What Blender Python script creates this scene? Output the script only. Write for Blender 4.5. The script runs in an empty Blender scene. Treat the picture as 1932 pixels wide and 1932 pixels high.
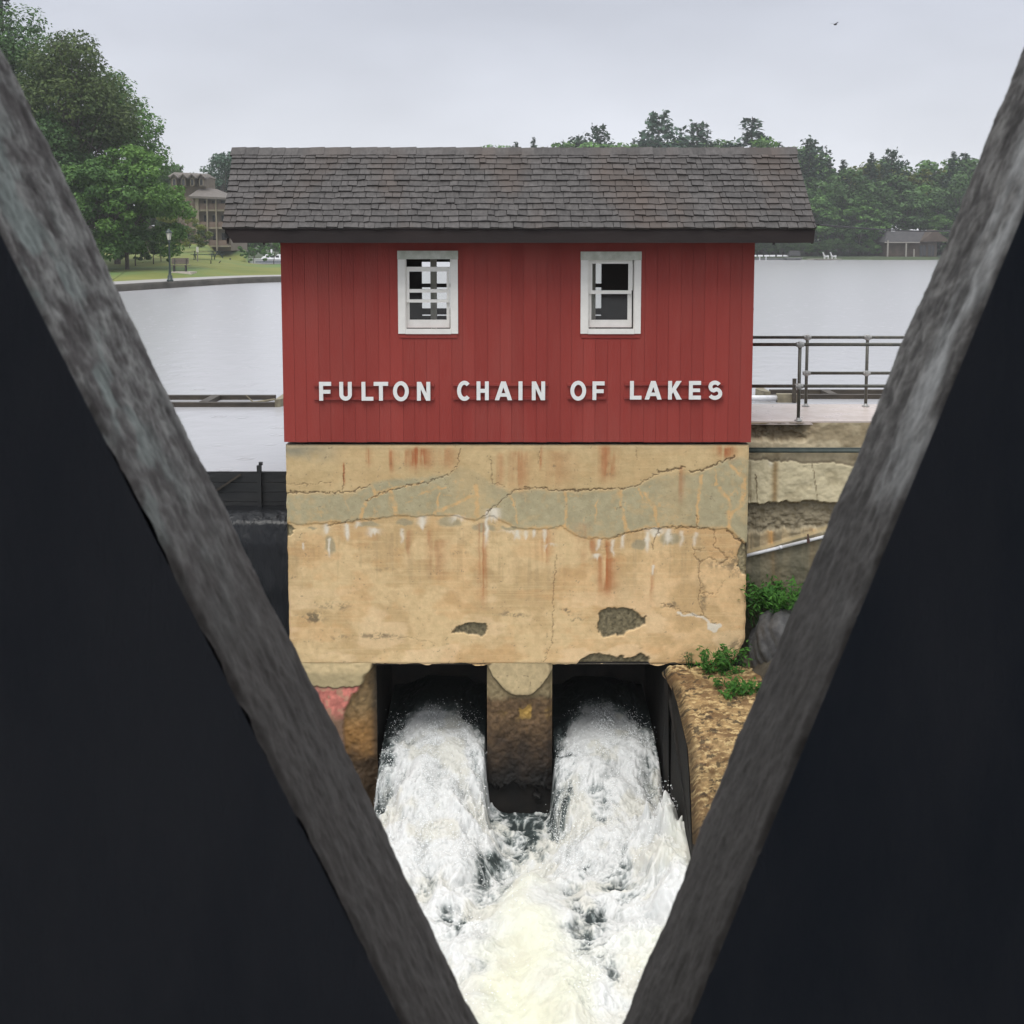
import bpy, bmesh, math, random
import numpy as np
from mathutils import Vector, Matrix, Euler
from mathutils.geometry import tessellate_polygon

random.seed(7)
rng = np.random.default_rng(7)
C = bpy.context.scene.collection
scene = bpy.context.scene

# ------------------------------------------------------------------ camera
EYE = 3.6                                   # eye height above the lake
PITCH = math.radians(5.62)
FPX = 2227.0                                # focal length in pixels of a 1932 px wide picture
CU, CV = 966.0, 676.0
cam_d = bpy.data.cameras.new("camera")
cam_d.sensor_width = 36.0
cam_d.lens = FPX / 1932.0 * 36.0
cam_d.shift_y = -(966.0 - CV) / 1932.0
cam_d.clip_start = 0.02
cam_d.clip_end = 3000
cam_d.dof.use_dof = True
cam_d.dof.focus_distance = 18.0
cam_d.dof.aperture_fstop = 36.0
cam = bpy.data.objects.new("camera", cam_d)
cam.location = (0, 0, EYE)
cam.rotation_euler = (math.radians(90) - PITCH, 0, 0)
C.objects.link(cam)
scene.camera = cam

# ------------------------------------------------------------------ world
SUN_EL, SUN_AZ = math.radians(63), math.radians(200)     # behind the camera, a little to the left
world = bpy.data.worlds.new("World")
scene.world = world
world.use_nodes = True
wt = world.node_tree
wt.nodes.clear()
wo = wt.nodes.new("ShaderNodeOutputWorld")
bg = wt.nodes.new("ShaderNodeBackground")
bg.inputs["Strength"].default_value = 0.1
sky = wt.nodes.new("ShaderNodeTexSky")
sky.sky_type = 'NISHITA'
sky.sun_disc = False
sky.sun_elevation = SUN_EL
sky.sun_rotation = SUN_AZ
geo = wt.nodes.new("ShaderNodeTexCoord")
sep = wt.nodes.new("ShaderNodeSeparateXYZ")
wt.links.new(geo.outputs["Generated"], sep.inputs[0])
ramp = wt.nodes.new("ShaderNodeValToRGB")                # overcast cloud deck, by sine of elevation
els = ramp.color_ramp.elements
els[0].position = 0.0
els[0].color = (0.665, 0.675, 0.715, 1)
els[1].position = 1.0
els[1].color = (1.45, 1.47, 1.51, 1)
for pos, c in ((0.08, (0.61, 0.625, 0.68)), (0.2, (0.49, 0.51, 0.575)), (0.42, (0.74, 0.76, 0.81)), (0.7, (1.05, 1.07, 1.11))):
    e = els.new(pos)
    e.color = (*c, 1)
wt.links.new(sep.outputs[2], ramp.inputs[0])
cn = wt.nodes.new("ShaderNodeTexNoise")
cn.inputs["Scale"].default_value = 2.3
cn.inputs["Detail"].default_value = 5
cn.inputs["Roughness"].default_value = 0.5
mp = wt.nodes.new("ShaderNodeMapping")
mp.inputs["Scale"].default_value = (1, 1, 2.6)
mp.inputs["Location"].default_value = (0.4, 0.2, 0.1)
wt.links.new(geo.outputs["Generated"], mp.inputs[0])
wt.links.new(mp.outputs[0], cn.inputs["Vector"])
mr = wt.nodes.new("ShaderNodeMapRange")
mr.inputs["From Min"].default_value = 0.3
mr.inputs["From Max"].default_value = 0.7
mr.inputs["To Min"].default_value = 8.7
mr.inputs["To Max"].default_value = 11.5
wt.links.new(cn.outputs["Fac"], mr.inputs["Value"])
cl = wt.nodes.new("ShaderNodeVectorMath")
cl.operation = 'SCALE'
wt.links.new(ramp.outputs[0], cl.inputs[0])
wt.links.new(mr.outputs[0], cl.inputs["Scale"])
mx = wt.nodes.new("ShaderNodeMix")
mx.data_type = 'RGBA'
mx.inputs["Factor"].default_value = 0.94
wt.links.new(sky.outputs[0], mx.inputs[6])
wt.links.new(cl.outputs[0], mx.inputs[7])
wt.links.new(mx.outputs[2], bg.inputs["Color"])
wt.links.new(bg.outputs[0], wo.inputs["Surface"])

sun_d = bpy.data.lights.new("sun", 'SUN')
sun_d.energy = 1.5
sun_d.angle = math.radians(28)
sun_d.color = (1.0, 0.97, 0.92)
sun = bpy.data.objects.new("sun", sun_d)
sdir = Vector((math.sin(SUN_AZ) * math.cos(SUN_EL), math.cos(SUN_AZ) * math.cos(SUN_EL), math.sin(SUN_EL)))
sun.rotation_euler = (-sdir).to_track_quat('-Z', 'Y').to_euler()
sun.location = (0, -20, 40)
C.objects.link(sun)

vs = scene.view_settings
scene.display_settings.display_device = 'sRGB'
vs.view_transform = 'Standard'
vs.look = 'None'
vs.exposure = 0.32
vs.gamma = 1.0
vs.use_curve_mapping = False
scene.cycles.use_denoising = True
scene.cycles.max_bounces = 8
scene.cycles.transparent_max_bounces = 16

# ------------------------------------------------------------------ picture measurements -> metres
cp, sp_ = math.cos(PITCH), math.sin(PITCH)

def P(u, v, Y):
    """point of the vertical plane y = Y seen at (u, v) of the 1932 px picture"""
    a, b = (u - CU) / FPX, -(v - CV) / FPX
    k = Y / (cp + b * sp_)
    return Vector((a * k, Y, EYE + (b * cp - sp_) * k))

def G(u, v, z):
    """point of the level plane at height z"""
    a, b = (u - CU) / FPX, -(v - CV) / FPX
    k = (z - EYE) / (b * cp - sp_)
    return Vector((a * k, (cp + b * sp_) * k, z))

# ------------------------------------------------------------------ numpy noise
def _hash(ix, iy, seed):
    n = (ix.astype(np.int64) * 374761393 + iy.astype(np.int64) * 668265263 + seed * 974634777) & 0xffffffff
    n = ((n ^ (n >> 13)) * 1274126177) & 0xffffffff
    n = n ^ (n >> 16)
    return (n & 0xffffff) / float(0xffffff)

def vnoise(x, y, seed=0):
    ix, iy = np.floor(x), np.floor(y)
    fx, fy = x - ix, y - iy
    fx = fx * fx * fx * (fx * (fx * 6 - 15) + 10)
    fy = fy * fy * fy * (fy * (fy * 6 - 15) + 10)
    a, b = _hash(ix, iy, seed), _hash(ix + 1, iy, seed)
    c, d = _hash(ix, iy + 1, seed), _hash(ix + 1, iy + 1, seed)
    return (a + (b - a) * fx) * (1 - fy) + (c + (d - c) * fx) * fy

def fbm(x, y, octaves=4, seed=0, gain=0.5):
    s, amp, tot = 0.0, 1.0, 0.0
    for o in range(octaves):
        s = s + amp * vnoise(x * 2 ** o + 17.3 * o, y * 2 ** o - 9.1 * o, seed + o)
        tot += amp
        amp *= gain
    return s / tot                              # 0..1, mean 0.5

def ridged(x, y, octaves=4, seed=0, gain=0.55):
    s, amp, tot = 0.0, 1.0, 0.0
    for o in range(octaves):
        n = 1 - np.abs(2 * vnoise(x * 2 ** o + 5.7 * o, y * 2 ** o + 3.3 * o, seed + o) - 1)
        s = s + amp * n
        tot += amp
        amp *= gain
    return s / tot

def sstep(a, b, x):
    t = np.clip((x - a) / (b - a), 0, 1)
    return t * t * (3 - 2 * t)

def dpoly(x, y, pts):
    """distance to an open polyline"""
    d = np.full(x.shape, 1e9)
    for (x0, y0), (x1, y1) in zip(pts[:-1], pts[1:]):
        dx, dy = x1 - x0, y1 - y0
        t = np.clip(((x - x0) * dx + (y - y0) * dy) / (dx * dx + dy * dy + 1e-9), 0, 1)
        d = np.minimum(d, np.hypot(x - x0 - t * dx, y - y0 - t * dy))
    return d

def inpoly(x, y, pts):
    """signed distance, negative inside"""
    ins = np.zeros(x.shape, bool)
    n = len(pts)
    for i in range(n):
        x0, y0 = pts[i]
        x1, y1 = pts[(i + 1) % n]
        c = ((y0 > y) != (y1 > y)) & (x < (x1 - x0) * (y - y0) / (y1 - y0 + 1e-12) + x0)
        ins ^= c
    d = dpoly(x, y, list(pts) + [pts[0]])
    return np.where(ins, -d, d)

# ------------------------------------------------------------------ materials
def srgb(r, g, b):
    f = lambda c: (c / 255) / 12.92 if c / 255 <= 0.04045 else ((c / 255 + 0.055) / 1.055) ** 2.4
    return (f(r), f(g), f(b))

def mat(name, c1, c2=None, scale=4.0, rough=0.6, bump=0.0, bscale=None, stretch=(1, 1, 1), metallic=0.0, spec=0.5,
        rnd=0.0, attr=None, detail=6, lo=0.35, hi=0.65, island=False, rough2=None, alpha=None, transl=None, bdist=0.02, c3=None, s3=1.0):
    m = bpy.data.materials.new(name)
    m.use_nodes = True
    t = m.node_tree
    bs = t.nodes["Principled BSDF"]
    L = t.links.new
    bs.inputs["Roughness"].default_value = rough
    bs.inputs["Metallic"].default_value = metallic
    bs.inputs["Specular IOR Level"].default_value = spec
    gp = t.nodes.new("ShaderNodeNewGeometry")
    mpn = t.nodes.new("ShaderNodeMapping")
    mpn.inputs["Scale"].default_value = stretch
    L(gp.outputs["Position"], mpn.inputs[0])
    nz = t.nodes.new("ShaderNodeTexNoise")
    nz.inputs["Scale"].default_value = scale
    nz.inputs["Detail"].default_value = detail
    nz.inputs["Roughness"].default_value = 0.6
    L(mpn.outputs[0], nz.inputs["Vector"])
    rm = t.nodes.new("ShaderNodeMapRange")
    rm.inputs["From Min"].default_value = lo
    rm.inputs["From Max"].default_value = hi
    L(nz.outputs["Fac"], rm.inputs["Value"])
    col = t.nodes.new("ShaderNodeMix")
    col.data_type = 'RGBA'
    L(rm.outputs[0], col.inputs["Factor"])
    if attr:
        at = t.nodes.new("ShaderNodeAttribute")
        at.attribute_name = attr
        a2 = t.nodes.new("ShaderNodeMix")
        a2.data_type = 'RGBA'
        a2.blend_type = 'MULTIPLY'
        a2.inputs["Factor"].default_value = 1
        L(at.outputs["Color"], a2.inputs[6])
        a2.inputs[7].default_value = (*c1, 1)
        L(a2.outputs[2], col.inputs[6])
        a3 = t.nodes.new("ShaderNodeMix")
        a3.data_type = 'RGBA'
        a3.blend_type = 'MULTIPLY'
        a3.inputs["Factor"].default_value = 1
        L(at.outputs["Color"], a3.inputs[6])
        a3.inputs[7].default_value = (*(c2 or c1), 1)
        L(a3.outputs[2], col.inputs[7])
    else:
        col.inputs[6].default_value = (*c1, 1)
        col.inputs[7].default_value = (*(c2 or c1), 1)
    out = col.outputs[2]
    if c3:
        n3 = t.nodes.new("ShaderNodeTexNoise")
        n3.inputs["Scale"].default_value = s3
        n3.inputs["Detail"].default_value = 4
        L(mpn.outputs[0], n3.inputs["Vector"])
        r3 = t.nodes.new("ShaderNodeMapRange")
        r3.inputs["From Min"].default_value = 0.48
        r3.inputs["From Max"].default_value = 0.66
        L(n3.outputs["Fac"], r3.inputs["Value"])
        m3 = t.nodes.new("ShaderNodeMix")
        m3.data_type = 'RGBA'
        L(r3.outputs[0], m3.inputs["Factor"])
        L(out, m3.inputs[6])
        m3.inputs[7].default_value = (*c3, 1)
        out = m3.outputs[2]
    if rnd:
        oi = t.nodes.new("ShaderNodeObjectInfo")
        src = oi.outputs["Random"]
        if island:
            ad = t.nodes.new("ShaderNodeMath")
            ad.operation = 'ADD'
            L(src, ad.inputs[0])
            L(gp.outputs["Random Per Island"], ad.inputs[1])
            fr = t.nodes.new("ShaderNodeMath")
            fr.operation = 'FRACT'
            L(ad.outputs[0], fr.inputs[0])
            src = fr.outputs[0]
        r2 = t.nodes.new("ShaderNodeMapRange")
        r2.inputs["To Min"].default_value = 1 - rnd
        r2.inputs["To Max"].default_value = 1 + rnd
        L(src, r2.inputs["Value"])
        sc = t.nodes.new("ShaderNodeVectorMath")
        sc.operation = 'SCALE'
        L(out, sc.inputs[0])
        L(r2.outputs[0], sc.inputs["Scale"])
        out = sc.outputs[0]
    L(out, bs.inputs["Base Color"])
    if rough2 is not None:
        rr = t.nodes.new("ShaderNodeMapRange")
        rr.inputs["To Min"].default_value = rough
        rr.inputs["To Max"].default_value = rough2
        L(rm.outputs[0], rr.inputs["Value"])
        L(rr.outputs[0], bs.inputs["Roughness"])
    if bump:
        bz = t.nodes.new("ShaderNodeTexNoise")
        bz.inputs["Scale"].default_value = bscale or scale * 4
        bz.inputs["Detail"].default_value = 6
        bz.inputs["Roughness"].default_value = 0.65
        L(mpn.outputs[0], bz.inputs["Vector"])
        bn = t.nodes.new("ShaderNodeBump")
        bn.inputs["Strength"].default_value = bump
        bn.inputs["Distance"].default_value = bdist
        L(bz.outputs["Fac"], bn.inputs["Height"])
        L(bn.outputs[0], bs.inputs["Normal"])
    if transl:
        tr = t.nodes.new("ShaderNodeBsdfTranslucent")
        L(out, tr.inputs["Color"])
        ms = t.nodes.new("ShaderNodeMixShader")
        ms.inputs[0].default_value = transl
        L(bs.outputs[0], ms.inputs[1])
        L(tr.outputs[0], ms.inputs[2])
        L(ms.outputs[0], t.nodes["Material Output"].inputs["Surface"])
    return m

def glass_mat(name, tint=(0.94, 0.945, 0.93), refl=0.08):
    m = bpy.data.materials.new(name)
    m.use_nodes = True
    t = m.node_tree
    t.nodes.remove(t.nodes["Principled BSDF"])
    tr = t.nodes.new("ShaderNodeBsdfTransparent")
    tr.inputs[0].default_value = (*tint, 1)
    gl = t.nodes.new("ShaderNodeBsdfGlossy")
    gl.inputs["Roughness"].default_value = 0.05
    fr = t.nodes.new("ShaderNodeFresnel")
    fr.inputs[0].default_value = 1.45
    ms = t.nodes.new("ShaderNodeMixShader")
    t.links.new(fr.outputs[0], ms.inputs[0])
    t.links.new(tr.outputs[0], ms.inputs[1])
    t.links.new(gl.outputs[0], ms.inputs[2])
    t.links.new(ms.outputs[0], t.nodes["Material Output"].inputs["Surface"])
    return m

M = {}
M['red'] = mat('red_paint', (0.258, 0.037, 0.030), (0.305, 0.049, 0.039), 1.1, 0.6, 0.25, 40, (1, 1, 0.25), rnd=0.065, spec=0.25, c3=(0.285, 0.052, 0.042), s3=2.2)
M['red_dark'] = mat('red_paint_in_groove', (0.25, 0.040, 0.036), rough=0.8)
M['white'] = mat('white_paint', (0.84, 0.815, 0.77), (0.76, 0.735, 0.69), 6, 0.45, 0.1, 60)
M['white_mossy'] = mat('white_paint_with_algae', (0.62, 0.63, 0.56), (0.45, 0.47, 0.39), 9, 0.5, 0.1, 60)
M['letter'] = mat('letter_white', (0.80, 0.80, 0.79), (0.74, 0.74, 0.72), 8, 0.45)
M['shingle'] = mat('weathered_shingle', (0.038, 0.034, 0.033), (0.082, 0.075, 0.072), 22, 0.7, 0.7, 45, (1, 0.5, 0.5), rnd=0.22, island=True, lo=0.3, hi=0.7, bdist=0.006, c3=(0.068, 0.052, 0.044), s3=1.2)
M['roof_deck'] = mat('roof_felt', (0.02, 0.02, 0.02), rough=0.9)
M['fascia'] = mat('dark_brown_stain', (0.015, 0.0095, 0.0095), (0.023, 0.015, 0.014), 3, 0.85, 0.3, 30, (0.2, 1, 1))
M['interior'] = mat('dark_interior_wood', (0.05, 0.045, 0.045), (0.075, 0.065, 0.06), 3, 0.8)
M['grey_post'] = mat('bare_grey_wood', (0.60, 0.60, 0.53), (0.42, 0.42, 0.36), 8, 0.8, 0.2, 40, (1, 1, 0.2))
M['glass'] = glass_mat('window_glass')
M['conc'] = mat('stained_concrete', (1.03, 1.03, 1.03), (0.90, 0.90, 0.88), 9, 0.75, 0.35, 55, attr='stain', spec=0.3, bdist=0.008)
M['conc_grey'] = mat('grey_concrete', (0.30, 0.27, 0.22), (0.20, 0.18, 0.14), 2.5, 0.8, 0.5, 20, c3=(0.12, 0.11, 0.08), s3=1.1)
M['wet_conc'] = mat('dark_wet_concrete', (0.012, 0.012, 0.012), (0.024, 0.021, 0.018), 3, 0.75, 0.5, 16, spec=0.15)
M['deck'] = mat('wet_pale_deck', (0.55, 0.47, 0.43), (0.46, 0.40, 0.36), 3, 0.25, 0.1, 30, rough2=0.5)
M['galv'] = mat('painted_pipe', (0.060, 0.062, 0.055), (0.10, 0.095, 0.075), 12, 0.45, 0.1, 60, metallic=0.2)
M['fitting'] = mat('galvanised_fitting', (0.36, 0.36, 0.35), (0.25, 0.25, 0.24), 20, 0.5, metallic=0.3)
M['green_pipe'] = mat('dark_green_pipe', (0.055, 0.075, 0.070), (0.085, 0.105, 0.095), 8, 0.5, 0.1, 50)
M['white_pipe'] = mat('white_pvc', (0.66, 0.66, 0.68), (0.55, 0.55, 0.56), 7, 0.4)
M['boom_wood'] = mat('wet_boom_timber', (0.028, 0.022, 0.016), (0.060, 0.047, 0.033), 5, 0.6, 0.3, 30, (0.3, 1, 1))
M['boom_pale'] = mat('pale_boom_timber', (0.24, 0.21, 0.14), (0.14, 0.12, 0.08), 5, 0.7, 0.3, 30)
M['dam_wood'] = mat('black_wet_board', (0.012, 0.013, 0.014), (0.022, 0.022, 0.022), 5, 0.5, 0.4, 20, (0.3, 1, 1))
M['dark_face'] = mat('face_darkened_for_shade', (0.10, 0.125, 0.165), (0.18, 0.20, 0.24), 7, 0.85, 0.3, 50, (1, 1, 0.35), spec=0.1)  # even blue-dark tone; part of the interior shade is in this colour
M['added_bridge_wood'] = mat('added_bridge_boards', (0.17, 0.15, 0.135), (0.24, 0.215, 0.195), 4, 0.85, 0.3, 30, (0.2, 1, 1))
M['asphalt'] = mat('wet_path', (0.27, 0.26, 0.255), (0.33, 0.32, 0.31), 2, 0.6)
M['seawall'] = mat('seawall_concrete', (0.045, 0.041, 0.034), (0.085, 0.076, 0.064), 0.8, 0.8, 0.4, 3)
M['grass'] = mat('lawn', (0.105, 0.135, 0.022), (0.165, 0.170, 0.032), 0.16, 0.9, 0.5, 9, c3=(0.075, 0.155, 0.045), s3=0.06, detail=9)
M['undergrowth'] = mat('shady_undergrowth', (0.030, 0.042, 0.020), (0.05, 0.075, 0.028), 0.5, 0.95, 0.5, 3)
M['bank'] = mat('bank_soil', (0.05, 0.04, 0.028), (0.10, 0.085, 0.06), 3, 0.9, 0.6, 10)
M['bark'] = mat('bark', (0.06, 0.05, 0.042), (0.10, 0.085, 0.072), 3, 0.9, 0.4, 10)
M['rock'] = mat('dark_rock', (0.030, 0.030, 0.031), (0.085, 0.082, 0.08), 7, 0.6, 0.7, 14)
M['lamp_green'] = mat('dark_green_enamel', (0.012, 0.026, 0.022), rough=0.4)
M['lamp_glass'] = mat('frosted_lamp_glass', (0.62, 0.60, 0.50), rough=0.3)
M['bench'] = mat('brown_bench_slats', (0.10, 0.075, 0.07), (0.14, 0.11, 0.10), 4, 0.6)
M['dark_metal'] = mat('dark_metal', (0.03, 0.03, 0.03), rough=0.5)
M['picnic'] = mat('dark_green_table', (0.020, 0.040, 0.032), rough=0.6)
M['lodge'] = mat('brown_lodge_wall', (0.125, 0.10, 0.072), (0.16, 0.13, 0.095), 1.5, 0.85, 0.2, 8)
M['lodge_dark'] = mat('lodge_recess', (0.10, 0.088, 0.072), (0.14, 0.12, 0.10), 1, 0.85)
M['lodge_trim'] = mat('lodge_trim', (0.235, 0.205, 0.145), (0.19, 0.165, 0.115), 2, 0.8)
M['lodge_rail'] = mat('lodge_rail', (0.15, 0.105, 0.08), rough=0.8)
M['lodge_roof'] = mat('lodge_roof', (0.105, 0.092, 0.080), (0.14, 0.122, 0.108), 2, 0.85)
M['fence_grey'] = mat('grey_fence', (0.16, 0.165, 0.165), (0.21, 0.21, 0.21), 2, 0.85)
M['hut'] = mat('brown_hut', (0.050, 0.036, 0.027), (0.080, 0.057, 0.043), 1, 0.85)
M['hut_roof'] = mat('hut_roof', (0.036, 0.034, 0.037), (0.055, 0.052, 0.054), 1, 0.85)
M['hut_post'] = mat('pale_post', (0.26, 0.24, 0.21), rough=0.7)
M['pane_dark'] = mat('dark_pane', (0.02, 0.022, 0.025), rough=0.15)
M['boat_white'] = mat('boat_white', (0.72, 0.72, 0.73), rough=0.3)
M['boat_blue'] = mat('boat_blue', (0.06, 0.08, 0.11), rough=0.3)
M['cable'] = mat('black_cable', (0.012, 0.012, 0.012), rough=0.6)
M['bird'] = mat('dark_feathers', (0.03, 0.03, 0.03), rough=0.8)
M['rust'] = mat('rusty_iron', (0.10, 0.045, 0.035), (0.06, 0.03, 0.025), 20, 0.8)

def leaf_mat(name, dark, light, rnd=0.15, transl=0.25):
    m = mat(name, dark, light, 3, 0.6, rnd=rnd, transl=transl, spec=0.15)
    t = m.node_tree
    at = t.nodes.new("ShaderNodeAttribute")
    at.attribute_name = 'tint'
    for n in t.nodes:
        if n.type == 'MIX' and n.data_type == 'RGBA':
            for l in list(n.inputs["Factor"].links):
                t.links.remove(l)
            t.links.new(at.outputs["Fac"], n.inputs["Factor"])
    return m
M['leaf_green'] = leaf_mat('leaf_mid_green', (0.045, 0.105, 0.032), (0.130, 0.250, 0.066))
M['leaf_dark'] = leaf_mat('leaf_dark_green', (0.034, 0.074, 0.028), (0.095, 0.175, 0.058))
M['leaf_bright'] = leaf_mat('leaf_bright_green', (0.046, 0.110, 0.026), (0.135, 0.250, 0.056))
M['leaf_russet'] = leaf_mat('leaf_russet', (0.040, 0.076, 0.027), (0.122, 0.165, 0.054))
M['leaf_yellow'] = leaf_mat('leaf_yellow_green', (0.075, 0.105, 0.024), (0.175, 0.20, 0.045))
M['needle'] = leaf_mat('needle_dark', (0.024, 0.052, 0.034), (0.062, 0.108, 0.062), 0.12, 0.1)
M['needle_blue'] = leaf_mat('needle_blue_green', (0.034, 0.070, 0.050), (0.085, 0.140, 0.092), 0.1, 0.1)
M['leaf_weed'] = leaf_mat('leaf_weed', (0.030, 0.100, 0.018), (0.090, 0.230, 0.040), 0.1, 0.3)

# ------------------------------------------------------------------ mesh helpers
class MB:
    def __init__(self):
        self.v, self.f, self.mi = [], [], []
    def face(self, pts, mi=0):
        n = len(self.v)
        self.v += [tuple(p) for p in pts]
        self.f.append(tuple(range(n, n + len(pts))))
        self.mi.append(mi)
    def box(self, x0, x1, y0, y1, z0, z1, mi=0):
        n = len(self.v)
        self.v += [(x, y, z) for z in (z0, z1) for y in (y0, y1) for x in (x0, x1)]
        for q in ((0, 2, 3, 1), (4, 5, 7, 6), (0, 1, 5, 4), (2, 6, 7, 3), (0, 4, 6, 2), (1, 3, 7, 5)):
            self.f.append(tuple(n + i for i in q))
            self.mi.append(mi)
        return self
    def hexa(self, p8, mi=0):
        n = len(self.v)
        self.v += [tuple(p) for p in p8]
        for q in ((0, 2, 3, 1), (4, 5, 7, 6), (0, 1, 5, 4), (2, 6, 7, 3), (0, 4, 6, 2), (1, 3, 7, 5)):
            self.f.append(tuple(n + i for i in q))
            self.mi.append(mi)
        return self
    def tube(self, a, b, r0, r1=None, n=10, cap=True, mi=0):
        r1 = r0 if r1 is None else r1
        a, b = Vector(a), Vector(b)
        d = (b - a).normalized()
        x = d.orthogonal().normalized()
        y = d.cross(x)
        k = len(self.v)
        for p, r in ((a, r0), (b, r1)):
            for i in range(n):
                t = 2 * math.pi * i / n
                self.v.append(tuple(p + x * (r * math.cos(t)) + y * (r * math.sin(t))))
        for i in range(n):
            j = (i + 1) % n
            self.f.append((k + i, k + j, k + n + j, k + n + i))
            self.mi.append(mi)
        if cap:
            self.f.append(tuple(k + i for i in reversed(range(n))))
            self.f.append(tuple(k + n + i for i in range(n)))
            self.mi += [mi, mi]
        return self
    def beam(self, a, b, w, h, up=(0, 0, 1), mi=0):
        a, b = Vector(a), Vector(b)
        d = (b - a).normalized()
        s = d.cross(Vector(up)).normalized() * (w / 2)
        t = s.cross(d).normalized() * (h / 2)
        p = [a - s - t, a + s - t, b - s - t, b + s - t, a - s + t, a + s + t, b - s + t, b + s + t]
        return self.hexa(p, mi)
    def lathe(self, prof, c=(0, 0, 0), n=16, mi=0):
        k = len(self.v)
        for r, z in prof:
            for i in range(n):
                t = 2 * math.pi * i / n
                self.v.append((c[0] + r * math.cos(t), c[1] + r * math.sin(t), c[2] + z))
        for a in range(len(prof) - 1):
            for i in range(n):
                j = (i + 1) % n
                self.f.append((k + a * n + i, k + a * n + j, k + (a + 1) * n + j, k + (a + 1) * n + i))
                self.mi.append(mi)
        self.f.append(tuple(k + i for i in reversed(range(n))))
        self.f.append(tuple(k + (len(prof) - 1) * n + i for i in range(n)))
        self.mi += [mi, mi]
        return self
    def mesh(self, name, mats, smooth=False):
        me = bpy.data.meshes.new(name)
        me.from_pydata(self.v, [], self.f)
        for m in (mats if isinstance(mats, (list, tuple)) else [mats]):
            me.materials.append(m)
        me.polygons.foreach_set("material_index", self.mi)
        if smooth:
            me.polygons.foreach_set("use_smooth", [True] * len(me.polygons))
        me.update()
        return me

def wloc(o):
    p = Vector((0, 0, 0))
    while o:
        p += o.location
        o = o.parent
    return p

def link(name, me, parent=None, loc=None):
    """links a mesh given in world coordinates (or local ones when loc is given)"""
    o = bpy.data.objects.new(name, me)
    C.objects.link(o)
    if parent is not None:
        o.parent = parent
        o.location = (-wloc(parent)) if loc is None else (Vector(loc) - wloc(parent))
    elif loc is not None:
        o.location = loc
    return o

def tag(o, label=None, cat=None, group=None, kind=None):
    if label: o['label'] = label
    if cat: o['category'] = cat
    if group: o['group'] = group
    if kind: o['kind'] = kind
    return o

def thing(name, loc, label, cat, group=None):
    o = bpy.data.objects.new(name, None)
    o.empty_display_size = 0.2
    o.location = loc
    C.objects.link(o)
    return tag(o, label, cat, group)

def copy_tree(src, loc, scale=None, rotz=None, label=None):
    r = src.copy()
    C.objects.link(r)
    r.location = loc
    if scale is not None: r.scale = scale if isinstance(scale, tuple) else (scale,) * 3
    if rotz is not None: r.rotation_euler = (0, 0, rotz)
    if label: r['label'] = label
    for ch in list(src.children):
        c = ch.copy()
        C.objects.link(c)
        c.parent = r
        for g in list(ch.children):
            d = g.copy()
            C.objects.link(d)
            d.parent = c
    return r

def grid_mesh(name, VX, VY, VZ, mats, stain=None, tint=None, smooth=True, flip=False):
    """mesh from 2-D coordinate arrays"""
    h, w = VX.shape
    me = bpy.data.meshes.new(name)
    co = np.stack([VX, VY, VZ], -1).reshape(-1, 3).astype(np.float32)
    idx = np.arange(h * w).reshape(h, w)
    q = np.stack([idx[:-1, :-1], idx[:-1, 1:], idx[1:, 1:], idx[1:, :-1]], -1).reshape(-1, 4)
    if flip: q = q[:, ::-1]
    me.vertices.add(len(co))
    me.vertices.foreach_set("co", co.ravel())
    me.loops.add(q.size)
    me.loops.foreach_set("vertex_index", q.ravel().astype(np.int32))
    me.polygons.add(len(q))
    me.polygons.foreach_set("loop_start", np.arange(0, q.size, 4, dtype=np.int32))
    me.polygons.foreach_set("loop_total", np.full(len(q), 4, np.int32))
    me.update(calc_edges=True)
    if smooth: me.polygons.foreach_set("use_smooth", np.ones(len(q), bool))
    for m in (mats if isinstance(mats, (list, tuple)) else [mats]):
        me.materials.append(m)
    if stain is not None:
        at = me.color_attributes.new('stain', 'FLOAT_COLOR', 'POINT')
        c4 = np.concatenate([stain.reshape(-1, 3), np.ones((h * w, 1))], 1).astype(np.float32)
        at.data.foreach_set("color", c4.ravel())
    me.validate()
    return me

def mixc(base, col, w):
    return base * (1 - w[..., None]) + np.asarray(col) * w[..., None]

def solid(name, parent, x0, x1, y0, y1, z0, z1, m, label=None):
    return link(name, MB().box(x0, x1, y0, y1, z0, z1).mesh(name, m), parent)
# ------------------------------------------------------------------ bridge timbers framing the view
D1, D2 = 0.45, 0.5325
M['edge'] = mat('weathered_edge_grain', (1.05, 1.05, 1.05), (0.82, 0.82, 0.82), 60, 0.85, 0.5, 300, attr='stain', spec=0.2, bdist=0.001)

def fl(v): return 0.5076 * (v - 425)
def bl(v): return 143 + 0.4907 * (v - 379)
def fr_(v): return 1932 - 0.4104 * (v - 380)
def br_(v): return 1880 - 0.4123 * (v - 210)

def xz(p): return np.array([p.x, p.z])

def inter(p, d, q, e):
    A = np.array([[d[0], -e[0]], [d[1], -e[1]]])
    t = np.linalg.solve(A, q - p)
    return p + d * t[0]

def line_at(f, D):
    a, b = xz(P(f(200), 200, D)), xz(P(f(1800), 1800, D))
    d = (a - b) / np.linalg.norm(a - b)          # pointing up
    return a, d

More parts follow.
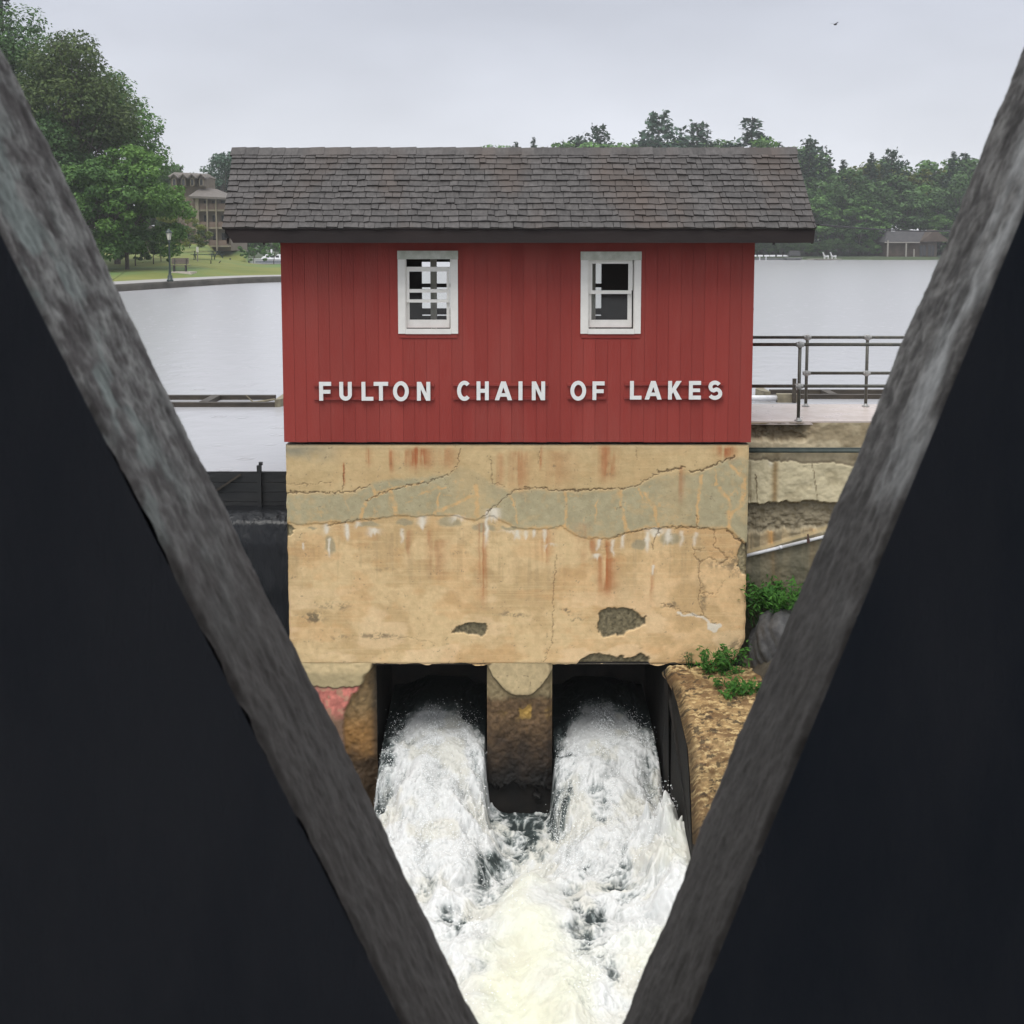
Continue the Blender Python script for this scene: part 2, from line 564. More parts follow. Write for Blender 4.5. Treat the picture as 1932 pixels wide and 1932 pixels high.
def timber(label, fF, fB, side, lower):
    (aF, dF), (aB, dB) = line_at(fF, D1), line_at(fB, D2)
    nF = np.array([dF[1], -dF[0]]) * side         # outward, away from the opening
    nB = np.array([dB[1], -dB[0]]) * side
    W = 0.30
    up = 0.75
    if lower is None:                              # runs on past the crossing
        iF, oF = aF - dF * 1.1, aF - dF * 1.1 + nF * W
        iB, oB = aB - dB * 1.1, aB - dB * 1.1 + nB * W
    else:                                          # butts against the other timber, 2 mm clear
        (lF, eF), (lB, eB) = lower
        sF = np.array([eF[1], -eF[0]]) * 0.002
        sB = np.array([eB[1], -eB[0]]) * 0.002
        iF, oF = inter(aF, dF, lF + sF, eF), inter(aF + nF * W, dF, lF + sF, eF)
        iB, oB = inter(aB, dB, lB + sB, eB), inter(aB + nB * W, dB, lB + sB, eB)
    tF, tB = aF + dF * up, aB + dB * up
    toF, toB = tF + nF * W, tB + nB * W
    b = MB()
    eps = 0.004
    iF0, iB0, tF0, tB0 = iF + nF * eps, iB + nB * eps, tF + nF * eps, tB + nB * eps
    p3 = lambda q, y: (q[0], y, q[1])
    mid = (D1 + D2) / 2
    t = thing('diagonal_timber', p3((iF + tF) / 2, mid), label, 'timber', 'diagonal timbers framing the view')
    b.face([p3(iF + nF * .0015, D1), p3(oF, D1), p3(toF, D1), p3(tF + nF * .0015, D1)])
    b.face([p3(iB0, D2), p3(tB0, D2), p3(toB, D2), p3(oB, D2)])
    b.face([p3(oF, D1), p3(oB, D2), p3(toB, D2), p3(toF, D1)])
    b.face([p3(iF, D1), p3(iB, D2), p3(oB, D2), p3(oF, D1)])
    b.face([p3(tF, D1), p3(toF, D1), p3(toB, D2), p3(tB, D2)])
    link('timber_body', b.mesh('timber_body', M['dark_face']), t)
    # the sawn edge facing the opening, roughened and weathered
    R, K = 2200, 72
    s = np.linspace(0, 1, R)[:, None]
    c = np.linspace(0, 1, K)[None, :]
    F = iF[None, :] + (tF - iF)[None, :] * s
    B = iB[None, :] + (tB - iB)[None, :] * s
    L = np.linalg.norm(tF - iF)
    S, Cc = np.broadcast_to(s * L, (R, K)), np.broadcast_to(c, (R, K))
    X = F[:, 0:1] * (1 - c) + B[:, 0:1] * c
    Z = F[:, 1:2] * (1 - c) + B[:, 1:2] * c
    Y = np.broadcast_to(D1 + (D2 - D1) * c, (R, K))
    sd = 11 if side < 0 else 47
    grain = fbm(S * 75, Cc * 13, 5, sd)
    fine = fbm(S * 260, Cc * 36, 4, sd + 9)
    blot = fbm(S * 120 + Cc * 3, Cc * 7 - S * 22, 5, sd + 21, 0.62)
    big = fbm(S * 18, Cc * 1.6, 3, sd + 15)
    dsp = (grain - 0.5) * 0.0016 + (fine - 0.5) * 0.0009 + (fbm(S * 9, Cc * 0.7, 3, sd + 31) - 0.5) * 0.003
    edge = np.minimum(Cc, 1 - Cc)
    dsp = dsp - (0.0018 * np.exp(-(Cc / 0.03) ** 2) + 0.0006 * np.exp(-((1 - Cc) / 0.02) ** 2)) * fbm(S * 60, Cc * 2, 4, sd + 41) * 2
    X = X - nF[0] * dsp
    Z = Z - nF[1] * dsp
    hi_ = sstep(P(0, 1350, D1).z, P(0, 650, D1).z, Z)          # lower part brown and damp, with the V's shade painted in; upper part bleached
    w1 = (0.25 + 0.75 * hi_) * sstep(0.36, 0.68, blot * 0.45 + grain * 0.30 + big * 0.12 + fine * 0.13)
    if side < 0:
        col = mixc(np.broadcast_to(np.array([0.215, 0.200, 0.195]), (R, K, 3)), (0.60, 0.60, 0.575), w1)
        w2 = sstep(0.47, 0.60, fbm(S * 40, Cc * 4 + 5, 5, sd + 61)) * (1 - sstep(0.25, 0.8, Cc)) * hi_
        col = mixc(col, (0.52, 0.60, 0.57), w2 * 0.75)
        w3 = np.exp(-((Cc - 0.86 + 0.07 * (big - 0.5)) / 0.04) ** 2) * sstep(0.35, 0.5, fbm(S * 14, Cc, 3, sd + 71))
        w3 = np.maximum(w3, sstep(0.60, 0.68, fbm(S * 34, Cc * 9, 4, sd + 75)) * 0.7)
        col = mixc(col, (0.075, 0.066, 0.066), w3 * 0.55)
    else:
        col = mixc(np.broadcast_to(np.array([0.17, 0.16, 0.15]), (R, K, 3)), (0.46, 0.44, 0.41), w1)
        w2 = sstep(0.40, 0.56, fbm(S * 26, Cc * 3 + 5, 4, sd + 61) * .6 + big * .4) * sstep(0.32, 0.1, np.abs(Cc - 0.22)) * hi_
        col = mixc(col, (0.85, 0.85, 0.82), w2 * 0.8)
        w3 = sstep(0.60, 0.68, fbm(S * 34, Cc * 9, 4, sd + 75)) * 0.7
        col = mixc(col, (0.08, 0.073, 0.068), w3 * 0.45)
    col = col * (0.70 + 0.6 * fine)[..., None]
    col = mixc(col, (0.125, 0.114, 0.103), (1 - hi_) * 0.65)  # lower edge toned down: damp brown and painted shade together
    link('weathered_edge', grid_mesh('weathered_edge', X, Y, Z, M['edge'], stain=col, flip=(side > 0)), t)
    return t

lineL = (line_at(fl, D1), line_at(bl, D2))
timber('dark diagonal timber on the left with a blotchy pale grey edge', fl, bl, -1, None)
timber('dark diagonal timber on the right with a brownish grey edge', fr_, br_, 1, lineL)

# covered bridge around the viewpoint: unseen, added to shade the timbers
zf_, zr_ = EYE - 1.55, EYE + 1.0
bridge = MB()
for k in range(16):
    x0 = -8 + k
    bridge.box(x0 + .003, x0 + .997, -2.4, 0.62, zf_ - .06, zf_)
tag(link('added_bridge_floor', bridge.mesh('added_bridge_floor', M['added_bridge_wood'])), 'unseen plank floor of the covered bridge, added for shade', kind='structure')
bridge = MB()
for k in range(32):
    x0 = -8 + k * .5
    bridge.box(x0 + .004, x0 + .496, -2.36, -2.30, zf_ + .003, zr_ + .35)
tag(link('added_bridge_wall', bridge.mesh('added_bridge_wall', M['added_bridge_wood'])), 'unseen boarded rear wall of the covered bridge, added for shade', kind='structure')
bridge = MB()
bridge.hexa([(-8, -2.6, zr_ + .8), (8, -2.6, zr_ + .8), (-8, .95, zr_), (8, .95, zr_), (-8, -2.6, zr_ + .86), (8, -2.6, zr_ + .86), (-8, .95, zr_ + .06), (8, .95, zr_ + .06)])
tag(link('added_bridge_roof', bridge.mesh('added_bridge_roof', M['added_bridge_wood'])), 'unseen sloping board roof of the covered bridge, added for shade', kind='structure')

# ------------------------------------------------------------------ red gatehouse
YW = 17.4                                         # front wall
YB = 19.15                                        # rear wall
XL, XR = -3.40, 3.565
ZB = P(966, 834, YW).z
YE = 16.95                                        # front eave
ZT = P(966, 459, YE).z + 0.06                     # wall top, hidden behind the fascia
house = thing('gatehouse', (0.08, (YW + YB) / 2, ZB), 'red board-sided gatehouse with a brown shingled roof, standing on a stained concrete block', 'building')

WIN = []
for u0, u1, v0, v1 in ((750.5, 864, 474, 629.5), (1096, 1208.5, 476.5, 629.5)):
    a, b = P(u0, v0, YW), P(u1, v1, YW)
    WIN.append((a.x, b.x, b.z, a.z))

TR = 0.055                                         # opening inside the trim edge
fw = MB()
holes = [(x0 + TR, x1 - TR, z0 + TR, z1 - TR) for x0, x1, z0, z1 in WIN]
(hx0, hx1, hz0, hz1), (gx0, gx1, gz0, gz1) = holes
fy0, fy1 = YW + 0.006, YW + 0.10
fw.box(XL + 0.03, hx0, fy0, fy1, ZB + 0.01, ZT)
fw.box(hx1, gx0, fy0, fy1, ZB + 0.01, ZT)
fw.box(gx1, XR - 0.03, fy0, fy1, ZB + 0.01, ZT)
for x0, x1, z0, z1 in holes:
    fw.box(x0, x1, fy0, fy1, ZB + 0.01, z0)
    fw.box(x0, x1, fy0, fy1, z1, ZT)
wall = link('front_wall', fw.mesh('front_wall', M['red_dark']), house)

nb = 39
bw = (XR - XL) / nb
edges_x = [XL + i * bw + (random.uniform(-0.012, 0.012) if 0 < i < nb else 0) for i in range(nb + 1)]
for i in range(nb):
    x0, x1 = edges_x[i] + 0.0019, edges_x[i + 1] - 0.0019
    dy = random.uniform(-0.002, 0.002)
    zb = ZB + random.uniform(-0.004, 0.004)
    b = MB()
    cuts = [(x0, x1, zb, ZT)]
    for wx0, wx1, wz0, wz1 in holes:
        new = []
        for a0, a1, c0, c1 in cuts:
            if a1 <= wx0 or a0 >= wx1:
                new.append((a0, a1, c0, c1))
                continue
            if a0 < wx0: new.append((a0, wx0, c0, c1))
            if a1 > wx1: new.append((wx1, a1, c0, c1))
            m0, m1 = max(a0, wx0), min(a1, wx1)
            new.append((m0, m1, c0, wz0))
            new.append((m0, m1, wz1, c1))
        cuts = new
    full = [c for c in cuts if c[3] - c[2] > 2.5]
    if full:
        for c in cuts: b.box(c[0], c[1], YW - 0.002 + dy * 0.5, YW + 0.0055, c[2], c[3])
        link('siding_board', b.mesh('siding_board', M['red']), wall)
    else:
        for side_ in (0, 1):
            b = MB()
            for c in cuts:
                if (c[2] > ZB + 1) == bool(side_): b.box(c[0], c[1], YW - 0.002 + dy * 0.5, YW + 0.0055, c[2], c[3])
            link('siding_board', b.mesh('siding_board', M['red']), wall)

for nm, x0, x1 in (('side_wall', XL, XL + 0.1), ('side_wall', XR - 0.1, XR)):
    sw = link(nm, MB().box(x0 + 0.02, x1 - 0.02, YW + 0.102, YB - 0.1, ZB + 0.01, ZT).mesh(nm, M['interior']), house)
    xs = XL if x0 == XL else XR
    for k in range(9):
        ya, yb = YW + 0.022 + k * 0.19, YW + 0.022 + (k + 1) * 0.19 - 0.006
        xa, xb = (xs, xs + 0.018) if xs == XL else (xs - 0.018, xs)
        link('siding_board', MB().box(xa, xb, ya, yb, ZB, ZT).mesh('siding_board', M['red']), sw)

# rear wall with a wide opening towards the lake
oa, ob = P(796, 494, YB), P(1134, 581.5, YB)
s0, s1 = P(796, 595.5, YB).z, P(796, 593, YB).z
rw = MB()
rw.box(XL + 0.02, oa.x, YB - 0.08, YB, ZB, ZT)
rw.box(ob.x, XR - 0.02, YB - 0.08, YB, ZB, ZT)
rw.box(oa.x, ob.x, YB - 0.08, YB, oa.z, ZT)
rw.box(oa.x, ob.x, YB - 0.08, YB, s1, ob.z)
rw.box(oa.x, ob.x, YB - 0.08, YB, ZB, s0)
link('rear_wall', rw.mesh('rear_wall', M['interior']), house)
r0, r1 = P(900, 534.5, YB).z, P(900, 541.5, YB).z
link('rear_rail', MB().box(oa.x, ob.x, YB - 0.15, YB - 0.09, r1, r0).mesh('rear_rail', M['interior']), house)
YP = 17.85
for ua, ub in ((812, 823.5), (1116, 1124)):
    a, b = P(ua, 520, YP), P(ub, 520, YP)
    link('stud', MB().box(a.x, b.x, YP, YP + 0.09, ZB, ZT).mesh('stud', M['grey_post']), house)
link('floor', MB().box(XL + 0.1, XR - 0.1, YW + 0.1, YB - 0.08, ZB - 0.02, ZB + 0.03).mesh('floor', M['interior']), house)
link('ceiling', MB().box(XL + 0.1, XR - 0.1, YW + 0.1, YB - 0.08, ZT - 0.05, ZT - 0.01).mesh('ceiling', M['interior']), house)

# windows: positions measured in 8.784x enlargements of the photograph
def window(ox, oy, frame, inner, panes, rails, stiles, label):
    def q(x, y, Y): return P((ox + x / 8.784) * 0.78922, (oy + y / 8.784) * 0.78922, Y)
    fx0, fx1, fz0, fz1 = frame
    w = link('window', None, house)
    w.location = Vector((0, 0, 0)) - wloc(house)
    w['label'] = label
    y0, y1 = YW - 0.028, YW - 0.004
    A, B = q(fx0, fz0, y0), q(fx1, fz1, y0)
    I, J = q(inner[0], inner[2], y0), q(inner[1], inner[3], y0)
    for nm, bx, mm in (('trim_board', (A.x, I.x, B.z + 0.0, A.z - 0.125), M['white']), ('trim_board', (J.x, B.x, B.z, A.z - 0.125), M['white']),
                       ('head_trim', (A.x - 0.004, B.x + 0.004, A.z - 0.123, A.z), M['white_mossy']), ('sill_board', (I.x + 0.002, J.x - 0.002, B.z - 0.004, J.z), M['white'])):
        o = y0 - (0.006 if nm != 'trim_board' else 0)
        link(nm, MB().box(bx[0], bx[1], o, y1, bx[2], bx[3]).mesh(nm, mm), w)
    # jamb lining
    jb = MB()
    jb.box(I.x - 0.002, I.x + 0.014, y1, YW + 0.10, J.z, I.z)
    jb.box(J.x - 0.014, J.x + 0.002, y1, YW + 0.10, J.z, I.z)
    jb.box(I.x + 0.015, J.x - 0.015, y1, YW + 0.10, I.z - 0.012, I.z + 0.002)
    link('jamb_lining', jb.mesh('jamb_lining', M['white']), w)
    sashm = MB()
    for x0, x1, z0, z1, yy in rails + stiles:
        a, b = q(x0, z0, yy), q(x1, z1, yy)
        link('sash_bar', MB().box(a.x, b.x, yy, yy + 0.035, b.z, a.z).mesh('sash_bar', M['white']), w)
    for x0, x1, z0, z1, yy in panes:
        a, b = q(x0, z0, yy), q(x1, z1, yy)
        link('pane', MB().box(a.x - 0.01, b.x + 0.01, yy + 0.018, yy + 0.022, b.z - 0.01, a.z + 0.01).mesh('pane', M['glass']), w)
    link('drip_board', MB().box(A.x + 0.01, B.x - 0.01, YW - 0.016, YW - 0.004, B.z - 0.062, B.z - 0.008).mesh('drip_board', M['red']), w)

U, Lo = YW + 0.022, YW + 0.062                     # upper (outer) and lower (inner) sash
window(930, 590, (178, 1450, 83, 1826), (330, 1306, 225, 1722),
       [(428, 1208, 520, 1108, U), (428, 1208, 1172, 1532, Lo)],
       [(362, 1275, 420, 520, U), (428, 1208, 888, 962, U), (362, 1275, 1106, 1170, U), (362, 1275, 1532, 1700, Lo)],
       [(362, 428, 521, 1105, U), (1208, 1275, 521, 1105, U), (362, 432, 1171, 1531, Lo), (1208, 1275, 1171, 1531, Lo)],
       'white window with its upper sash slipped down, two panes of lake light behind')
window(1370, 590, (165, 1418, 100, 1826), (320, 1290, 240, 1722),
       [(400, 1166, 350, 920, U), (380, 1150, 990, 1535, Lo)],
       [(335, 1250, 270, 355, U), (335, 1230, 915, 990, U), (335, 1230, 1535, 1692, Lo)],
       [(335, 402, 356, 914, U), (1164, 1250, 356, 914, U), (335, 382, 991, 1534, Lo), (1146, 1230, 991, 1534, Lo)],
       'closed white sash window with dark panes')

# roof
eL, eR = P(419, 431, YE), P(1540, 433, YE)
YR = 18.25
kL, kR = P(440, 281, YR), P(1500, 288, YR)
ze, zk = (eL.z + eR.z) / 2, (kL.z + kR.z) / 2
roof = MB()
n_sl = Vector((0, -(zk - ze), YR - YE)).normalized()   # outward normal of the front slope
dn = -n_sl * 0.10
fe = [Vector((eL.x + 0.03, YE + 0.02, ze)), Vector((eR.x - 0.03, YE + 0.02, ze)), Vector((kR.x - 0.02, YR, zk)), Vector((kL.x + 0.02, YR, zk))]
low = [p + Vector((0, 0, -0.13)) for p in fe]
off = [p - n_sl * 0.03 for p in fe]
roof.hexa([low[0], low[1], low[3], low[2], off[0], off[1], off[3], off[2]])
YRB = 2 * YR - YE
be = [Vector((kL.x + 0.02, YR + 0.001, zk - 0.04)), Vector((kR.x - 0.02, YR + 0.001, zk - 0.04)), Vector((eR.x - 0.03, YRB, ze - 0.04)), Vector((eL.x + 0.03, YRB, ze - 0.04))]
roof.hexa([be[0] + Vector((0, 0, -0.1)), be[1] + Vector((0, 0, -0.1)), be[3] + Vector((0, 0, -0.1)), be[2] + Vector((0, 0, -0.1)), be[0], be[1], be[3], be[2]])
roof_o = link('roof', roof.mesh('roof', M['roof_deck']), house)
# gables
gb = MB()
for x0, x1 in ((XL, XL + 0.03), (XR - 0.03, XR)):
    n = len(gb.v)
    gb.v += [(x, y, z) for x in (x0, x1) for y, z in ((YW + 0.03, ZT), (YB, ZT), (YR, zk - 0.2))]
    gb.f += [(n, n + 2, n + 1), (n + 3, n + 4, n + 5), (n, n + 1, n + 4, n + 3), (n + 1, n + 2, n + 5, n + 4), (n + 2, n, n + 3, n + 5)]
    gb.mi += [0] * 5
link('gable', gb.mesh('gable', M['red']), house)
# fascia, with mitred lower ends, and soffit
fL0, fR0 = P(440, 457.5, YE), P(1535, 459, YE)
fL1, fR1 = P(424, 436, YE), P(1538, 436, YE)
fa = MB()
zt = P(966, 431, YE).z + 0.012
zb_ = (fL0.z + fR0.z) / 2
fa.hexa([(fL0.x, YE, zb_), (fR0.x, YE, zb_), (fL0.x, YE + 0.04, zb_), (fR0.x, YE + 0.04, zb_),
         (fL1.x, YE, zt - 0.03), (fR1.x, YE, zt - 0.03), (fL1.x, YE + 0.04, zt - 0.03), (fR1.x, YE + 0.04, zt - 0.03)])
link('fascia', fa.mesh('fascia', M['fascia']), house)
link('drip_edge', MB().box(eL.x + 0.012, eR.x - 0.012, YE - 0.012, YE + 0.05, zt - 0.027, zt - 0.004).mesh('drip_edge', M['fascia']), house)
link('soffit', MB().box(fL0.x + 0.02, fR0.x - 0.02, YE + 0.042, YW + 0.1, zb_ + 0.02, zb_ + 0.045).mesh('soffit', M['fascia']), house)
link('fascia', MB().box(fL0.x, fR0.x, YRB - 0.04, YRB, zb_, ze - 0.15).mesh('fascia', M['fascia']), house)
for xe, xk, s in ((fL1.x, kL.x, 1), (fR1.x, kR.x, -1)):
    rb = MB()
    x0, x1 = (xe + 0.012, xe + 0.045) if s > 0 else (xe - 0.045, xe - 0.012)
    k0, k1 = (xk + 0.012, xk + 0.045) if s > 0 else (xk - 0.045, xk - 0.012)
    rb.hexa([(x0, YE + 0.045, ze - 0.21), (x1, YE + 0.045, ze - 0.21), (k0, YR - 0.005, zk - 0.22), (k1, YR - 0.005, zk - 0.22),
             (x0, YE + 0.045, ze - 0.035), (x1, YE + 0.045, ze - 0.035), (k0, YR - 0.005, zk - 0.035), (k1, YR - 0.005, zk - 0.035)])
    rb.hexa([(k0, YR, zk - 0.22), (k1, YR, zk - 0.22), (x0, YRB - 0.045, ze - 0.23), (x1, YRB - 0.045, ze - 0.23),
             (k0, YR, zk - 0.06), (k1, YR, zk - 0.06), (x0, YRB - 0.045, ze - 0.08), (x1, YRB - 0.045, ze - 0.08)])
    link('rake_board', rb.mesh('rake_board', M['fascia']), house)

# shingles: tapered slabs, one mesh per width, laid in courses
ROWS = 13
SL = math.hypot(YR - YE, zk - ze)
sdir_ = Vector((0, YR - YE, zk - ze)) / SL
expo = (SL - 0.07) / ROWS
widths = [0.085 + 0.0125 * i for i in range(13)]
def shingle_geo(w, b, rr):
    """local: x across, y up the slope, z outwards; butt at y = 0"""
    ln = expo + 0.07
    t0 = rr.uniform(0.018, 0.032)
    sk = rr.uniform(-0.008, 0.008)
    cu = rr.uniform(0.0, 0.009)
    p = [(-w / 2, 0 + sk, 0.0), (w / 2, 0 - sk, 0.0), (-w / 2, ln, -0.006), (w / 2, ln, -0.006),
         (-w / 2, 0.002 + sk, t0 + cu), (w / 2, 0.002 - sk, t0 + rr.uniform(0, 0.006)), (-w / 2, ln, 0.001), (w / 2, ln, 0.001)]
    b.hexa(p)
    return b
sh_mesh = {}
rr = random.Random(3)
for i, w in enumerate(widths):
    for k in range(3):
        sh_mesh[(i, k)] = shingle_geo(w - 0.007, MB(), rr).mesh('shingle', M['shingle'])
rest = MB()
count = 0
Rm = Matrix((Vector((1, 0, 0)), sdir_, n_sl)).transposed()
for r in range(ROWS):
    s = r * expo + 0.0
    f = s / SL
    xl = eL.x + (kL.x - eL.x) * f - 0.0
    xr = eR.x + (kR.x - eR.x) * f
    x = xl
    while x < xr - 0.02:
        i = min(len(widths) - 1, max(0, int(rr.gauss(7, 3.0))))
        w = widths[i]
        if rr.random() < 0.06:
            i, w = 0, widths[0]
        if x + w > xr:
            w = xr - x
            i = None
        js = rr.uniform(-0.010, 0.010)
        org = Vector((x + w / 2, YE, ze)) + sdir_ * (s + js - 0.012) + n_sl * 0.012
        rot = Matrix.Rotation(rr.uniform(-0.018, 0.018), 3, 'Z')
        if i is not None and count < 299:
            o = bpy.data.objects.new('shingle', sh_mesh[(i, rr.randrange(3))])
            C.objects.link(o)
            o.parent = roof_o
            o.matrix_local = Matrix.Translation(org) @ (Rm @ rot).to_4x4()
            count += 1
        else:
            g = shingle_geo(w - 0.007, MB(), rr)
            n = len(rest.v)
            rest.v += [tuple(org + Rm @ (rot @ Vector(p))) for p in g.v]
            rest.f += [tuple(n + q for q in fc) for fc in g.f]
            rest.mi += g.mi
        x += w
o = link('shingles', rest.mesh('shingles', M['shingle']), house)
o['kind'] = 'stuff'
# rear slope courses, joined
rb2 = MB()
for r in range(ROWS):
    s = r * expo
    x = eL.x
    while x < eR.x - 0.05:
        w = rr.uniform(0.12, 0.25)
        org = Vector((min(x + w / 2, eR.x - 0.06), YRB, ze)) + Vector((0, -sdir_.y, sdir_.z)) * (s - 0.012) + Vector((0, -n_sl.y, n_sl.z)) * 0.012
        g = shingle_geo(w - 0.004, MB(), rr)
        n = len(rb2.v)
        Rb = Matrix((Vector((-1, 0, 0)), Vector((0, -sdir_.y, sdir_.z)), Vector((0, -n_sl.y, n_sl.z)))).transposed()
        rb2.v += [tuple(org + Rb @ Vector(p)) for p in g.v]
        rb2.f += [tuple(n + q for q in fc) for fc in g.f]
        rb2.mi += g.mi
        x += w
o = link('rear_shingles', rb2.mesh('rear_shingles', M['shingle']), house)
o['kind'] = 'stuff'
# ridge caps
x = kL.x - 0.02
k = 0
while x < kR.x - 0.02:
    w = 0.2
    w = min(w, kR.x + 0.02 - x)
    tilt = 0.008
    cap = MB()
    d1, d2 = 0.17, 0.03
    zk2 = zk + 0.028
    f0 = Vector((0, -sdir_.y, -sdir_.z)) * d1
    b0 = Vector((0, sdir_.y, -sdir_.z)) * d1
    up = n_sl * 0.016
    jit = rr.uniform(-0.006, 0.006)
    a, b = Vector((x, YR, zk2 + jit)), Vector((x + w + 0.02, YR, zk2 + tilt + jit))
    cap.hexa([a + f0, b + f0, a, b, a + f0 + up, b + f0 + up, a + Vector((0, 0, 0.02)), b + Vector((0, 0, 0.02))])
    up2 = Vector((0, -n_sl.y, n_sl.z)) * 0.016
    cap.hexa([a, b, a + b0, b + b0, a + Vector((0, 0, 0.02)), b + Vector((0, 0, 0.02)), a + b0 + up2, b + b0 + up2])
    link('ridge_cap', cap.mesh('ridge_cap', M['shingle']), roof_o)
    x += w
    k += 1
# small iron fitting on the right-hand corner
kb = P(1424, 583.5, YW + 0.3)
bolt = MB().tube((XR - 0.005, kb.y, kb.z), (XR + 0.045, kb.y, kb.z), 0.035, 0.035, 10).tube((XR + 0.046, kb.y, kb.z), (XR + 0.06, kb.y, kb.z), 0.018, 0.018, 8)
link('iron_bolt', bolt.mesh('iron_bolt', M['rust']), house)

# ------------------------------------------------------------------ raised letters
def prism(outer, hole, depth, ox, oz, y0, sx=1.0, taper=0.006):
    b = MB()
    loops = [outer] + ([hole] if hole else [])
    flat = [p for lp in loops for p in lp]
    tris = tessellate_polygon([[Vector((p[0], p[1], 0)) for p in lp] for lp in loops])
    n = len(flat)
    b.v += [(ox + p[0], y0 - depth, oz + p[1]) for p in flat] + [(ox + p[0], y0, oz + p[1]) for p in flat]
    for t in tris:
        b.f.append(tuple(t)); b.mi.append(0)
        b.f.append(tuple(n + i for i in reversed(t))); b.mi.append(0)
    k = 0
    for lp in loops:
        m = len(lp)
        for i in range(m):
            j = (i + 1) % m
            b.f.append((k + i, k + j, n + k + j, n + k + i)); b.mi.append(0)
        k += m
    return b

def stroke(path, t, closed=False):
    pts = [np.array(p) for p in path]
    n = len(pts)
    Lp, Rp = [], []
    for i in range(n):
        a = pts[i - 1] if (i > 0 or closed) else pts[i]
        c = pts[(i + 1) % n] if (i < n - 1 or closed) else pts[i]
        d = (c - a) / np.linalg.norm(c - a)
        nn = np.array([-d[1], d[0]]) * t / 2
        Lp.append(tuple(pts[i] + nn)); Rp.append(tuple(pts[i] - nn))
    return (Lp, Rp) if closed else (Lp + Rp[::-1], None)

def arc(cx, cz, rx, rz, a0, a1, n):
    return [(cx + rx * math.cos(math.radians(a0 + (a1 - a0) * i / n)), cz + rz * math.sin(math.radians(a0 + (a1 - a0) * i / n))) for i in range(n + 1)]

def glyph(ch, w, h):
    t = 0.205 * h
    if ch == 'I': return [(0, 0), (0, h), (w, h), (w, 0)], None
    if ch == 'L': return [(0, 0), (0, h), (t, h), (t, t * .95), (w, t * .95), (w, 0)], None
    if ch == 'T': return [(w / 2 - t / 2, 0), (w / 2 - t / 2, h - t), (0, h - t), (0, h), (w, h), (w, h - t), (w / 2 + t / 2, h - t), (w / 2 + t / 2, 0)], None
    if ch == 'F': return [(0, 0), (0, h), (w, h), (w, h - t), (t, h - t), (t, .57 * h), (w * .93, .57 * h), (w * .93, .57 * h - t * .95), (t, .57 * h - t * .95), (t, 0)], None
    if ch == 'E': return [(0, 0), (0, h), (w, h), (w, h - t), (t, h - t), (t, .59 * h), (w * .92, .59 * h), (w * .92, .59 * h - t * .9), (t, .59 * h - t * .9), (t, t), (w, t), (w, 0)], None
    if ch == 'H': return [(0, 0), (0, h), (t, h), (t, .6 * h), (w - t, .6 * h), (w - t, h), (w, h), (w, 0), (w - t, 0), (w - t, .4 * h), (t, .4 * h), (t, 0)], None
    if ch == 'N': return [(0, 0), (0, h), (t * 1.1, h), (w - t, .38 * h), (w - t, h), (w, h), (w, 0), (w - t * 1.1, 0), (t, .62 * h), (t, 0)], None
    if ch == 'K': return [(0, 0), (0, h), (t, h), (t, .58 * h), (w - 1.35 * t, h), (w, h), (t + .30 * w, .55 * h), (w + .03 * w, 0), (w - 1.3 * t, 0), (t + .10 * w, .40 * h), (t, .31 * h), (t, 0)], None
    if ch == 'A':
        xo = lambda z: (w / 2 - .6 * t) * z / h
        xi = lambda z: xo(z) + 1.12 * t
        za = h * (w / 2 - 1.12 * t) / (w / 2 - .6 * t)
        out = [(0, 0), (w / 2 - .6 * t, h), (w / 2 + .6 * t, h), (w, 0), (w - xi(0), 0), (w - xi(.19 * h), .19 * h), (xi(.19 * h), .19 * h), (xi(0), 0)]
        return out, [(xi(.37 * h), .37 * h), (w - xi(.37 * h), .37 * h), (w / 2, za)]
    if ch == 'U':
        r = w / 2 - t / 2
        return stroke([(t / 2, h), (t / 2, h * .7), (t / 2, t / 2 + r)] + arc(w / 2, t / 2 + r, r, r, 180, 360, 14)[1:] + [(w - t / 2, h * .7), (w - t / 2, h)], t)
    if ch == 'O': return stroke(arc(w / 2, h / 2, w / 2 - t / 2, h / 2 - t / 2 + .01, 0, 360, 30)[:-1], t, True)
    if ch == 'C': return stroke(arc(w * .56, h / 2, w * .56 - t / 2, h / 2 - t / 2 + .01, 47, 313, 24), t)
    if ch == 'S':
        r1, r2 = .25 * h - t * .12, .27 * h - t * .12
        top = arc(w / 2, h - t / 2 - r1 + .02 * h, w / 2 - t / 2, r1, 30, 250, 14)
        bot = arc(w / 2, t / 2 + r2 - .02 * h, w / 2 - t / 2 + .01, r2, 70, -150, 14)
        return stroke(top + bot, t)

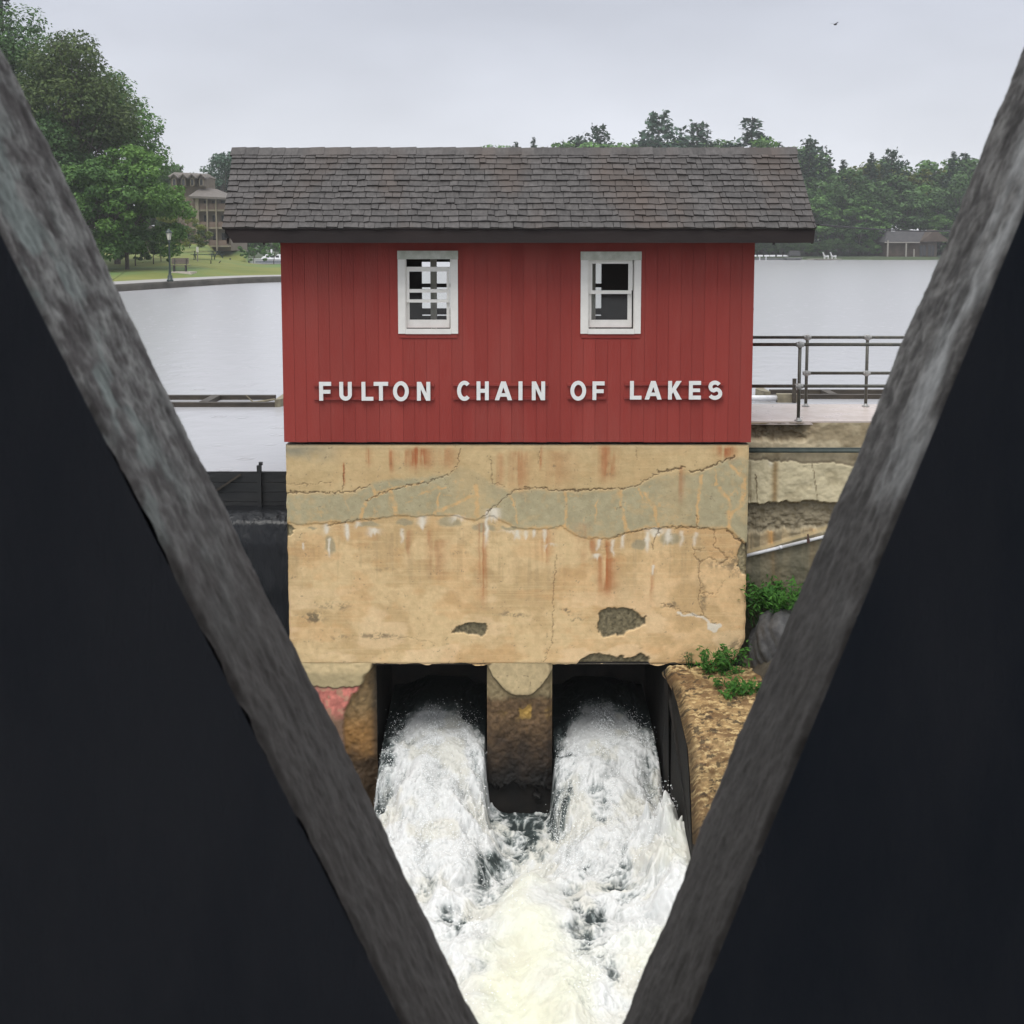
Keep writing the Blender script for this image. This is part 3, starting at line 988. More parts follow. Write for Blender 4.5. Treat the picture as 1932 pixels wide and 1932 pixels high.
def sx_(q): return (740 + q / 1.894) * 0.78922
def sv_(q): return (880 + q / 1.894) * 0.78922
YF = YW - 0.004
words = [('FULTON', (22, 565), [(47, 101), (138, 194), (238, 291), (293, 358), (380, 451), (488, 548)], 61, 145, 'raised white letters reading FULTON on two thin red rails'),
         ('CHAIN', (650, 1080), [(669, 728), (757, 812), (839, 917), (946, 964), (1006, 1066)], 59, 143, 'raised white letters reading CHAIN on two thin red rails'),
         ('OF', (1167, 1343), [(1180, 1251), (1280, 1334)], 59, 142, 'raised white letters reading OF on two thin red rails'),
         ('LAKES', (1425, 1873), [(1449, 1501), (1516, 1592), (1621, 1681), (1715, 1769), (1803, 1862)], 57, 140, 'raised white letters reading LAKES on two thin red rails')]
for word, ext, spans, y0, y1, lab in words:
    a, b = P(sx_(ext[0]), sv_(y1), YF), P(sx_(ext[1]), sv_(y1), YF)
    base = Vector(((a.x + b.x) / 2, YF, a.z))
    t = thing('word_sign', base, lab, 'sign', 'raised words on the red wall')
    top = P(sx_(ext[0]), sv_(y0), YF).z
    h = top - a.z
    for zz in (a.z + 0.11 * h, top - 0.16 * h):
        link('mounting_rail', MB().box(a.x, b.x, YF - 0.022, YF - 0.001, zz - 0.016, zz + 0.016).mesh('mounting_rail', M['red']), t)
        link('rail_ledge', MB().box(a.x, b.x, YF - 0.03, YF - 0.001, zz - 0.026, zz - 0.0175).mesh('rail_ledge', M['red_dark']), t)
    for ch, (q0, q1) in zip(word, spans):
        l, r = P(sx_(q0), sv_(y1), YF), P(sx_(q1), sv_(y1), YF)
        out, hole = glyph(ch, r.x - l.x, h)
        link('letter', prism(out, hole, 0.028, l.x, a.z, YF - 0.031).mesh('letter', M['letter']), t)
# ------------------------------------------------------------------ stained concrete block under the house
YC = 17.43
CT = P(966, 839, YC).z
CB = P(966, 1253.5, YC).z
CXL, CXR = -3.385, 3.543
found = thing('concrete_block', (0.08, (YC + YB) / 2, CB), 'cream concrete block with grey patches, cracks and rust stains under the red house', 'concrete wall')
NX, NZ = 700, 345
s = np.linspace(0, 1, NX)[None, :] * np.ones((NZ, 1))
t = np.linspace(0, 1, NZ)[:, None] * np.ones((1, NX))         # 0 at the top
qx0, qy0 = 42 + s * 1868, 15 + t * 897                        # coordinates of a 1.695x enlargement of the face
wx = (fbm(qx0 / 26, qy0 / 26, 4, 3) - 0.5) * 22
wy = (fbm(qx0 / 26, qy0 / 26, 4, 8) - 0.5) * 22
qx, qy = qx0 + wx, qy0 + wy
n1 = fbm(qx0 / 120, qy0 / 90, 5, 31)
n2 = fbm(qx0 / 22, qy0 / 22, 4, 41)
n3 = fbm(qx0 / 6, qy0 / 6, 3, 51)
vst = fbm(qx0 / 16, qy0 / 240, 4, 61)                          # vertical run-off streaks
hst = fbm(qx0 / 300, qy0 / 5, 3, 71)                           # board marks
cream, peach = np.array(srgb(218, 189, 143)), np.array(srgb(224, 187, 139))
col = np.broadcast_to(cream, (NZ, NX, 3)).copy()
col = mixc(col, peach, sstep(1100, 1700, qx) * sstep(350, 500, qy) * 0.8)
col = mixc(col, srgb(190, 158, 112), sstep(0.42, 0.60, n1) * 0.62)
col = mixc(col, srgb(176, 150, 112), sstep(0.52, 0.68, vst * .6 + n1 * .4) * 0.45 * sstep(300, 420, qy) * sstep(760, 480, qy))
col = mixc(col, srgb(196, 164, 122), sstep(0.48, 0.66, n2) * 0.3)
col = mixc(col, srgb(216, 160, 104), sstep(0.50, 0.64, fbm(qx0 / 150 + 7, qy0 / 110, 4, 35)) * 0.22)
col = mixc(col, srgb(236, 206, 164), sstep(0.52, 0.64, fbm(qx0 / 210 + 3, qy0 / 80 + 5, 4, 37)) * 0.5 * sstep(500, 700, qy))
col = mixc(col, srgb(224, 200, 154), sstep(0.55, 0.72, hst) * 0.25)
# upper course, greyer
U = np.interp(qx0, [42, 310, 350, 400, 470, 600, 700, 745, 800, 870, 960, 1060, 1200, 1360, 1460, 1540, 1620, 1700, 1760, 1850, 1910],
                   [212, 212, 192, 165, 152, 145, 130, 100, 110, 165, 204, 194, 203, 198, 180, 140, 130, 130, 100, 60, 70])
Lw = np.interp(qx0, [42, 200, 350, 480, 620, 720, 800, 860, 900, 960, 1060, 1160, 1230, 1340, 1420, 1500, 1650, 1830, 1910],
                    [332, 332, 316, 298, 302, 300, 318, 300, 312, 348, 354, 346, 386, 394, 370, 352, 346, 352, 420])
wsm = (fbm(qx0 / 18, qy0 / 18, 3, 81) - 0.5) * 16
upper = 1 - sstep(-3, 5, qy0 - Lw + wsm)
col = mixc(col, srgb(196, 172, 128), upper * 0.6)
inb = sstep(-10, 16, qy0 - U + wsm * 0.8) * upper
inb = inb * (0.55 + 0.45 * sstep(0.33, 0.5, n2 * .5 + n1 * .5)) * (1 - 0.45 * np.exp(-((qx0 - 790) / 80) ** 2) * (1 - sstep(100, 230, qy0)))
hold = 1 - 0.55 * np.exp(-((qx0 - 790) / 90) ** 2) - 0.35 * np.exp(-((qx0 - 1620) / 70) ** 2)
grn = np.broadcast_to(np.array(srgb(174, 163, 131)), (NZ, NX, 3)) * (0.86 + 0.28 * n2)[..., None]
col = col * (1 - (inb * hold)[..., None]) + grn * (inb * hold)[..., None]
# ochre veins and crazing in the grey patches
vein = np.zeros_like(qx)
for pts, w in (([(1175, 205), (1171, 345)], 6), ([(1390, 200), (1402, 300), (1425, 372)], 7), ([(1490, 215), (1530, 262), (1548, 352)], 7),
               ([(1720, 135), (1706, 240), (1703, 345)], 7), ([(1790, 195), (1832, 235), (1838, 350)], 8), ([(1830, 90), (1895, 150), (1893, 240), (1840, 300)], 8),
               ([(455, 200), (485, 252), (481, 300)], 9), ([(365, 238), (345, 310)], 7), ([(385, 180), (402, 214), (440, 205)], 8), ([(365, 240), (470, 195), (600, 165)], 5),
               ([(945, 225), (972, 270), (975, 330)], 4), ([(580, 215), (690, 180)], 5), ([(640, 290), (760, 235), (820, 220)], 7), ([(810, 180), (812, 300)], 9),
               ([(1470, 185), (1480, 240), (1530, 262)], 4), ([(1300, 240), (1290, 330)], 3), ([(1775, 110), (1780, 175)], 4), ([(660, 210), (650, 290)], 5)):
    vein = np.maximum(vein, 1 - sstep(w * 0.4, w * 1.5, dpoly(qx, qy, pts)))
craze = ridged(qx0 / 34, qy0 / 40, 3, 91)
vein = np.maximum(vein, sstep(0.80, 0.90, craze) * 0.62 * sstep(0.36, 0.56, fbm(qx0 / 80, qy0 / 60, 3, 95)))
rim = np.exp(-((qy0 - Lw + wsm) / 9) ** 2)
rim = rim * (0.25 + 0.75 * sstep(0.38, 0.58, fbm(qx0 / 40, qy0 / 40, 3, 97)))
vein = vein * (0.45 + 0.55 * sstep(0.36, 0.56, fbm(qx0 / 18, qy0 / 18, 3, 98)))
col = mixc(col, srgb(214, 174, 120), np.clip(vein * inb * 0.85 + rim * 0.75, 0, 1))
for cx, cy, rx, ry in ((520, 326, 40, 15), (370, 336, 60, 13), (145, 352, 24, 9), (700, 330, 60, 24), (940, 352, 40, 10), (1470, 418, 40, 26), (1600, 395, 50, 30), (215, 420, 26, 40), (840, 350, 60, 20)):
    col = mixc(col, srgb(156, 148, 122), (1 - sstep(0.6, 1.05, np.hypot((qx - cx) / rx, (qy - cy) / ry))) * 0.75)
# grey weathering at the top left and under the sill
col = mixc(col, srgb(140, 137, 120), (1 - sstep(20, 70, qy0 - 15 + (n1 - .5) * 90)) * (1 - sstep(60, 330, qx)) * 0.85)
col = mixc(col, srgb(176, 158, 124), (1 - sstep(0, 26, qy0 - 15 + (n2 - .5) * 24)) * 0.6)
# rust
rust = np.zeros_like(qx)
for cx, y0, y1, w, a in ((575, 30, 110, 60, .85), (375, 30, 100, 12, .5), (470, 30, 130, 14, .6), (700, 30, 110, 35, .4), (1065, 20, 110, 9, .7), (985, 40, 210, 40, .45), (910, 50, 190, 16, .35),
                         (1340, 20, 170, 34, .6), (1360, 60, 140, 10, .5), (1150, 40, 200, 60, .25), (1820, 20, 60, 40, .7), (1640, 100, 250, 10, .4), (836, 330, 700, 17, .65), (1340, 470, 640, 34, .85), (1345, 400, 520, 14, .6),
                         (1282, 400, 450, 18, .6), (1095, 360, 500, 20, .45), (1522, 480, 650, 10, .5), (650, 400, 560, 45, .3), (540, 360, 470, 10, .35), (620, 360, 430, 10, .35), (276, 95, 165, 5, .8), (1240, 330, 520, 30, .25)):
    g = np.exp(-((qx0 + (vst - 0.5) * 30 - cx) / w) ** 2)
    rust = np.maximum(rust, min(.95, a * 1.2) * g * sstep(y0 - 12, y0 + 12, qy) * (1 - sstep(y0 + (y1 - y0) * .55, y1 + 30, qy)) * sstep(0.2, 0.55, vst + 0.1 * n2))
col = mixc(col, srgb(172, 104, 60), rust)
col = mixc(col, srgb(150, 62, 46), np.clip(rust - 0.45, 0, 1) * 0.5 * upper)
# white lime runs under the construction joint
lime = np.zeros_like(qx)
for cx, y0, y1, w, a in ((200, 338, 380, 10, .6), (283, 335, 400, 9, .8), (213, 400, 460, 5, .9), (110, 410, 430, 4, .8), (395, 350, 380, 22, .6), (590, 305, 345, 16, .6), (510, 355, 400, 8, .5), (735, 300, 330, 26, .55), (852, 285, 430, 8, .9), (880, 270, 330, 26, .85),
                         (975, 360, 400, 9, .7), (1010, 358, 385, 8, .5), (1045, 358, 395, 8, .6), (1085, 358, 395, 8, .5), (1110, 420, 430, 20, .7), (1298, 458, 480, 14, 1.), (1310, 400, 440, 10, .7), (1365, 396, 460, 7, .5), (1405, 380, 440, 7, .5), (1505, 365, 440, 9, .75),
                         (1590, 355, 420, 14, .6), (1645, 360, 430, 8, .4), (1700, 365, 430, 8, .4), (1527, 505, 540, 5, .9), (330, 320, 350, 12, .5), (950, 360, 376, 40, .4), (1540, 352, 372, 40, .6)):
    g = np.exp(-((qx0 + (n2 - .5) * 14 - cx) / w) ** 2)
    lime = np.maximum(lime, min(1, a * 1.6) * g * sstep(y0 - 5, y0 + 5, qy) * (1 - sstep(y0 + (y1 - y0) * .6, y1 + 8, qy + (vst - .5) * 60)))
lime = np.maximum(lime, 0.95 * (1 - sstep(0, 5, inpoly(qx, qy, [(1755, 745), (1790, 742), (1815, 752), (1800, 765), (1772, 780), (1760, 765)]))))
lime = np.maximum(lime, 0.85 * (1 - sstep(3, 8, dpoly(qx, qy, [(1632, 700), (1650, 712), (1690, 708), (1740, 714), (1770, 745)]))))
col = mixc(col, srgb(226, 216, 198), np.clip(lime, 0, 1))
# soot and lichen smudges
smud = np.zeros_like(qx)
for cx, cy, rx, ry, a in ((140, 715, 70, 30, .6), (230, 670, 90, 18, .35), (400, 795, 130, 14, .45), (250, 800, 60, 10, .3), (960, 705, 80, 14, .45), (1180, 690, 18, 12, .6), (1230, 725, 60, 8, .4), (1690, 885, 28, 30, .8),
                          (1735, 640, 18, 70, .45), (1600, 670, 40, 16, .5), (1790, 500, 60, 24, .35), (1860, 490, 50, 60, .5), (740, 455, 40, 10, .35), (1880, 850, 40, 60, .45), (430, 520, 60, 10, .2)):
    smud = np.maximum(smud, a * (1 - sstep(0.3, 1.1, np.hypot((qx - cx) / rx, (qy - cy) / ry))))
col = mixc(col, srgb(116, 102, 80), np.clip(smud * 1.5, 0, .9) * sstep(0.40, 0.56, n2 * 0.6 + n3 * 0.4))
col = mixc(col, srgb(120, 108, 86), sstep(0.72, 0.77, n3 * 0.55 + n2 * 0.45) * 0.6)
# spalls, broken away
sp = np.full_like(qx, 1e9)
for pts in ([(708, 783), (722, 757), (762, 744), (795, 738), (852, 746), (848, 768), (836, 795), (780, 789), (740, 782)],
            [(1303, 735), (1312, 692), (1342, 676), (1400, 674), (1445, 682), (1500, 718), (1503, 745), (1450, 770), (1400, 790), (1335, 800), (1310, 780)],
            [(1252, 912), (1262, 895), (1290, 876), (1330, 868), (1400, 874), (1450, 884), (1500, 868), (1540, 880), (1566, 912)],
            [(30, 338), (58, 343), (80, 350), (62, 362), (66, 372), (50, 384), (30, 386)], [(1925, 415), (1890, 412), (1872, 450), (1880, 480), (1868, 510), (1890, 540), (1925, 545)]):
    sp = np.minimum(sp, inpoly(qx, qy, pts))
spm = 1 - sstep(-4, 3, sp)
agg = fbm(qx0 / 9, qy0 / 9, 4, 101)
sc = np.broadcast_to(np.array(srgb(112, 103, 80)), (NZ, NX, 3)) * (0.2 + 1.6 * agg)[..., None]
chip = (np.minimum(np.abs(qx0 - 55), np.abs(qx0 - 1895)) < 50)
sc = np.where(chip[..., None], sc * 1.7, sc)
col = col * (1 - spm[..., None]) + sc * spm[..., None]
depth = spm * (0.035 + 0.02 * (agg - 0.5))
# cracks
crack = np.zeros_like(qx)
jx, jy = qx0 + (fbm(qx0 / 14, qy0 / 14, 4, 111, .6) - .5) * 22, qy0 + (fbm(qx0 / 14, qy0 / 14, 4, 121, .6) - .5) * 22
lw = fbm(qx0 / 30, qy0 / 30, 2, 131)
for pts, w, a in (([(42, 205), (120, 208), (200, 207), (310, 205), (360, 183), (385, 178)], 2.6, 1), ([(42, 175), (150, 172), (220, 165)], 1.4, .6),
                  ([(365, 240), (420, 212), (470, 195), (540, 178), (620, 165), (690, 140), (720, 112), (740, 80), (745, 30)], 1.6, .85),
                  ([(830, 310), (855, 285), (905, 247), (960, 200), (985, 192), (1060, 190)], 1.8, .85), ([(1060, 190), (1140, 200), (1200, 199), (1260, 196), (1360, 193)], 3.4, 1),
                  ([(1360, 193), (1440, 186), (1465, 175), (1480, 163), (1530, 140), (1555, 122)], 2.0, .9), ([(1540, 121), (1600, 119), (1650, 103)], 3.2, 1), ([(1672, 124), (1720, 119), (1780, 92), (1848, 61)], 3.0, 1),
                  ([(200, 345), (280, 326), (345, 315), (420, 318)], 1.6, .7), ([(1370, 390), (1440, 368), (1520, 355), (1600, 347), (1650, 346), (1700, 350), (1760, 355)], 1.9, .85),
                  ([(1830, 358), (1850, 380), (1890, 410), (1912, 425)], 4.0, 1), ([(1550, 370), (1532, 405), (1528, 440)], 2, .8), ([(1770, 355), (1785, 400), (1775, 430), (1810, 445), (1830, 480), (1800, 500)], 1.8, .7),
                  ([(1690, 420), (1700, 470), (1722, 490), (1715, 540), (1727, 600), (1718, 650), (1737, 705)], 2.2, .7), ([(1720, 487), (1760, 470), (1792, 490)], 2, .6), ([(1725, 620), (1775, 622)], 2, .55), ([(1690, 440), (1770, 445)], 1.4, .5),
                  ([(1135, 460), (1130, 540), (1122, 640), (1120, 760), (1119, 840), (1113, 908)], 1.7, .7), ([(870, 60), (868, 110), (880, 170), (930, 180)], 1.5, .65), ([(276, 95), (277, 160), (268, 200)], 1.5, .7),
                  ([(1560, 660), (1620, 680), (1650, 697), (1740, 712), (1790, 745)], 1.6, .6), ([(1458, 20), (1455, 80)], 1.2, .5), ([(1067, 20), (1062, 90)], 1.4, .6), ([(1555, 350), (1552, 372)], 4, .9), ([(1706, 346), (1704, 300)], 2, .8), ([(400, 795), (540, 800), (640, 822)], 1.2, .35), ([(1820, 560), (1790, 620)], 1.2, .4)):
    ww = w * (0.35 + 0.9 * lw)
    crack = np.maximum(crack, a * (1 - sstep(ww * 0.5, ww * 1.5 + 0.6, dpoly(jx, jy, pts))))
col = mixc(col, srgb(84, 64, 46), crack * 0.68)
depth = depth + crack * 0.012 + (n3 - .5) * 0.003 + (n1 - .5) * 0.012 + 0.006 * (1 - upper) * 0
depth = depth - 0.012 * upper * (1 - spm) + 0.0
# outline: lower corners rounded off
v_ = t
xr = CXR - 0.10 * sstep(0.87, 0.97, v_) - 0.09 * sstep(0.95, 1.0, v_) - 0.02 * (fbm(v_ * 30, v_ * 0, 3, 141) - 0.5) * sstep(0.3, 0.5, v_)
xl = CXL + 0.02 * (fbm(v_ * 26, v_ * 0 + 4, 3, 151) - 0.5)
X = xl + (xr - xl) * s
Z = CT + (CB - CT) * t + (fbm(X * 4, X * 0, 4, 161) - .5) * 0.09 * t ** 30
ed = np.minimum(np.minimum(X - xl, xr - X), np.minimum(Z - CB, CT - Z))
Y = YC + depth + 0.02 * np.exp(-(ed / 0.02) ** 2)
link('weathered_face', grid_mesh('weathered_face', X, Y, Z, M['conc'], stain=col, flip=True), found)
# body behind the face, its rim following the outline
ring = [(xl[i, 0], Z[i, 0]) for i in range(0, NZ, 4)] + [(xl[-1, 0], CB)] + [(xr[i, 0], Z[i, 0]) for i in range(NZ - 1, -1, -4)] + [(xr[0, 0], CT)]
b = MB()
m_ = len(ring)
b.v += [(x, YC + 0.012, z) for x, z in ring] + [(x, YB + 0.05, z) for x, z in ring]
for i in range(m_):
    j = (i + 1) % m_
    b.f.append((i, j, m_ + j, m_ + i)); b.mi.append(0)
b.f.append(tuple(m_ + i for i in range(m_))); b.mi.append(0)
link('block_body', b.mesh('block_body', M['conc_grey']), found)

# ------------------------------------------------------------------ outlet: abutment, pier, tunnels
OX = [P(708, 1258, YC).x, P(918, 1258, YC).x, P(1043, 1258, YC).x, P(1252, 1258, YC).x]
ZR = -5.25
def face_grid(x0, x1, z0, z1, nx, nz):
    s = np.linspace(0, 1, nx)[None, :] * np.ones((nz, 1))
    t = np.linspace(0, 1, nz)[:, None] * np.ones((1, nx))
    return s, t, x0 + (x1 - x0) * s, z1 + (z0 - z1) * t

gate = thing('outlet_sluice', ((OX[1] + OX[2]) / 2, 18.4, ZR - 1), 'pair of dark outlet openings with an eroded brown pier between them', 'sluice')
# pier
s, t, X, Z = face_grid(OX[1] + 0.004, OX[2] - 0.004, ZR - 0.6, CB + 0.035, 110, 270)
rx, rz = X - OX[1], CB - Z
wpx = OX[2] - OX[1]
n = fbm(X * 5, Z * 5, 5, 201); nn = fbm(X * 18, Z * 18, 4, 211); wv = (fbm(X * 7, Z * 7, 3, 221) - .5) * 0.12
lower = sstep(-0.02, 0.02, rz - (0.50 - 1.3 * np.abs(rx / wpx - 0.52) ** 2.2 * 1.6) + wv)
col = np.broadcast_to(np.array(srgb(188, 168, 130)), X.shape + (3,)) * (0.75 + 0.5 * nn)[..., None]
craz = sstep(0.86, 0.93, ridged(X * 5.5, Z * 5.5, 3, 231)) * sstep(0.1, 0.2, rz)
col = mixc(col, srgb(96, 82, 60), craz * 0.7)
br = np.broadcast_to(np.array(srgb(98, 78, 56)), X.shape + (3,)) * (0.35 + 1.3 * nn)[..., None]
br = mixc(br, srgb(150, 136, 104), (1 - sstep(0.05, 0.18, rz - 0.42 + wv)) * 0.7)
br = mixc(br, srgb(176, 142, 74), sstep(0.5, 0.62, n) * np.exp(-((rz - 0.78) / 0.12) ** 2) * np.exp(-((rx / wpx - 0.62) / 0.25) ** 2))
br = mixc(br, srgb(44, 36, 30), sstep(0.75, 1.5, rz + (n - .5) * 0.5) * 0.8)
col = col * (1 - lower[..., None]) + br * lower[..., None]
lip = np.exp(-((rz - (0.50 - 1.3 * np.abs(rx / wpx - 0.52) ** 2.2 * 1.6) + wv) / 0.03) ** 2)
col = mixc(col, srgb(40, 33, 25), lip * 0.6)
side = np.minimum(rx, wpx - rx)
Y = YC + 0.01 + lower * (0.05 + 0.035 * (nn - .5) + 0.05 * (n - .5)) + 0.06 * np.exp(-(side / 0.05) ** 2) + 0.35 * sstep(1.95, 2.15, rz + (n - .5) * .5)
col = mixc(col, srgb(24, 24, 24), sstep(1.2, 2.0, rz + (n - .5) * .6) * 0.95)  # pier foot blackened: shade of the undercut put into the colour
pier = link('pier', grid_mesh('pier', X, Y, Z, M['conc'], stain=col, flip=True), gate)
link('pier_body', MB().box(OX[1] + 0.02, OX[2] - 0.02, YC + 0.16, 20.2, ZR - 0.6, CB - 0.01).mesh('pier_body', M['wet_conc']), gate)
# left abutment
AX0 = -6.0
s, t, X, Z = face_grid(AX0, OX[0] - 0.004, ZR - 0.6, CB + 0.035, 240, 200)
rx, rz = OX[0] - X, CB - Z
n = fbm(X * 4, Z * 4, 5, 301); nn = fbm(X * 16, Z * 16, 4, 311); wv = (fbm(X * 6, Z * 6, 3, 321) - .5) * 0.16
col = np.broadcast_to(np.array(srgb(206, 184, 142)), X.shape + (3,)) * (0.85 + 0.3 * nn)[..., None]
col = mixc(col, srgb(150, 138, 106), sstep(0.10, 0.2, rz + wv * .6) * 0.6)
pl = sstep(-0.012, 0.012, rz - 0.34 + wv)
pink = np.broadcast_to(np.array(srgb(200, 122, 110)), X.shape + (3,)) * (0.5 + 1.0 * nn)[..., None]
pink = mixc(pink, srgb(176, 150, 122), sstep(0.48, 0.62, fbm(X * 11, Z * 11, 5, 331)) * 0.6)
pink = mixc(pink, srgb(120, 96, 78), sstep(0.55, 0.95, rz + (n - .5) * .5))
col = col * (1 - pl[..., None]) + pink * pl[..., None]
er = sstep(-0.02, 0.03, (0.06 + 0.42 * np.clip(rz / 0.75, 0, 1)) - rx + wv * 0.7)
rk = np.broadcast_to(np.array(srgb(126, 104, 72)), X.shape + (3,)) * (0.35 + 1.3 * nn)[..., None]
rk = mixc(rk, srgb(150, 108, 58), sstep(0.6, 1.1, rz + (n - .5) * .3) * 0.7)
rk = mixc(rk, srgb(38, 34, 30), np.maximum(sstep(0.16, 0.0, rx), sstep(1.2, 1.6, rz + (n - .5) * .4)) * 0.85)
col = col * (1 - er[..., None]) + rk * er[..., None]
col = mixc(col, srgb(40, 34, 28), np.exp(-((rz - 0.34 + wv) / 0.012) ** 2) * (1 - er) * 0.7)
Y = YC + 0.008 + pl * 0.02 + er * (0.06 + 0.03 * nn + 0.05 * (n - .5)) + 0.10 * sstep(0.25, 0.0, rx) * er + (nn - .5) * 0.015
link('abutment', grid_mesh('abutment', X, Y, Z, M['conc'], stain=col, flip=True), gate)
link('abutment_body', MB().box(AX0, OX[0] - 0.03, YC + 0.26, 20.2, ZR - 0.6, CB - 0.01).mesh('abutment_body', M['wet_conc']), gate)
link('footing', MB().box(OX[3] + 0.41, 3.72, YC + 0.03, 20.2, ZR - 0.6, CB - 0.004).mesh('footing', M['wet_conc']), gate)
# ceilings and back of the tunnels, right-hand wall
link('tunnel_lining', MB().box(OX[0] - 0.1, OX[3] + 0.3, YC + 0.06, 20.4, CB + 0.005, CB + 0.2).box(OX[0] - 0.1, OX[3] + 0.3, 20.21, 20.4, ZR - 0.6, CB).box(OX[3] + 0.03, OX[3] + 0.4, YC + 0.05, 20.2, ZR - 0.6, CB - 0.002).mesh('tunnel_lining', M['wet_conc']), gate)
lip_ = MB()
for k in range(2):
    x0, x1 = OX[2 * k], OX[2 * k + 1]
    lip_.box(x0 + 0.003, x1 - 0.003, YC + 0.02, YC + 0.058, CB - 0.012, CB + 0.03)
link('lintel_edge', lip_.mesh('lintel_edge', M['wet_conc']), gate)

# ------------------------------------------------------------------ wing wall on the right of the outlet
wing = thing('wing_wall', (2.9, 16.3, ZR - 1), 'mottled yellow-brown concrete wing wall sloping down beside the right-hand outlet', 'wall')
NU, NV = 150, 330
u = np.linspace(0, 1, NU)[None, :] * np.ones((NV, 1))
w = np.linspace(0, 1, NV)[:, None] * np.ones((1, NU))
# profile from the house foot outwards: (distance towards the camera, height)
prof_d = np.array([0.0, 0.5, 1.2, 2.0, 2.25, 2.45, 2.6])
prof_y = YC - prof_d
prof_z = np.array([CB - 0.02, CB - 0.06, CB - 0.16, CB - 0.32, CB - 0.62, CB - 1.15, CB - 1.5])
L_ = np.concatenate([[0], np.cumsum(np.hypot(np.diff(prof_y), np.diff(prof_z)))]); L_ /= L_[-1]
PY, PZ = np.interp(w, L_, prof_y), np.interp(w, L_, prof_z)
xi = OX[3] + 0.10 * sstep(0, 0.25, w) - 0.02
X = xi + (3.75 - xi) * u
n = fbm(X * 5, (PY + PZ) * 6, 6, 401, .62); nn = fbm(X * 22, (PY + PZ) * 22, 4, 411); hs = fbm(X * 12, (PY + PZ) * 26, 5, 421, 0.65)
col = np.broadcast_to(np.array(srgb(146, 120, 82)), X.shape + (3,)) * (0.5 + 1.0 * nn)[..., None]
col = mixc(col, srgb(96, 70, 44), sstep(0.45, 0.62, n) * 0.75)
col = mixc(col, srgb(196, 170, 122), sstep(0.52, 0.66, hs) * sstep(0.12, 0.3, w) * sstep(0.95, 0.8, w) * 0.85)
col = mixc(col, srgb(206, 182, 134), (1 - sstep(0.02, 0.15, w + (n - .5) * .2)) * sstep(0.4, 0.6, nn) * 0.8)
col = mixc(col, srgb(50, 42, 32), sstep(0.60, 0.66, fbm(X * 9, (PY + PZ) * 12, 5, 431, .6)) * 0.8)
col = mixc(col, srgb(70, 52, 36), sstep(0.88, 0.97, w) * 0.7)
col = mixc(col, srgb(60, 50, 38), (1 - sstep(0.0, 0.12, u + (n - .5) * .1)) * 0.7)
dz = (nn - .5) * 0.035 + (n - .5) * 0.06 - 0.12 * np.exp(-(u / 0.05) ** 2)
link('wall_top', grid_mesh('wall_top', X, PY - dz * 0.3, PZ + dz, M['conc'], stain=col, flip=True), wing)
wb = MB()
ring = list(zip(prof_y, prof_z - 0.07))
for k in range(len(ring) - 1):
    (y0, z0), (y1, z1) = ring[k], ring[k + 1]
    wb.face([(OX[3] + (0.005 if k < 1 else 0.06), y0, z0), (OX[3] + (0.005 if k < 1 else 0.06), y1, z1), (OX[3] + 0.06, y1, ZR - 0.6), (OX[3] + (0.005 if k < 1 else 0.06), y0, ZR - 0.6)])
y1, z1 = ring[-1]
wb.face([(OX[3] + 0.06, y1, z1), (3.75, y1, z1), (3.75, y1, ZR - 0.6), (OX[3] + 0.06, y1, ZR - 0.6)])
wb.face([(OX[3], YC, CB - 0.09), (3.75, YC, CB - 0.09), (3.75, y1, z1), (OX[3] + 0.06, y1, z1)][::-1])
link('wall_side', wb.mesh('wall_side', M['wet_conc']), wing)
link('apron_wall', MB().hexa([(2.40, 11.0, ZR - .5), (3.7, 11.0, ZR - .5), (2.40, 14.80, ZR - .5), (3.7, 14.80, ZR - .5),
                               (2.46, 11.0, CB - 1.9), (3.7, 11.0, CB - 1.9), (2.46, 14.81, CB - 1.62), (3.7, 14.81, CB - 1.62)]).mesh('apron_wall', M['wet_conc']), wing)
link('apron_slab', MB().hexa([(2.56, 13.6, CB - 1.86), (3.3, 13.6, CB - 1.86), (2.52, 14.6, CB - 1.70), (3.4, 14.6, CB - 1.70), (2.60, 13.65, CB - 1.76), (3.3, 13.65, CB - 1.76), (2.54, 14.58, CB - 1.58), (3.4, 14.58, CB - 1.58)]).mesh('apron_slab', M['conc_grey']), wing)

# ------------------------------------------------------------------ retaining wall, deck and pipes on the right
YN = 17.95
ZD = P(1506, 795, YN).z
RX0, RX1 = 3.60, 14.0
rwall = thing('retaining_wall', (6, 18.9, -3), 'flaking layered concrete wall under the pale wet deck, right of the red house', 'wall')
zl = {v: P(1500, v, YN).z for v in (845, 858, 945, 950, 1010, 1060, 1095)}
NXr, NZr = 420, 330
s = np.linspace(0, 1, NXr)[None, :] * np.ones((NZr, 1))
s = s ** 1.5
t = np.linspace(0, 1, NZr)[:, None] * np.ones((1, NXr))
X = RX0 + (RX1 - RX0) * s
zbot = -2.75
Z = (ZD - 0.02) + (zbot - ZD) * t
n = fbm(X * 3, Z * 3, 5, 501); nn = fbm(X * 14, Z * 14, 4, 511); vs_ = fbm(X * 9, Z * 0.9, 4, 521)
w1 = (fbm(X * 3.2, X * 0, 4, 531) - .5) * 0.17 + (fbm(X * 16, X * 0, 3, 532) - .5) * 0.05
w2 = (fbm(X * 3.2, X * 0 + 7, 4, 541) - .5) * 0.12 + (fbm(X * 18, X * 0, 3, 542) - .5) * 0.05
col = np.broadcast_to(np.array(srgb(182, 168, 140)), X.shape + (3,)) * (0.8 + 0.4 * nn)[..., None]
col = mixc(col, srgb(120, 104, 76), sstep(0.45, 0.62, n) * 0.5)
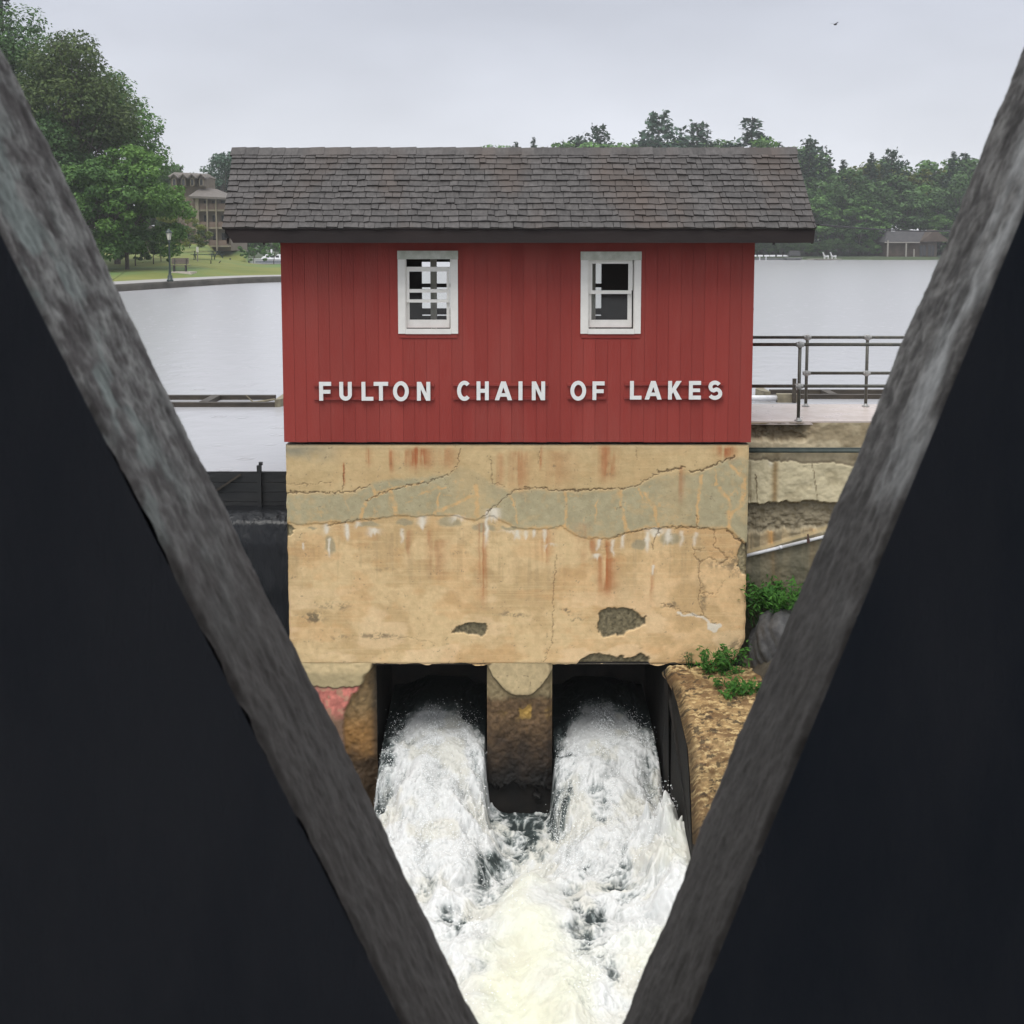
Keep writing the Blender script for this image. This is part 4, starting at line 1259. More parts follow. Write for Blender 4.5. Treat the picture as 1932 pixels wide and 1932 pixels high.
Y = np.full_like(X, YN)
e0 = sstep(0.035, 0.01, ZD - Z - (0.03)) 
# broken edge of the deck near the house
er = (1 - sstep(4.3, 4.75, X + w1 * 1.5)) * (1 - sstep(0.20, 0.30, (ZD - Z) + w1)) * sstep(0.02, 0.05, (ZD - Z) + w2 * 0.5)
col = mixc(col, srgb(112, 100, 80), er)
col = col * (1 - er * (0.7 - 1.2 * nn))[..., None]
Y = Y + er * (0.09 + 0.14 * (nn - .3))
# smooth plaster skin between two ragged joints
zt_, zb2 = zl[858] - 0.06 + w1 - 0.10 * sstep(4.35, 4.7, X), zl[945] + w2
skin = sstep(-0.008, 0.008, zt_ - Z) * sstep(-0.008, 0.008, Z - zb2)
scol = np.broadcast_to(np.array(srgb(202, 190, 158)), X.shape + (3,)) * (0.88 + 0.24 * nn)[..., None]
scol = mixc(scol, srgb(132, 102, 58), np.exp(-((X - 4.05) / 0.05) ** 2) * sstep(0.45, 0.25, np.abs(Z - (zt_ + zb2) / 2)) * 0.8)
scol = mixc(scol, srgb(222, 212, 190), np.exp(-((X - 3.98) / 0.03) ** 2) * sstep(0.12, 0.02, zt_ - Z))
scol = mixc(scol, srgb(120, 104, 74), sstep(0.55, 0.68, vs_) * 0.5 * (1 - sstep(3.7, 4.2, X)) + sstep(0.6, 0.7, n) * 0.3)
ck = np.minimum(dpoly(X + (nn - .5) * .05, Z, [(4.62, float(zl[858]) - .1), (4.66, float(zl[858]) - .4), (4.72, float(zl[945]))]), dpoly(X + (nn - .5) * .05, Z, [(3.75, float(zl[858]) - .3), (3.8, float(zl[945]))]))
scol = mixc(scol, srgb(100, 84, 60), (1 - sstep(0.004, 0.012, ck)) * 0.8)
col = col * (1 - skin[..., None]) + scol * skin[..., None]
Y = Y - skin * 0.035
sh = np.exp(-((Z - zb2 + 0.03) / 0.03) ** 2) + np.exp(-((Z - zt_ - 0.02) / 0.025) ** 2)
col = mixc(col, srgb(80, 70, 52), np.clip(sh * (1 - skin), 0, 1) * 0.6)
# hollow below the skin
ho = sstep(0.0, 0.04, zb2 - Z) * sstep(-0.04, 0.03, Z - (zl[1010] + 0.10 + w2 * 1.5))
col = mixc(col, srgb(140, 130, 108), ho * 0.8)
col = col * (1 - 0.35 * ho * (1.2 - 1.4 * nn))[..., None]
Y = Y + ho * (0.06 + 0.08 * (nn - .4)) 
lowr = sstep(0.0, 0.03, (zl[1010] + 0.10 + w2 * 1.5) - Z)
lcol = np.broadcast_to(np.array(srgb(172, 154, 122)), X.shape + (3,)) * (0.7 + 0.55 * nn)[..., None]
lcol = mixc(lcol, srgb(196, 150, 92), (np.exp(-((X - 4.02 - 0.1 * (zl[1010] - Z)) / 0.06) ** 2) + 0.6 * np.exp(-((X - 4.65) / 0.05) ** 2)) * 0.8)
lcol = mixc(lcol, srgb(96, 92, 76), sstep(0.50, 0.66, vs_) * 0.6)
lcol = mixc(lcol, srgb(92, 90, 76), sstep(0.0, 0.03, -1.18 + 0.30 * (X - 3.6) - Z) * 0.75)
col = col * (1 - lowr[..., None]) + lcol * lowr[..., None]
Y = Y + (n - .5) * 0.05 + (nn - .5) * 0.02
# sloping ledge under the white pipe
lz = -1.20 + 0.30 * (X - 3.6)
Y = Y - 0.10 * sstep(0.035, 0.0, Z - lz) * 1.0
col = mixc(col, srgb(170, 152, 116), np.exp(-((Z - lz - 0.012) / 0.014) ** 2) * 0.8)
link('flaking_face', grid_mesh('flaking_face', X, Y, Z, M['conc'], stain=col, flip=True), rwall)
link('wall_core', MB().box(RX0 + 0.01, RX1, YN + 0.28, 19.85, -3.5, ZD - 0.06).mesh('wall_core', M['conc_grey']), rwall)
dk = MB().box(RX0 + 0.012, RX1, YN + 0.02, 19.9, ZD - 0.055, ZD)
link('deck_slab', dk.mesh('deck_slab', M['deck']), rwall)
link('end_face', MB().box(RX0 - 0.012, RX0 + 0.008, YN + 0.1, 19.85, -3.0, ZD - 0.07).mesh('end_face', M['wet_conc']), rwall)

pz = P(1500, 851, YN - 0.08)
tag(link('drain_pipe', MB().tube((3.60, YN - 0.075, pz.z + 0.005), (12, YN - 0.075, pz.z - 0.005), 0.032, n=12).tube((3.605, YN - 0.085, pz.z + 0.045), (12, YN - 0.09, pz.z + 0.04), 0.012, n=8).mesh('drain_pipe', M['green_pipe'], True)),
    'dark green horizontal pipe fixed along the flaking wall under the deck', 'pipe')
a, b = P(1408, 1048.5, YN - 0.13), P(1533, 1018, YN - 0.13)
d = (b - a)
wp = MB()
wp.tube(a - d * 0.1, a + d * 0.50, 0.026, n=12).tube(a + d * 0.495, a + d * 0.54, 0.031, n=12).tube(a + d * 0.535, a + d * 2.2, 0.026, n=12)
o = tag(link('conduit', wp.mesh('conduit', M['white_pipe'], True)), 'white plastic conduit climbing to the right across the retaining wall', 'pipe')
e = a + d * 0.93
link('pipe_clip', MB().box(e.x - 0.02, e.x + 0.02, e.y - 0.035, e.y + 0.12, e.z - 0.03, e.z + 0.03).tube((e.x, e.y - 0.03, e.z + 0.03), (e.x - 0.01, e.y - 0.03, e.z + 0.11), 0.012, n=6).mesh('pipe_clip', M['rust']), o)

# pipe railings
def railing(label, Y, us, ltop, lmid, xend, vb, top_from_house, mid_from_house, posts_extra=()):
    base = P(us[0], vb, Y)
    t = thing('pipe_railing', (base.x, Y, ZD), label, 'railing', 'pipe railings on the deck')
    zt, zm = P(us[0], ltop, Y).z, P(us[0], lmid, Y).z
    xs = [P(u_, vb, Y).x for u_ in us] + list(posts_extra)
    r = 0.026
    prev = RX0 - 0.02 if top_from_house else xs[0]
    for k, x in enumerate(xs):
        link('post', MB().tube((x, Y, ZD + 0.015), (x, Y, zt - 0.04), r, n=12).mesh('post', M['galv'], True), t)
        link('flange', MB().lathe([(0.062, 0.0), (0.062, 0.012), (0.036, 0.018), (0.034, 0.05)], (x, Y, ZD + 0.001), 14).mesh('flange', M['fitting'], True), t)
        for zz in (zt, zm):
            f = MB().lathe([(0.034, -0.05), (0.042, -0.03), (0.044, 0.0), (0.042, 0.03), (0.030, 0.045)], (x, Y, zz), 12)
            f.tube((x - 0.06, Y, zz), (x - 0.02, Y, zz), 0.036, n=10).tube((x + 0.02, Y, zz), (x + 0.06, Y, zz), 0.036, n=10)
            link('fitting', f.mesh('fitting', M['fitting'], True), t)
    for zz, fromh in ((zt, top_from_house), (zm, mid_from_house)):
        x0 = RX0 - 0.03 if fromh else xs[0]
        link('rail', MB().tube((x0, Y, zz), (xend, Y, zz), r, n=12).mesh('rail', M['galv'], True), t)
    return t
railing('near pipe railing of the deck, its first post standing at the broken concrete edge', YN + 0.06, (1506,), 650, 728.5, 12, 795, True, True, (7.1, 9.4, 11.7))
railing('rear pipe railing of the deck on the lake side, two posts in view', 19.6, (1520, 1633), 636.5, 704, 13, 770, True, False, (6.73, 7.72, 8.71, 9.7))

# white boom pipe with a timber end, behind the railing
bp = G(1445, 752, 0.08)
wbm = thing('boom_pipe', (bp.x, bp.y, 0), 'white pipe with a grey-brown timber end floating behind the railing', 'boom')
x0, x1, x2 = P(1380, 752, bp.y).x, P(1468, 752, bp.y).x, P(1504, 752, bp.y).x
link('pipe', MB().tube((x0, bp.y, 0.09), (x1, bp.y, 0.09), 0.065, n=14).mesh('pipe', M['white_pipe'], True), wbm)
link('timber_end', MB().box(x1 - 0.03, x2, bp.y - 0.09, bp.y + 0.09, -0.05, 0.19).mesh('timber_end', M['boom_pale']), wbm)
link('stake', MB().box(x2 - 0.14, x2 - 0.06, bp.y - 0.15, bp.y - 0.095, -0.5, 0.55).mesh('stake', M['boom_wood']), wbm)

# floating ladder-like booms of timber
def boom(label, u0, u1, vback, vfront, cross, endu):
    pb, pf = G(endu, vback, 0.05), G(endu, vfront, 0.05)
    t = thing('floating_boom', (pf.x, (pf.y + pb.y) / 2, 0), label, 'boom', 'floating timber booms on the lake')
    for pp, vv in ((pb, vback), (pf, vfront)):
        xa, xb = P(u0, vv, pp.y).x, P(u1, vv, pp.y).x
        link('beam', MB().box(xa, xb, pp.y - 0.07, pp.y + 0.07, -0.08, 0.10).mesh('beam', M['boom_wood']), t)
    for uc, w_ in cross:
        xc = P(uc, (vback + vfront) / 2, (pb.y + pf.y) / 2).x
        link('cross_block', MB().box(xc - w_, xc + w_, pf.y + 0.072, pb.y - 0.072, -0.06, 0.105).mesh('cross_block', M['boom_wood']), t)
    s_ = 1 if endu == u1 else -1
    xe = P(endu, vfront, pf.y).x
    e = MB()
    ym = (pf.y + pb.y) / 2
    pts = [(xe, pf.y - 0.09), (xe + s_ * 0.12, pf.y - 0.05), (xe + s_ * 0.24, ym), (xe + s_ * 0.12, pb.y + 0.05), (xe, pb.y + 0.09)]
    n_ = len(e.v)
    e.v += [(x, y, -0.08) for x, y in pts] + [(x, y, 0.17) for x, y in pts]
    k = len(pts)
    e.f += [tuple(range(k)), tuple(range(k, 2 * k))] + [(i, (i + 1) % k, k + (i + 1) % k, k + i) for i in range(k)]
    e.mi += [0] * (k + 2)
    link('nose_block', e.mesh('nose_block', M['boom_pale']), t)
    return t
bl_ = boom('brown timber ladder boom floating left of the red house', -160, 520, 749.5, 763, ((396, 0.10), (150, 0.10), (-60, 0.1)), 520)
q0, q1 = G(455, 759, 0.06), G(517, 757, 0.06)
link('driftwood', MB().tube((q0.x, q0.y, 0.0), (q1.x, q1.y + 0.1, 0.09), 0.04, 0.02, 7).tube((q0.x + 0.3, q0.y, 0.03), (q0.x + 0.1, q0.y + 0.02, 0.22), 0.02, 0.012, 6).mesh('driftwood', M['boom_pale']), bl_)
boom('brown timber ladder boom floating behind the pipe railing', 1452, 2100, 739, 748, ((1564, 0.10), (1800, 0.1), (2000, 0.1)), 1452)

# ------------------------------------------------------------------ dam on the left
dam = thing('dam', (-8, 18.4, ZR - 1), 'low dam of black wet flashboards left of the red house, water sliding over it', 'dam')
YD = 18.33
zc, zf = P(480, 891, YD).z, P(480, 951, YD).z
nbd = 4
for r_ in range(nbd):
    z0 = zf - 0.12 + (zc - zf + 0.12) * r_ / nbd
    z1 = zf - 0.12 + (zc - zf + 0.12) * (r_ + 1) / nbd - 0.006
    x = CXL - 0.01
    k = 0
    while x > -22:
        w_ = 3.1 if k else 1.4 + 0.8 * (r_ % 2)
        link('flashboard', MB().box(x - w_ + 0.006, x, YD + 0.004 * (r_ % 2), YD + 0.06, z0, z1).mesh('flashboard', M['dam_wood']), dam)
        x -= w_
        k += 1
ps = P(489, 880, YD - 0.05)
for i, xx in enumerate([ps.x - 2.6 * k for k in range(7)]):
    pb_ = MB().box(xx - 0.035, xx + 0.03, YD - 0.075, YD - 0.004, zf - 0.1, zc + 0.12).box(xx - 0.005, xx + 0.05, YD - 0.06, YD - 0.01, zc + 0.121, zc + 0.17)
    link('post', pb_.mesh('post', M['dam_wood']), dam)
link('brace', MB().beam((ps.x - 0.3, YD - 0.03, zc - 0.03), (ps.x - 0.95, YD - 0.03, zf + 0.05), 0.03, 0.03).mesh('brace', M['boom_wood']), dam)
sill_b = MB().box(-22, CXL - 0.02, YD + 0.065, 20.2, ZR - 1, zc - 0.08)
link('dam_body', sill_b.mesh('dam_body', M['wet_conc']), dam)

# ------------------------------------------------------------------ water
def water_mat(name, base, rough, bump, scale, dist, stretch=(1, 1, 1), ior=1.33, spec=0.5, scale2=None):
    m = bpy.data.materials.new(name)
    m.use_nodes = True
    t = m.node_tree
    L = t.links.new
    bs = t.nodes["Principled BSDF"]
    bs.inputs["Base Color"].default_value = (*base, 1)
    bs.inputs["Roughness"].default_value = rough
    bs.inputs["IOR"].default_value = ior
    bs.inputs["Specular IOR Level"].default_value = spec
    g = t.nodes.new("ShaderNodeNewGeometry")
    mpn = t.nodes.new("ShaderNodeMapping")
    mpn.inputs["Scale"].default_value = stretch
    L(g.outputs["Position"], mpn.inputs[0])
    a = t.nodes.new("ShaderNodeTexNoise")
    a.inputs["Scale"].default_value = scale
    a.inputs["Detail"].default_value = 5
    L(mpn.outputs[0], a.inputs["Vector"])
    h = a.outputs["Fac"]
    if scale2:
        b = t.nodes.new("ShaderNodeTexVoronoi")          # rain rings
        b.inputs["Scale"].default_value = scale2
        L(g.outputs["Position"], b.inputs["Vector"])
        s1 = t.nodes.new("ShaderNodeMath"); s1.operation = 'MULTIPLY'; s1.inputs[1].default_value = 30
        L(b.outputs["Distance"], s1.inputs[0])
        s2 = t.nodes.new("ShaderNodeMath"); s2.operation = 'SINE'
        L(s1.outputs[0], s2.inputs[0])
        s3 = t.nodes.new("ShaderNodeMapRange"); s3.inputs["From Min"].default_value = 0.28; s3.inputs["From Max"].default_value = 0.05
        L(b.outputs["Distance"], s3.inputs["Value"])
        s4 = t.nodes.new("ShaderNodeMath"); s4.operation = 'MULTIPLY'
        L(s2.outputs[0], s4.inputs[0]); L(s3.outputs[0], s4.inputs[1])
        s5 = t.nodes.new("ShaderNodeMath"); s5.operation = 'MULTIPLY_ADD'; s5.inputs[1].default_value = 0.6
        L(s4.outputs[0], s5.inputs[0]); L(h, s5.inputs[2])
        h = s5.outputs[0]
    bn = t.nodes.new("ShaderNodeBump")
    bn.inputs["Strength"].default_value = bump
    bn.inputs["Distance"].default_value = dist
    L(h, bn.inputs["Height"])
    L(bn.outputs[0], bs.inputs["Normal"])
    return m
M['lake'] = water_mat('lake_surface', (0.365, 0.365, 0.38), 0.25, 0.5, 1.6, 0.05, (1, 0.7, 1), 1.36, 0.6, 1.3)
M['overflow'] = water_mat('dark_sliding_water', (0.010, 0.011, 0.013), 0.22, 0.9, 9, 0.04, (1, 1, 0.25))
M['river'] = water_mat('river_surface', (0.06, 0.075, 0.07), 0.2, 0.6, 1.5, 0.15)
lk = MB()
lk.face([(-160, YD + 0.03, 0), (300, YD + 0.03, 0), (300, 430, 0), (-160, 430, 0)])
o = tag(link('lake_water', lk.mesh('lake_water', M['lake'])), 'pale grey rain-dimpled lake reaching to the wooded shore', kind='structure')

# water sliding over the spillway below the flashboards
ny, nx = 90, 260
tt = np.linspace(0, 1, ny)[:, None] * np.ones((1, nx))
X = (-22 + (CXL + 0.005 + 22) * np.linspace(0, 1, nx) ** 0.55)[None, :] * np.ones((ny, 1))
pd = [0.0, 0.25, 0.45, 0.58, 0.66, 0.72, 0.8]
pzz = [zf - 0.02, zf - 0.05, zf - 0.18, zf - 0.5, zf - 1.2, zf - 2.6, ZR - 0.3]
ll = np.concatenate([[0], np.cumsum(np.hypot(np.diff(pd), np.diff(pzz)))]); ll /= ll[-1]
Yo = YD - 0.01 - np.interp(tt, ll, pd) - (fbm(X * 5, tt * 3, 4, 601) - .5) * 0.07 - (fbm(X * 22, tt * 12, 3, 611) - .5) * 0.03
Zo = np.interp(tt, ll, pzz) + (fbm(X * 14, tt * 30, 3, 621) - .5) * 0.02
tag(link('overflow_water', grid_mesh('overflow_water', X, Yo, Zo, M['overflow'], flip=True)), 'dark glossy sheet of water sliding down below the flashboards', kind='structure')

# white water of the outlets
GX, GY = 640, 800
X = (-3.3 + 6.7 * np.linspace(0, 1, GX))[None, :] * np.ones((GY, 1))
Y = (10.8 + (19.9 - 10.8) * np.linspace(0, 1, GY))[:, None] * np.ones((1, GX))
wxn, wyn = (fbm(X * 1.6, Y * 1.6, 3, 701) - .5) * 0.7, (fbm(X * 1.6, Y * 1.6, 3, 711) - .5) * 0.7
c1, c2 = (OX[0] + OX[1]) / 2, (OX[2] + OX[3]) / 2
zj = np.interp(Y, [10, 14, 15.4, 16.3, 17.0, 17.6, 18.4, 19.2, 20], [-5.0, -4.97, -4.90, -4.66, -4.40, -4.22, -4.05, -3.95, -3.90])
hw = np.interp(Y, [10, 13, 15.5, 16.6, 17.4, 18.2, 20], [1.7, 1.3, 0.98, 0.80, 0.70, 0.62, 0.55])
rag = (fbm(X * 4 + 3, Y * 2.2, 4, 781, .6) - .5) * np.interp(Y, [15.5, 16.8, 18.5], [.1, .55, .45])
j1 = np.exp(-np.abs((X + wxn * .3 + rag - c1 + np.interp(Y, [12, 17], [0.25, 0])) / hw) ** 4.2)
j2 = np.exp(-np.abs((X + wxn * .3 + rag - c2 - np.interp(Y, [12, 17], [0.1, 0])) / hw) ** 4.2)
pool = -5.24 + 0.12 * (fbm(X * 1.2, Y * 1.2, 3, 721) - .5)
inch = sstep(16.9, 17.5, Y)
chan = np.maximum(sstep(OX[0] - .05, OX[0] + .05, X) * sstep(OX[1] + .05, OX[1] - .05, X), sstep(OX[2] - .05, OX[2] + .05, X) * sstep(OX[3] + .05, OX[3] - .05, X))
inch = sstep(16.6, 17.5, Y) * chan
floor_ = pool * (1 - inch) + (zj - 0.16) * inch
jj = np.maximum(j1, j2)
Z = floor_ + (zj - floor_) * jj
rx_ = (X - 0.24 + wxn * .2 + 0.03 * (15.8 - Y)) / (0.16 + 0.19 * np.clip(15.9 - Y, 0, 9))
ridge = np.exp(-np.abs(rx_) ** 2.2) * sstep(16.2, 15.0, Y)
Z = Z + 0.40 * ridge * np.interp(Y, [10.8, 13, 15, 16], [0.6, 0.9, 1, 0.3])
# sheet of water climbing the wing wall
tb2_ = fbm(X * 5 + wxn * 2, Y * 3.8 + wyn * 2, 4, 771, 0.55)
rs = np.exp(-np.clip((2.30 - X + wxn * .25 + (tb2_ - .5) * .5) / (0.26 + 0.20 * np.clip(16.1 - Y, 0, 9)), 0, 9) ** 2) * sstep(16.5, 15.7, Y + wxn * .4 + (tb2_ - .5) * .7)
Z = np.maximum(Z, Z + rs * np.interp(Y, [10.8, 13, 15, 16, 16.4], [0.25, 0.35, 0.55, 0.85, 0.6]))
turb = ridged(X * 1.7 + wxn, Y * 1.25 + wyn, 4, 731, 0.5)
tb2 = fbm(X * 5 + wxn * 2, Y * 3.8 + wyn * 2, 4, 741, 0.5)
tb3 = ridged(X * 8 + wxn * 4, Y * 6 + wyn * 4, 5, 746, 0.65)
lace = ridged(X * 16 + wxn * 7, Y * 11 + wyn * 7, 4, 756, 0.65)
frz = fbm(X * 34 + wxn * 6, Y * 24 + wyn * 6, 4, 766, 0.65)
calm = 1 - 0.6 * np.clip(np.maximum(ridge, rs), 0, 1)
amp = np.interp(Y, [10, 16.3, 17.4, 18.4, 20], [1, 1, 0.6, 0.25, 0.15])
Z = Z + ((fbm(X * 1.7 + wxn, Y * 1.4 + wyn, 3, 736) - .5) * 0.42 + (tb2 - .5) * 0.15 + (tb3 - .6) * 0.028 + (frz - .5) * 0.018) * calm * amp
foam = 0.92 + 0.45 * (turb - .6) + 0.55 * (tb2 - .5) + 0.30 * (tb3 - .6)
def hole(u, v, ru, rv, a, z=-5.0):
    c_ = G(u, v, z)
    cx_, cy_ = c_.x, c_.y
    ex = ru / FPX * c_.y
    dy_ = abs(G(u, v + rv, z).y - cy_)
    return a * (1 - sstep(0.25, 1.2, np.hypot((X + wxn * .5 - cx_) / ex, (Y + wyn * .5 - cy_) / dy_)))
dark = np.zeros_like(X)
for args in ((985, 1535, 70, 75, 1.5), (940, 1640, 62, 85, 1.0), (1112, 1760, 66, 85, 1.0), (1170, 1680, 60, 70, .8), (1135, 1570, 45, 60, .7), (850, 1735, 60, 46, .95), (800, 1665, 50, 24, .6), (1095, 1660, 40, 50, .6), (1062, 1460, 34, 100, .85, -4.5), (760, 1480, 26, 60, .4, -4.5), (902, 1440, 26, 80, .75, -4.5), (1235, 1420, 34, 120, .85, -4.5), (1010, 1740, 30, 30, .4), (880, 1840, 40, 24, .4), (1160, 1880, 24, 60, .3)):
    dark = np.maximum(dark, hole(*args))
edge1 = 1 - jj
dark = np.maximum(dark, edge1 * 1.15 * sstep(15.9, 16.8, Y))
foam = foam - dark * (0.60 + 0.8 * (0.62 - tb3) + 0.6 * (.5 - tb2))
foam = np.maximum(foam, (ridge * 0.95 * sstep(16.1, 15.5, Y)) + (tb3 - .6) * .2)
foam = np.maximum(foam, rs * 1.0 + (tb3 - .6) * .2)
# the jets turn from dark sliding water to froth as they leave the gates
rim_ = sstep(-2.55, -3.25, X + wxn * .5)
Z = Z * (1 - rim_) + (ZR - 0.16) * rim_
foam = foam - rim_ * 1.6
back = sstep(18.15, 19.35, Y + (tb2 - .5) * .9 + (frz - .5) * .5 + 0.55 * edge1)
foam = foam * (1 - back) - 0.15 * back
fm = sstep(0.12, 0.72, foam + (lace - .6) * 0.38 + (frz - .5) * .25)
colw = mixc(np.broadcast_to(np.array([0.028, 0.038, 0.038]), X.shape + (3,)), (0.16, 0.19, 0.185), sstep(-0.05, 0.45, foam + (tb2 - .5) * .6 + (frz - .5) * .4))
white = np.broadcast_to(np.array([0.64, 0.645, 0.635]), X.shape + (3,))
white = mixc(white, (0.68, 0.68, 0.54), np.clip(ridge * 0.7 + 0.45 * sstep(14.8, 12.0, Y) + rs * .4, 0, 1) * sstep(0.25, 0.65, fbm(X * 1.1, Y * 0.9, 3, 751)))
white = mixc(white, (0.56, 0.53, 0.42), sstep(0.55, 0.70, fbm(X * 2.2 + 4, Y * 2.0, 4, 761)) * 0.4)
soft = np.clip(np.maximum(ridge, rs), 0, 1)
shade = sstep(0.30, 0.62, tb2 * .35 + lace * .35 + frz * .3)
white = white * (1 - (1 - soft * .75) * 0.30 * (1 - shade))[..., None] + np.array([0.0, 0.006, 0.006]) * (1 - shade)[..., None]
colw = colw * (1 - fm[..., None]) + white * fm[..., None]
M['foam'] = mat('white_water', (1, 1, 1), (0.97, 0.98, 0.98), 14, 0.7, 0.15, 40, attr='stain', spec=0.3, bdist=0.02)
Zf = Z
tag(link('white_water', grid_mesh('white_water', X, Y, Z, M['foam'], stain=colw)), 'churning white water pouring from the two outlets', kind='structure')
rv = MB().face([(-60, -30, ZR - 0.12), (60, -30, ZR - 0.12), (60, 17.4, ZR - 0.12), (-60, 17.4, ZR - 0.12)])
rvm = MB(); rvm.face([(-60, -30, ZR - 0.12), (60, -30, ZR - 0.12), (60, 17.4, ZR - 0.12), (-60, 17.4, ZR - 0.12)])
tag(link('river_water', rvm.mesh('river_water', M['river'])), 'river below the dam', kind='structure')

# flying drops along the edges of the jets
b = MB()
zi = lambda x, y: Zf[min(GY - 1, max(0, int((y - 10.8) / 9.1 * (GY - 1)))), min(GX - 1, max(0, int((x + 3.3) / 6.7 * (GX - 1))))]
rd = random.Random(5)
oct_ = [(1, 0, 0), (-1, 0, 0), (0, 1, 0), (0, -1, 0), (0, 0, 1), (0, 0, -1)]
of = [(0, 2, 4), (2, 1, 4), (1, 3, 4), (3, 0, 4), (2, 0, 5), (1, 2, 5), (3, 1, 5), (0, 3, 5)]
def drop(p, r):
    n = len(b.v)
    st = (rd.uniform(.6, 1.4), rd.uniform(.6, 1.8), rd.uniform(.6, 1.6))
    b.v += [(p[0] + v[0] * r * st[0], p[1] + v[1] * r * st[1], p[2] + v[2] * r * st[2]) for v in oct_]
    b.f += [tuple(n + i for i in f) for f in of]
    b.mi += [0] * 8
def burst(cx, cy, n, sx, sy, sz, r=(0.003, 0.012)):
    for _ in range(n):
        x, y = rd.gauss(cx, sx), rd.gauss(cy, sy)
        z = zi(x, y) + abs(rd.gauss(0, sz)) + 0.01
        if y > 17.35 and not (OX[0] < x < OX[1] or OX[2] < x < OX[3]): continue
        drop((x, y, z), rd.uniform(*r) * rd.uniform(.5, 1))
for k in range(150):
    y = rd.uniform(15.4, 18.6)
    for c_ in (c1, c2):
        sd = rd.choice((-1, 1, 0))
        burst(c_ + sd * rd.uniform(.35, .75), y, 30, 0.10, 0.12, 0.10, (0.002, 0.011))
for k in range(60):
    burst(rd.uniform(-2.4, 2.3), rd.uniform(12, 16.3), 24, 0.14, 0.16, 0.12)
for c_, n_ in ((OX[0] + .05, 160), (OX[1] - .05, 160), (OX[2] + .05, 260), (2.25, 260)):
    burst(c_, 16.6, n_, 0.07, 0.4, 0.16)
_b = M['foam'].node_tree.nodes["Principled BSDF"]
_b.inputs["Subsurface Weight"].default_value = 0.75
_b.inputs["Subsurface Radius"].default_value = (0.10, 0.10, 0.10)
_b.inputs["Subsurface Scale"].default_value = 1.0
M['spray'] = mat('spray_drop', (0.85, 0.87, 0.87), rough=0.2)
tag(link('spray', b.mesh('spray', M['spray'])), 'drops of spray thrown up by the white water', kind='stuff')

# ------------------------------------------------------------------ bank, boulder and weeds on the right
bx = np.linspace(0, 1, 120)[None, :] * np.ones((110, 1))
by = np.linspace(0, 1, 110)[:, None] * np.ones((1, 120))
X = 3.46 + 16 * bx ** 1.6
Y = 17.98 - 14 * by ** 1.4
Z = -2.25 - 0.25 * sstep(0, 0.6, 17.9 - Y) - 1.05 * sstep(0.5, 2.6, 17.9 - Y) - 1.9 * sstep(2.2, 5.5, 17.9 - Y) + (fbm(X * 2, Y * 2, 4, 801) - .5) * 0.25 + 0.06 * (X - 3.5) - 0.45 * (1 - sstep(3.5, 3.9, X))
tag(link('bank', grid_mesh('bank', X, Y, Z, M['bank'], flip=True)), 'earth bank below the retaining wall', kind='structure')
def bankz(x, y):
    k = np.argmin((X - x) ** 2 + (Y - y) ** 2)
    return float(Z.ravel()[k])
BX, BY, BZ = X.copy(), Y.copy(), Z.copy()

def boulder(loc, r, seed, label):
    me = bpy.data.meshes.new('boulder')
    bm = bmesh.new()
    bmesh.ops.create_icosphere(bm, subdivisions=5, radius=1)
    v = np.array([q.co[:] for q in bm.verts])
    n_ = 1 + 0.55 * (fbm(v[:, 0] * 1.3 + v[:, 2] * .7 + seed, v[:, 1] * 1.3 - v[:, 2], 4, seed) - .5) + 0.12 * (fbm(v[:, 0] * 5 + v[:, 2] * 3, v[:, 1] * 5 - v[:, 2] * 4, 4, seed + 5) - .5)
    for q, k in zip(bm.verts, n_):
        q.co = (q.co.x * k * r[0], q.co.y * k * r[1], q.co.z * k * r[2])
    bm.to_mesh(me); bm.free()
    me.materials.append(M['rock'])
    me.polygons.foreach_set("use_smooth", [True] * len(me.polygons))
    return tag(link('boulder', me, None, loc), label, 'rock')
rb_ = P(1452, 1215, 17.35)
boulder((rb_.x + 0.20, 17.35, rb_.z - 0.05), (0.50, 0.45, 0.62), 12, 'dark wet boulder leaning by the lower right corner of the concrete block')
# ------------------------------------------------------------------ foliage builders
def leaf_cloud(name, centers, normals, sizes, tints, m, aspect=0.6, fold=True):
    """many small leaf faces; centres n x 3, normals n x 3"""
    n = len(centers)
    nrm = normals / (np.linalg.norm(normals, axis=1, keepdims=True) + 1e-9)
    h = rng.normal(size=(n, 3))
    a = np.cross(nrm, h); a /= np.linalg.norm(a, axis=1, keepdims=True) + 1e-9
    b = np.cross(nrm, a)
    s = sizes[:, None]
    p = np.stack([centers - a * s, centers - b * s * aspect + nrm * s * 0.15, centers + a * s, centers + b * s * aspect + nrm * s * 0.15], 1)
    co = p.reshape(-1, 3).astype(np.float32)
    me = bpy.data.meshes.new(name)
    me.vertices.add(4 * n)
    me.vertices.foreach_set("co", co.ravel())
    me.loops.add(4 * n)
    me.loops.foreach_set("vertex_index", np.arange(4 * n, dtype=np.int32))
    me.polygons.add(n)
    me.polygons.foreach_set("loop_start", np.arange(0, 4 * n, 4, dtype=np.int32))
    me.polygons.foreach_set("loop_total", np.full(n, 4, np.int32))
    me.update(calc_edges=True)
    at = me.attributes.new('tint', 'FLOAT', 'POINT')
    at.data.foreach_set("value", np.repeat(np.clip(tints, 0, 1), 4).astype(np.float32))
    me.materials.append(m)
    return me

def limb_mesh(name, segs, m):
    b = MB()
    for a, c, r0, r1 in segs:
        b.tube(a, c, r0, r1, 7, cap=False)
    return b.mesh(name, m, True)

def sphere_pts(n):
    v = rng.normal(size=(n, 3))
    return v / np.linalg.norm(v, axis=1, keepdims=True)

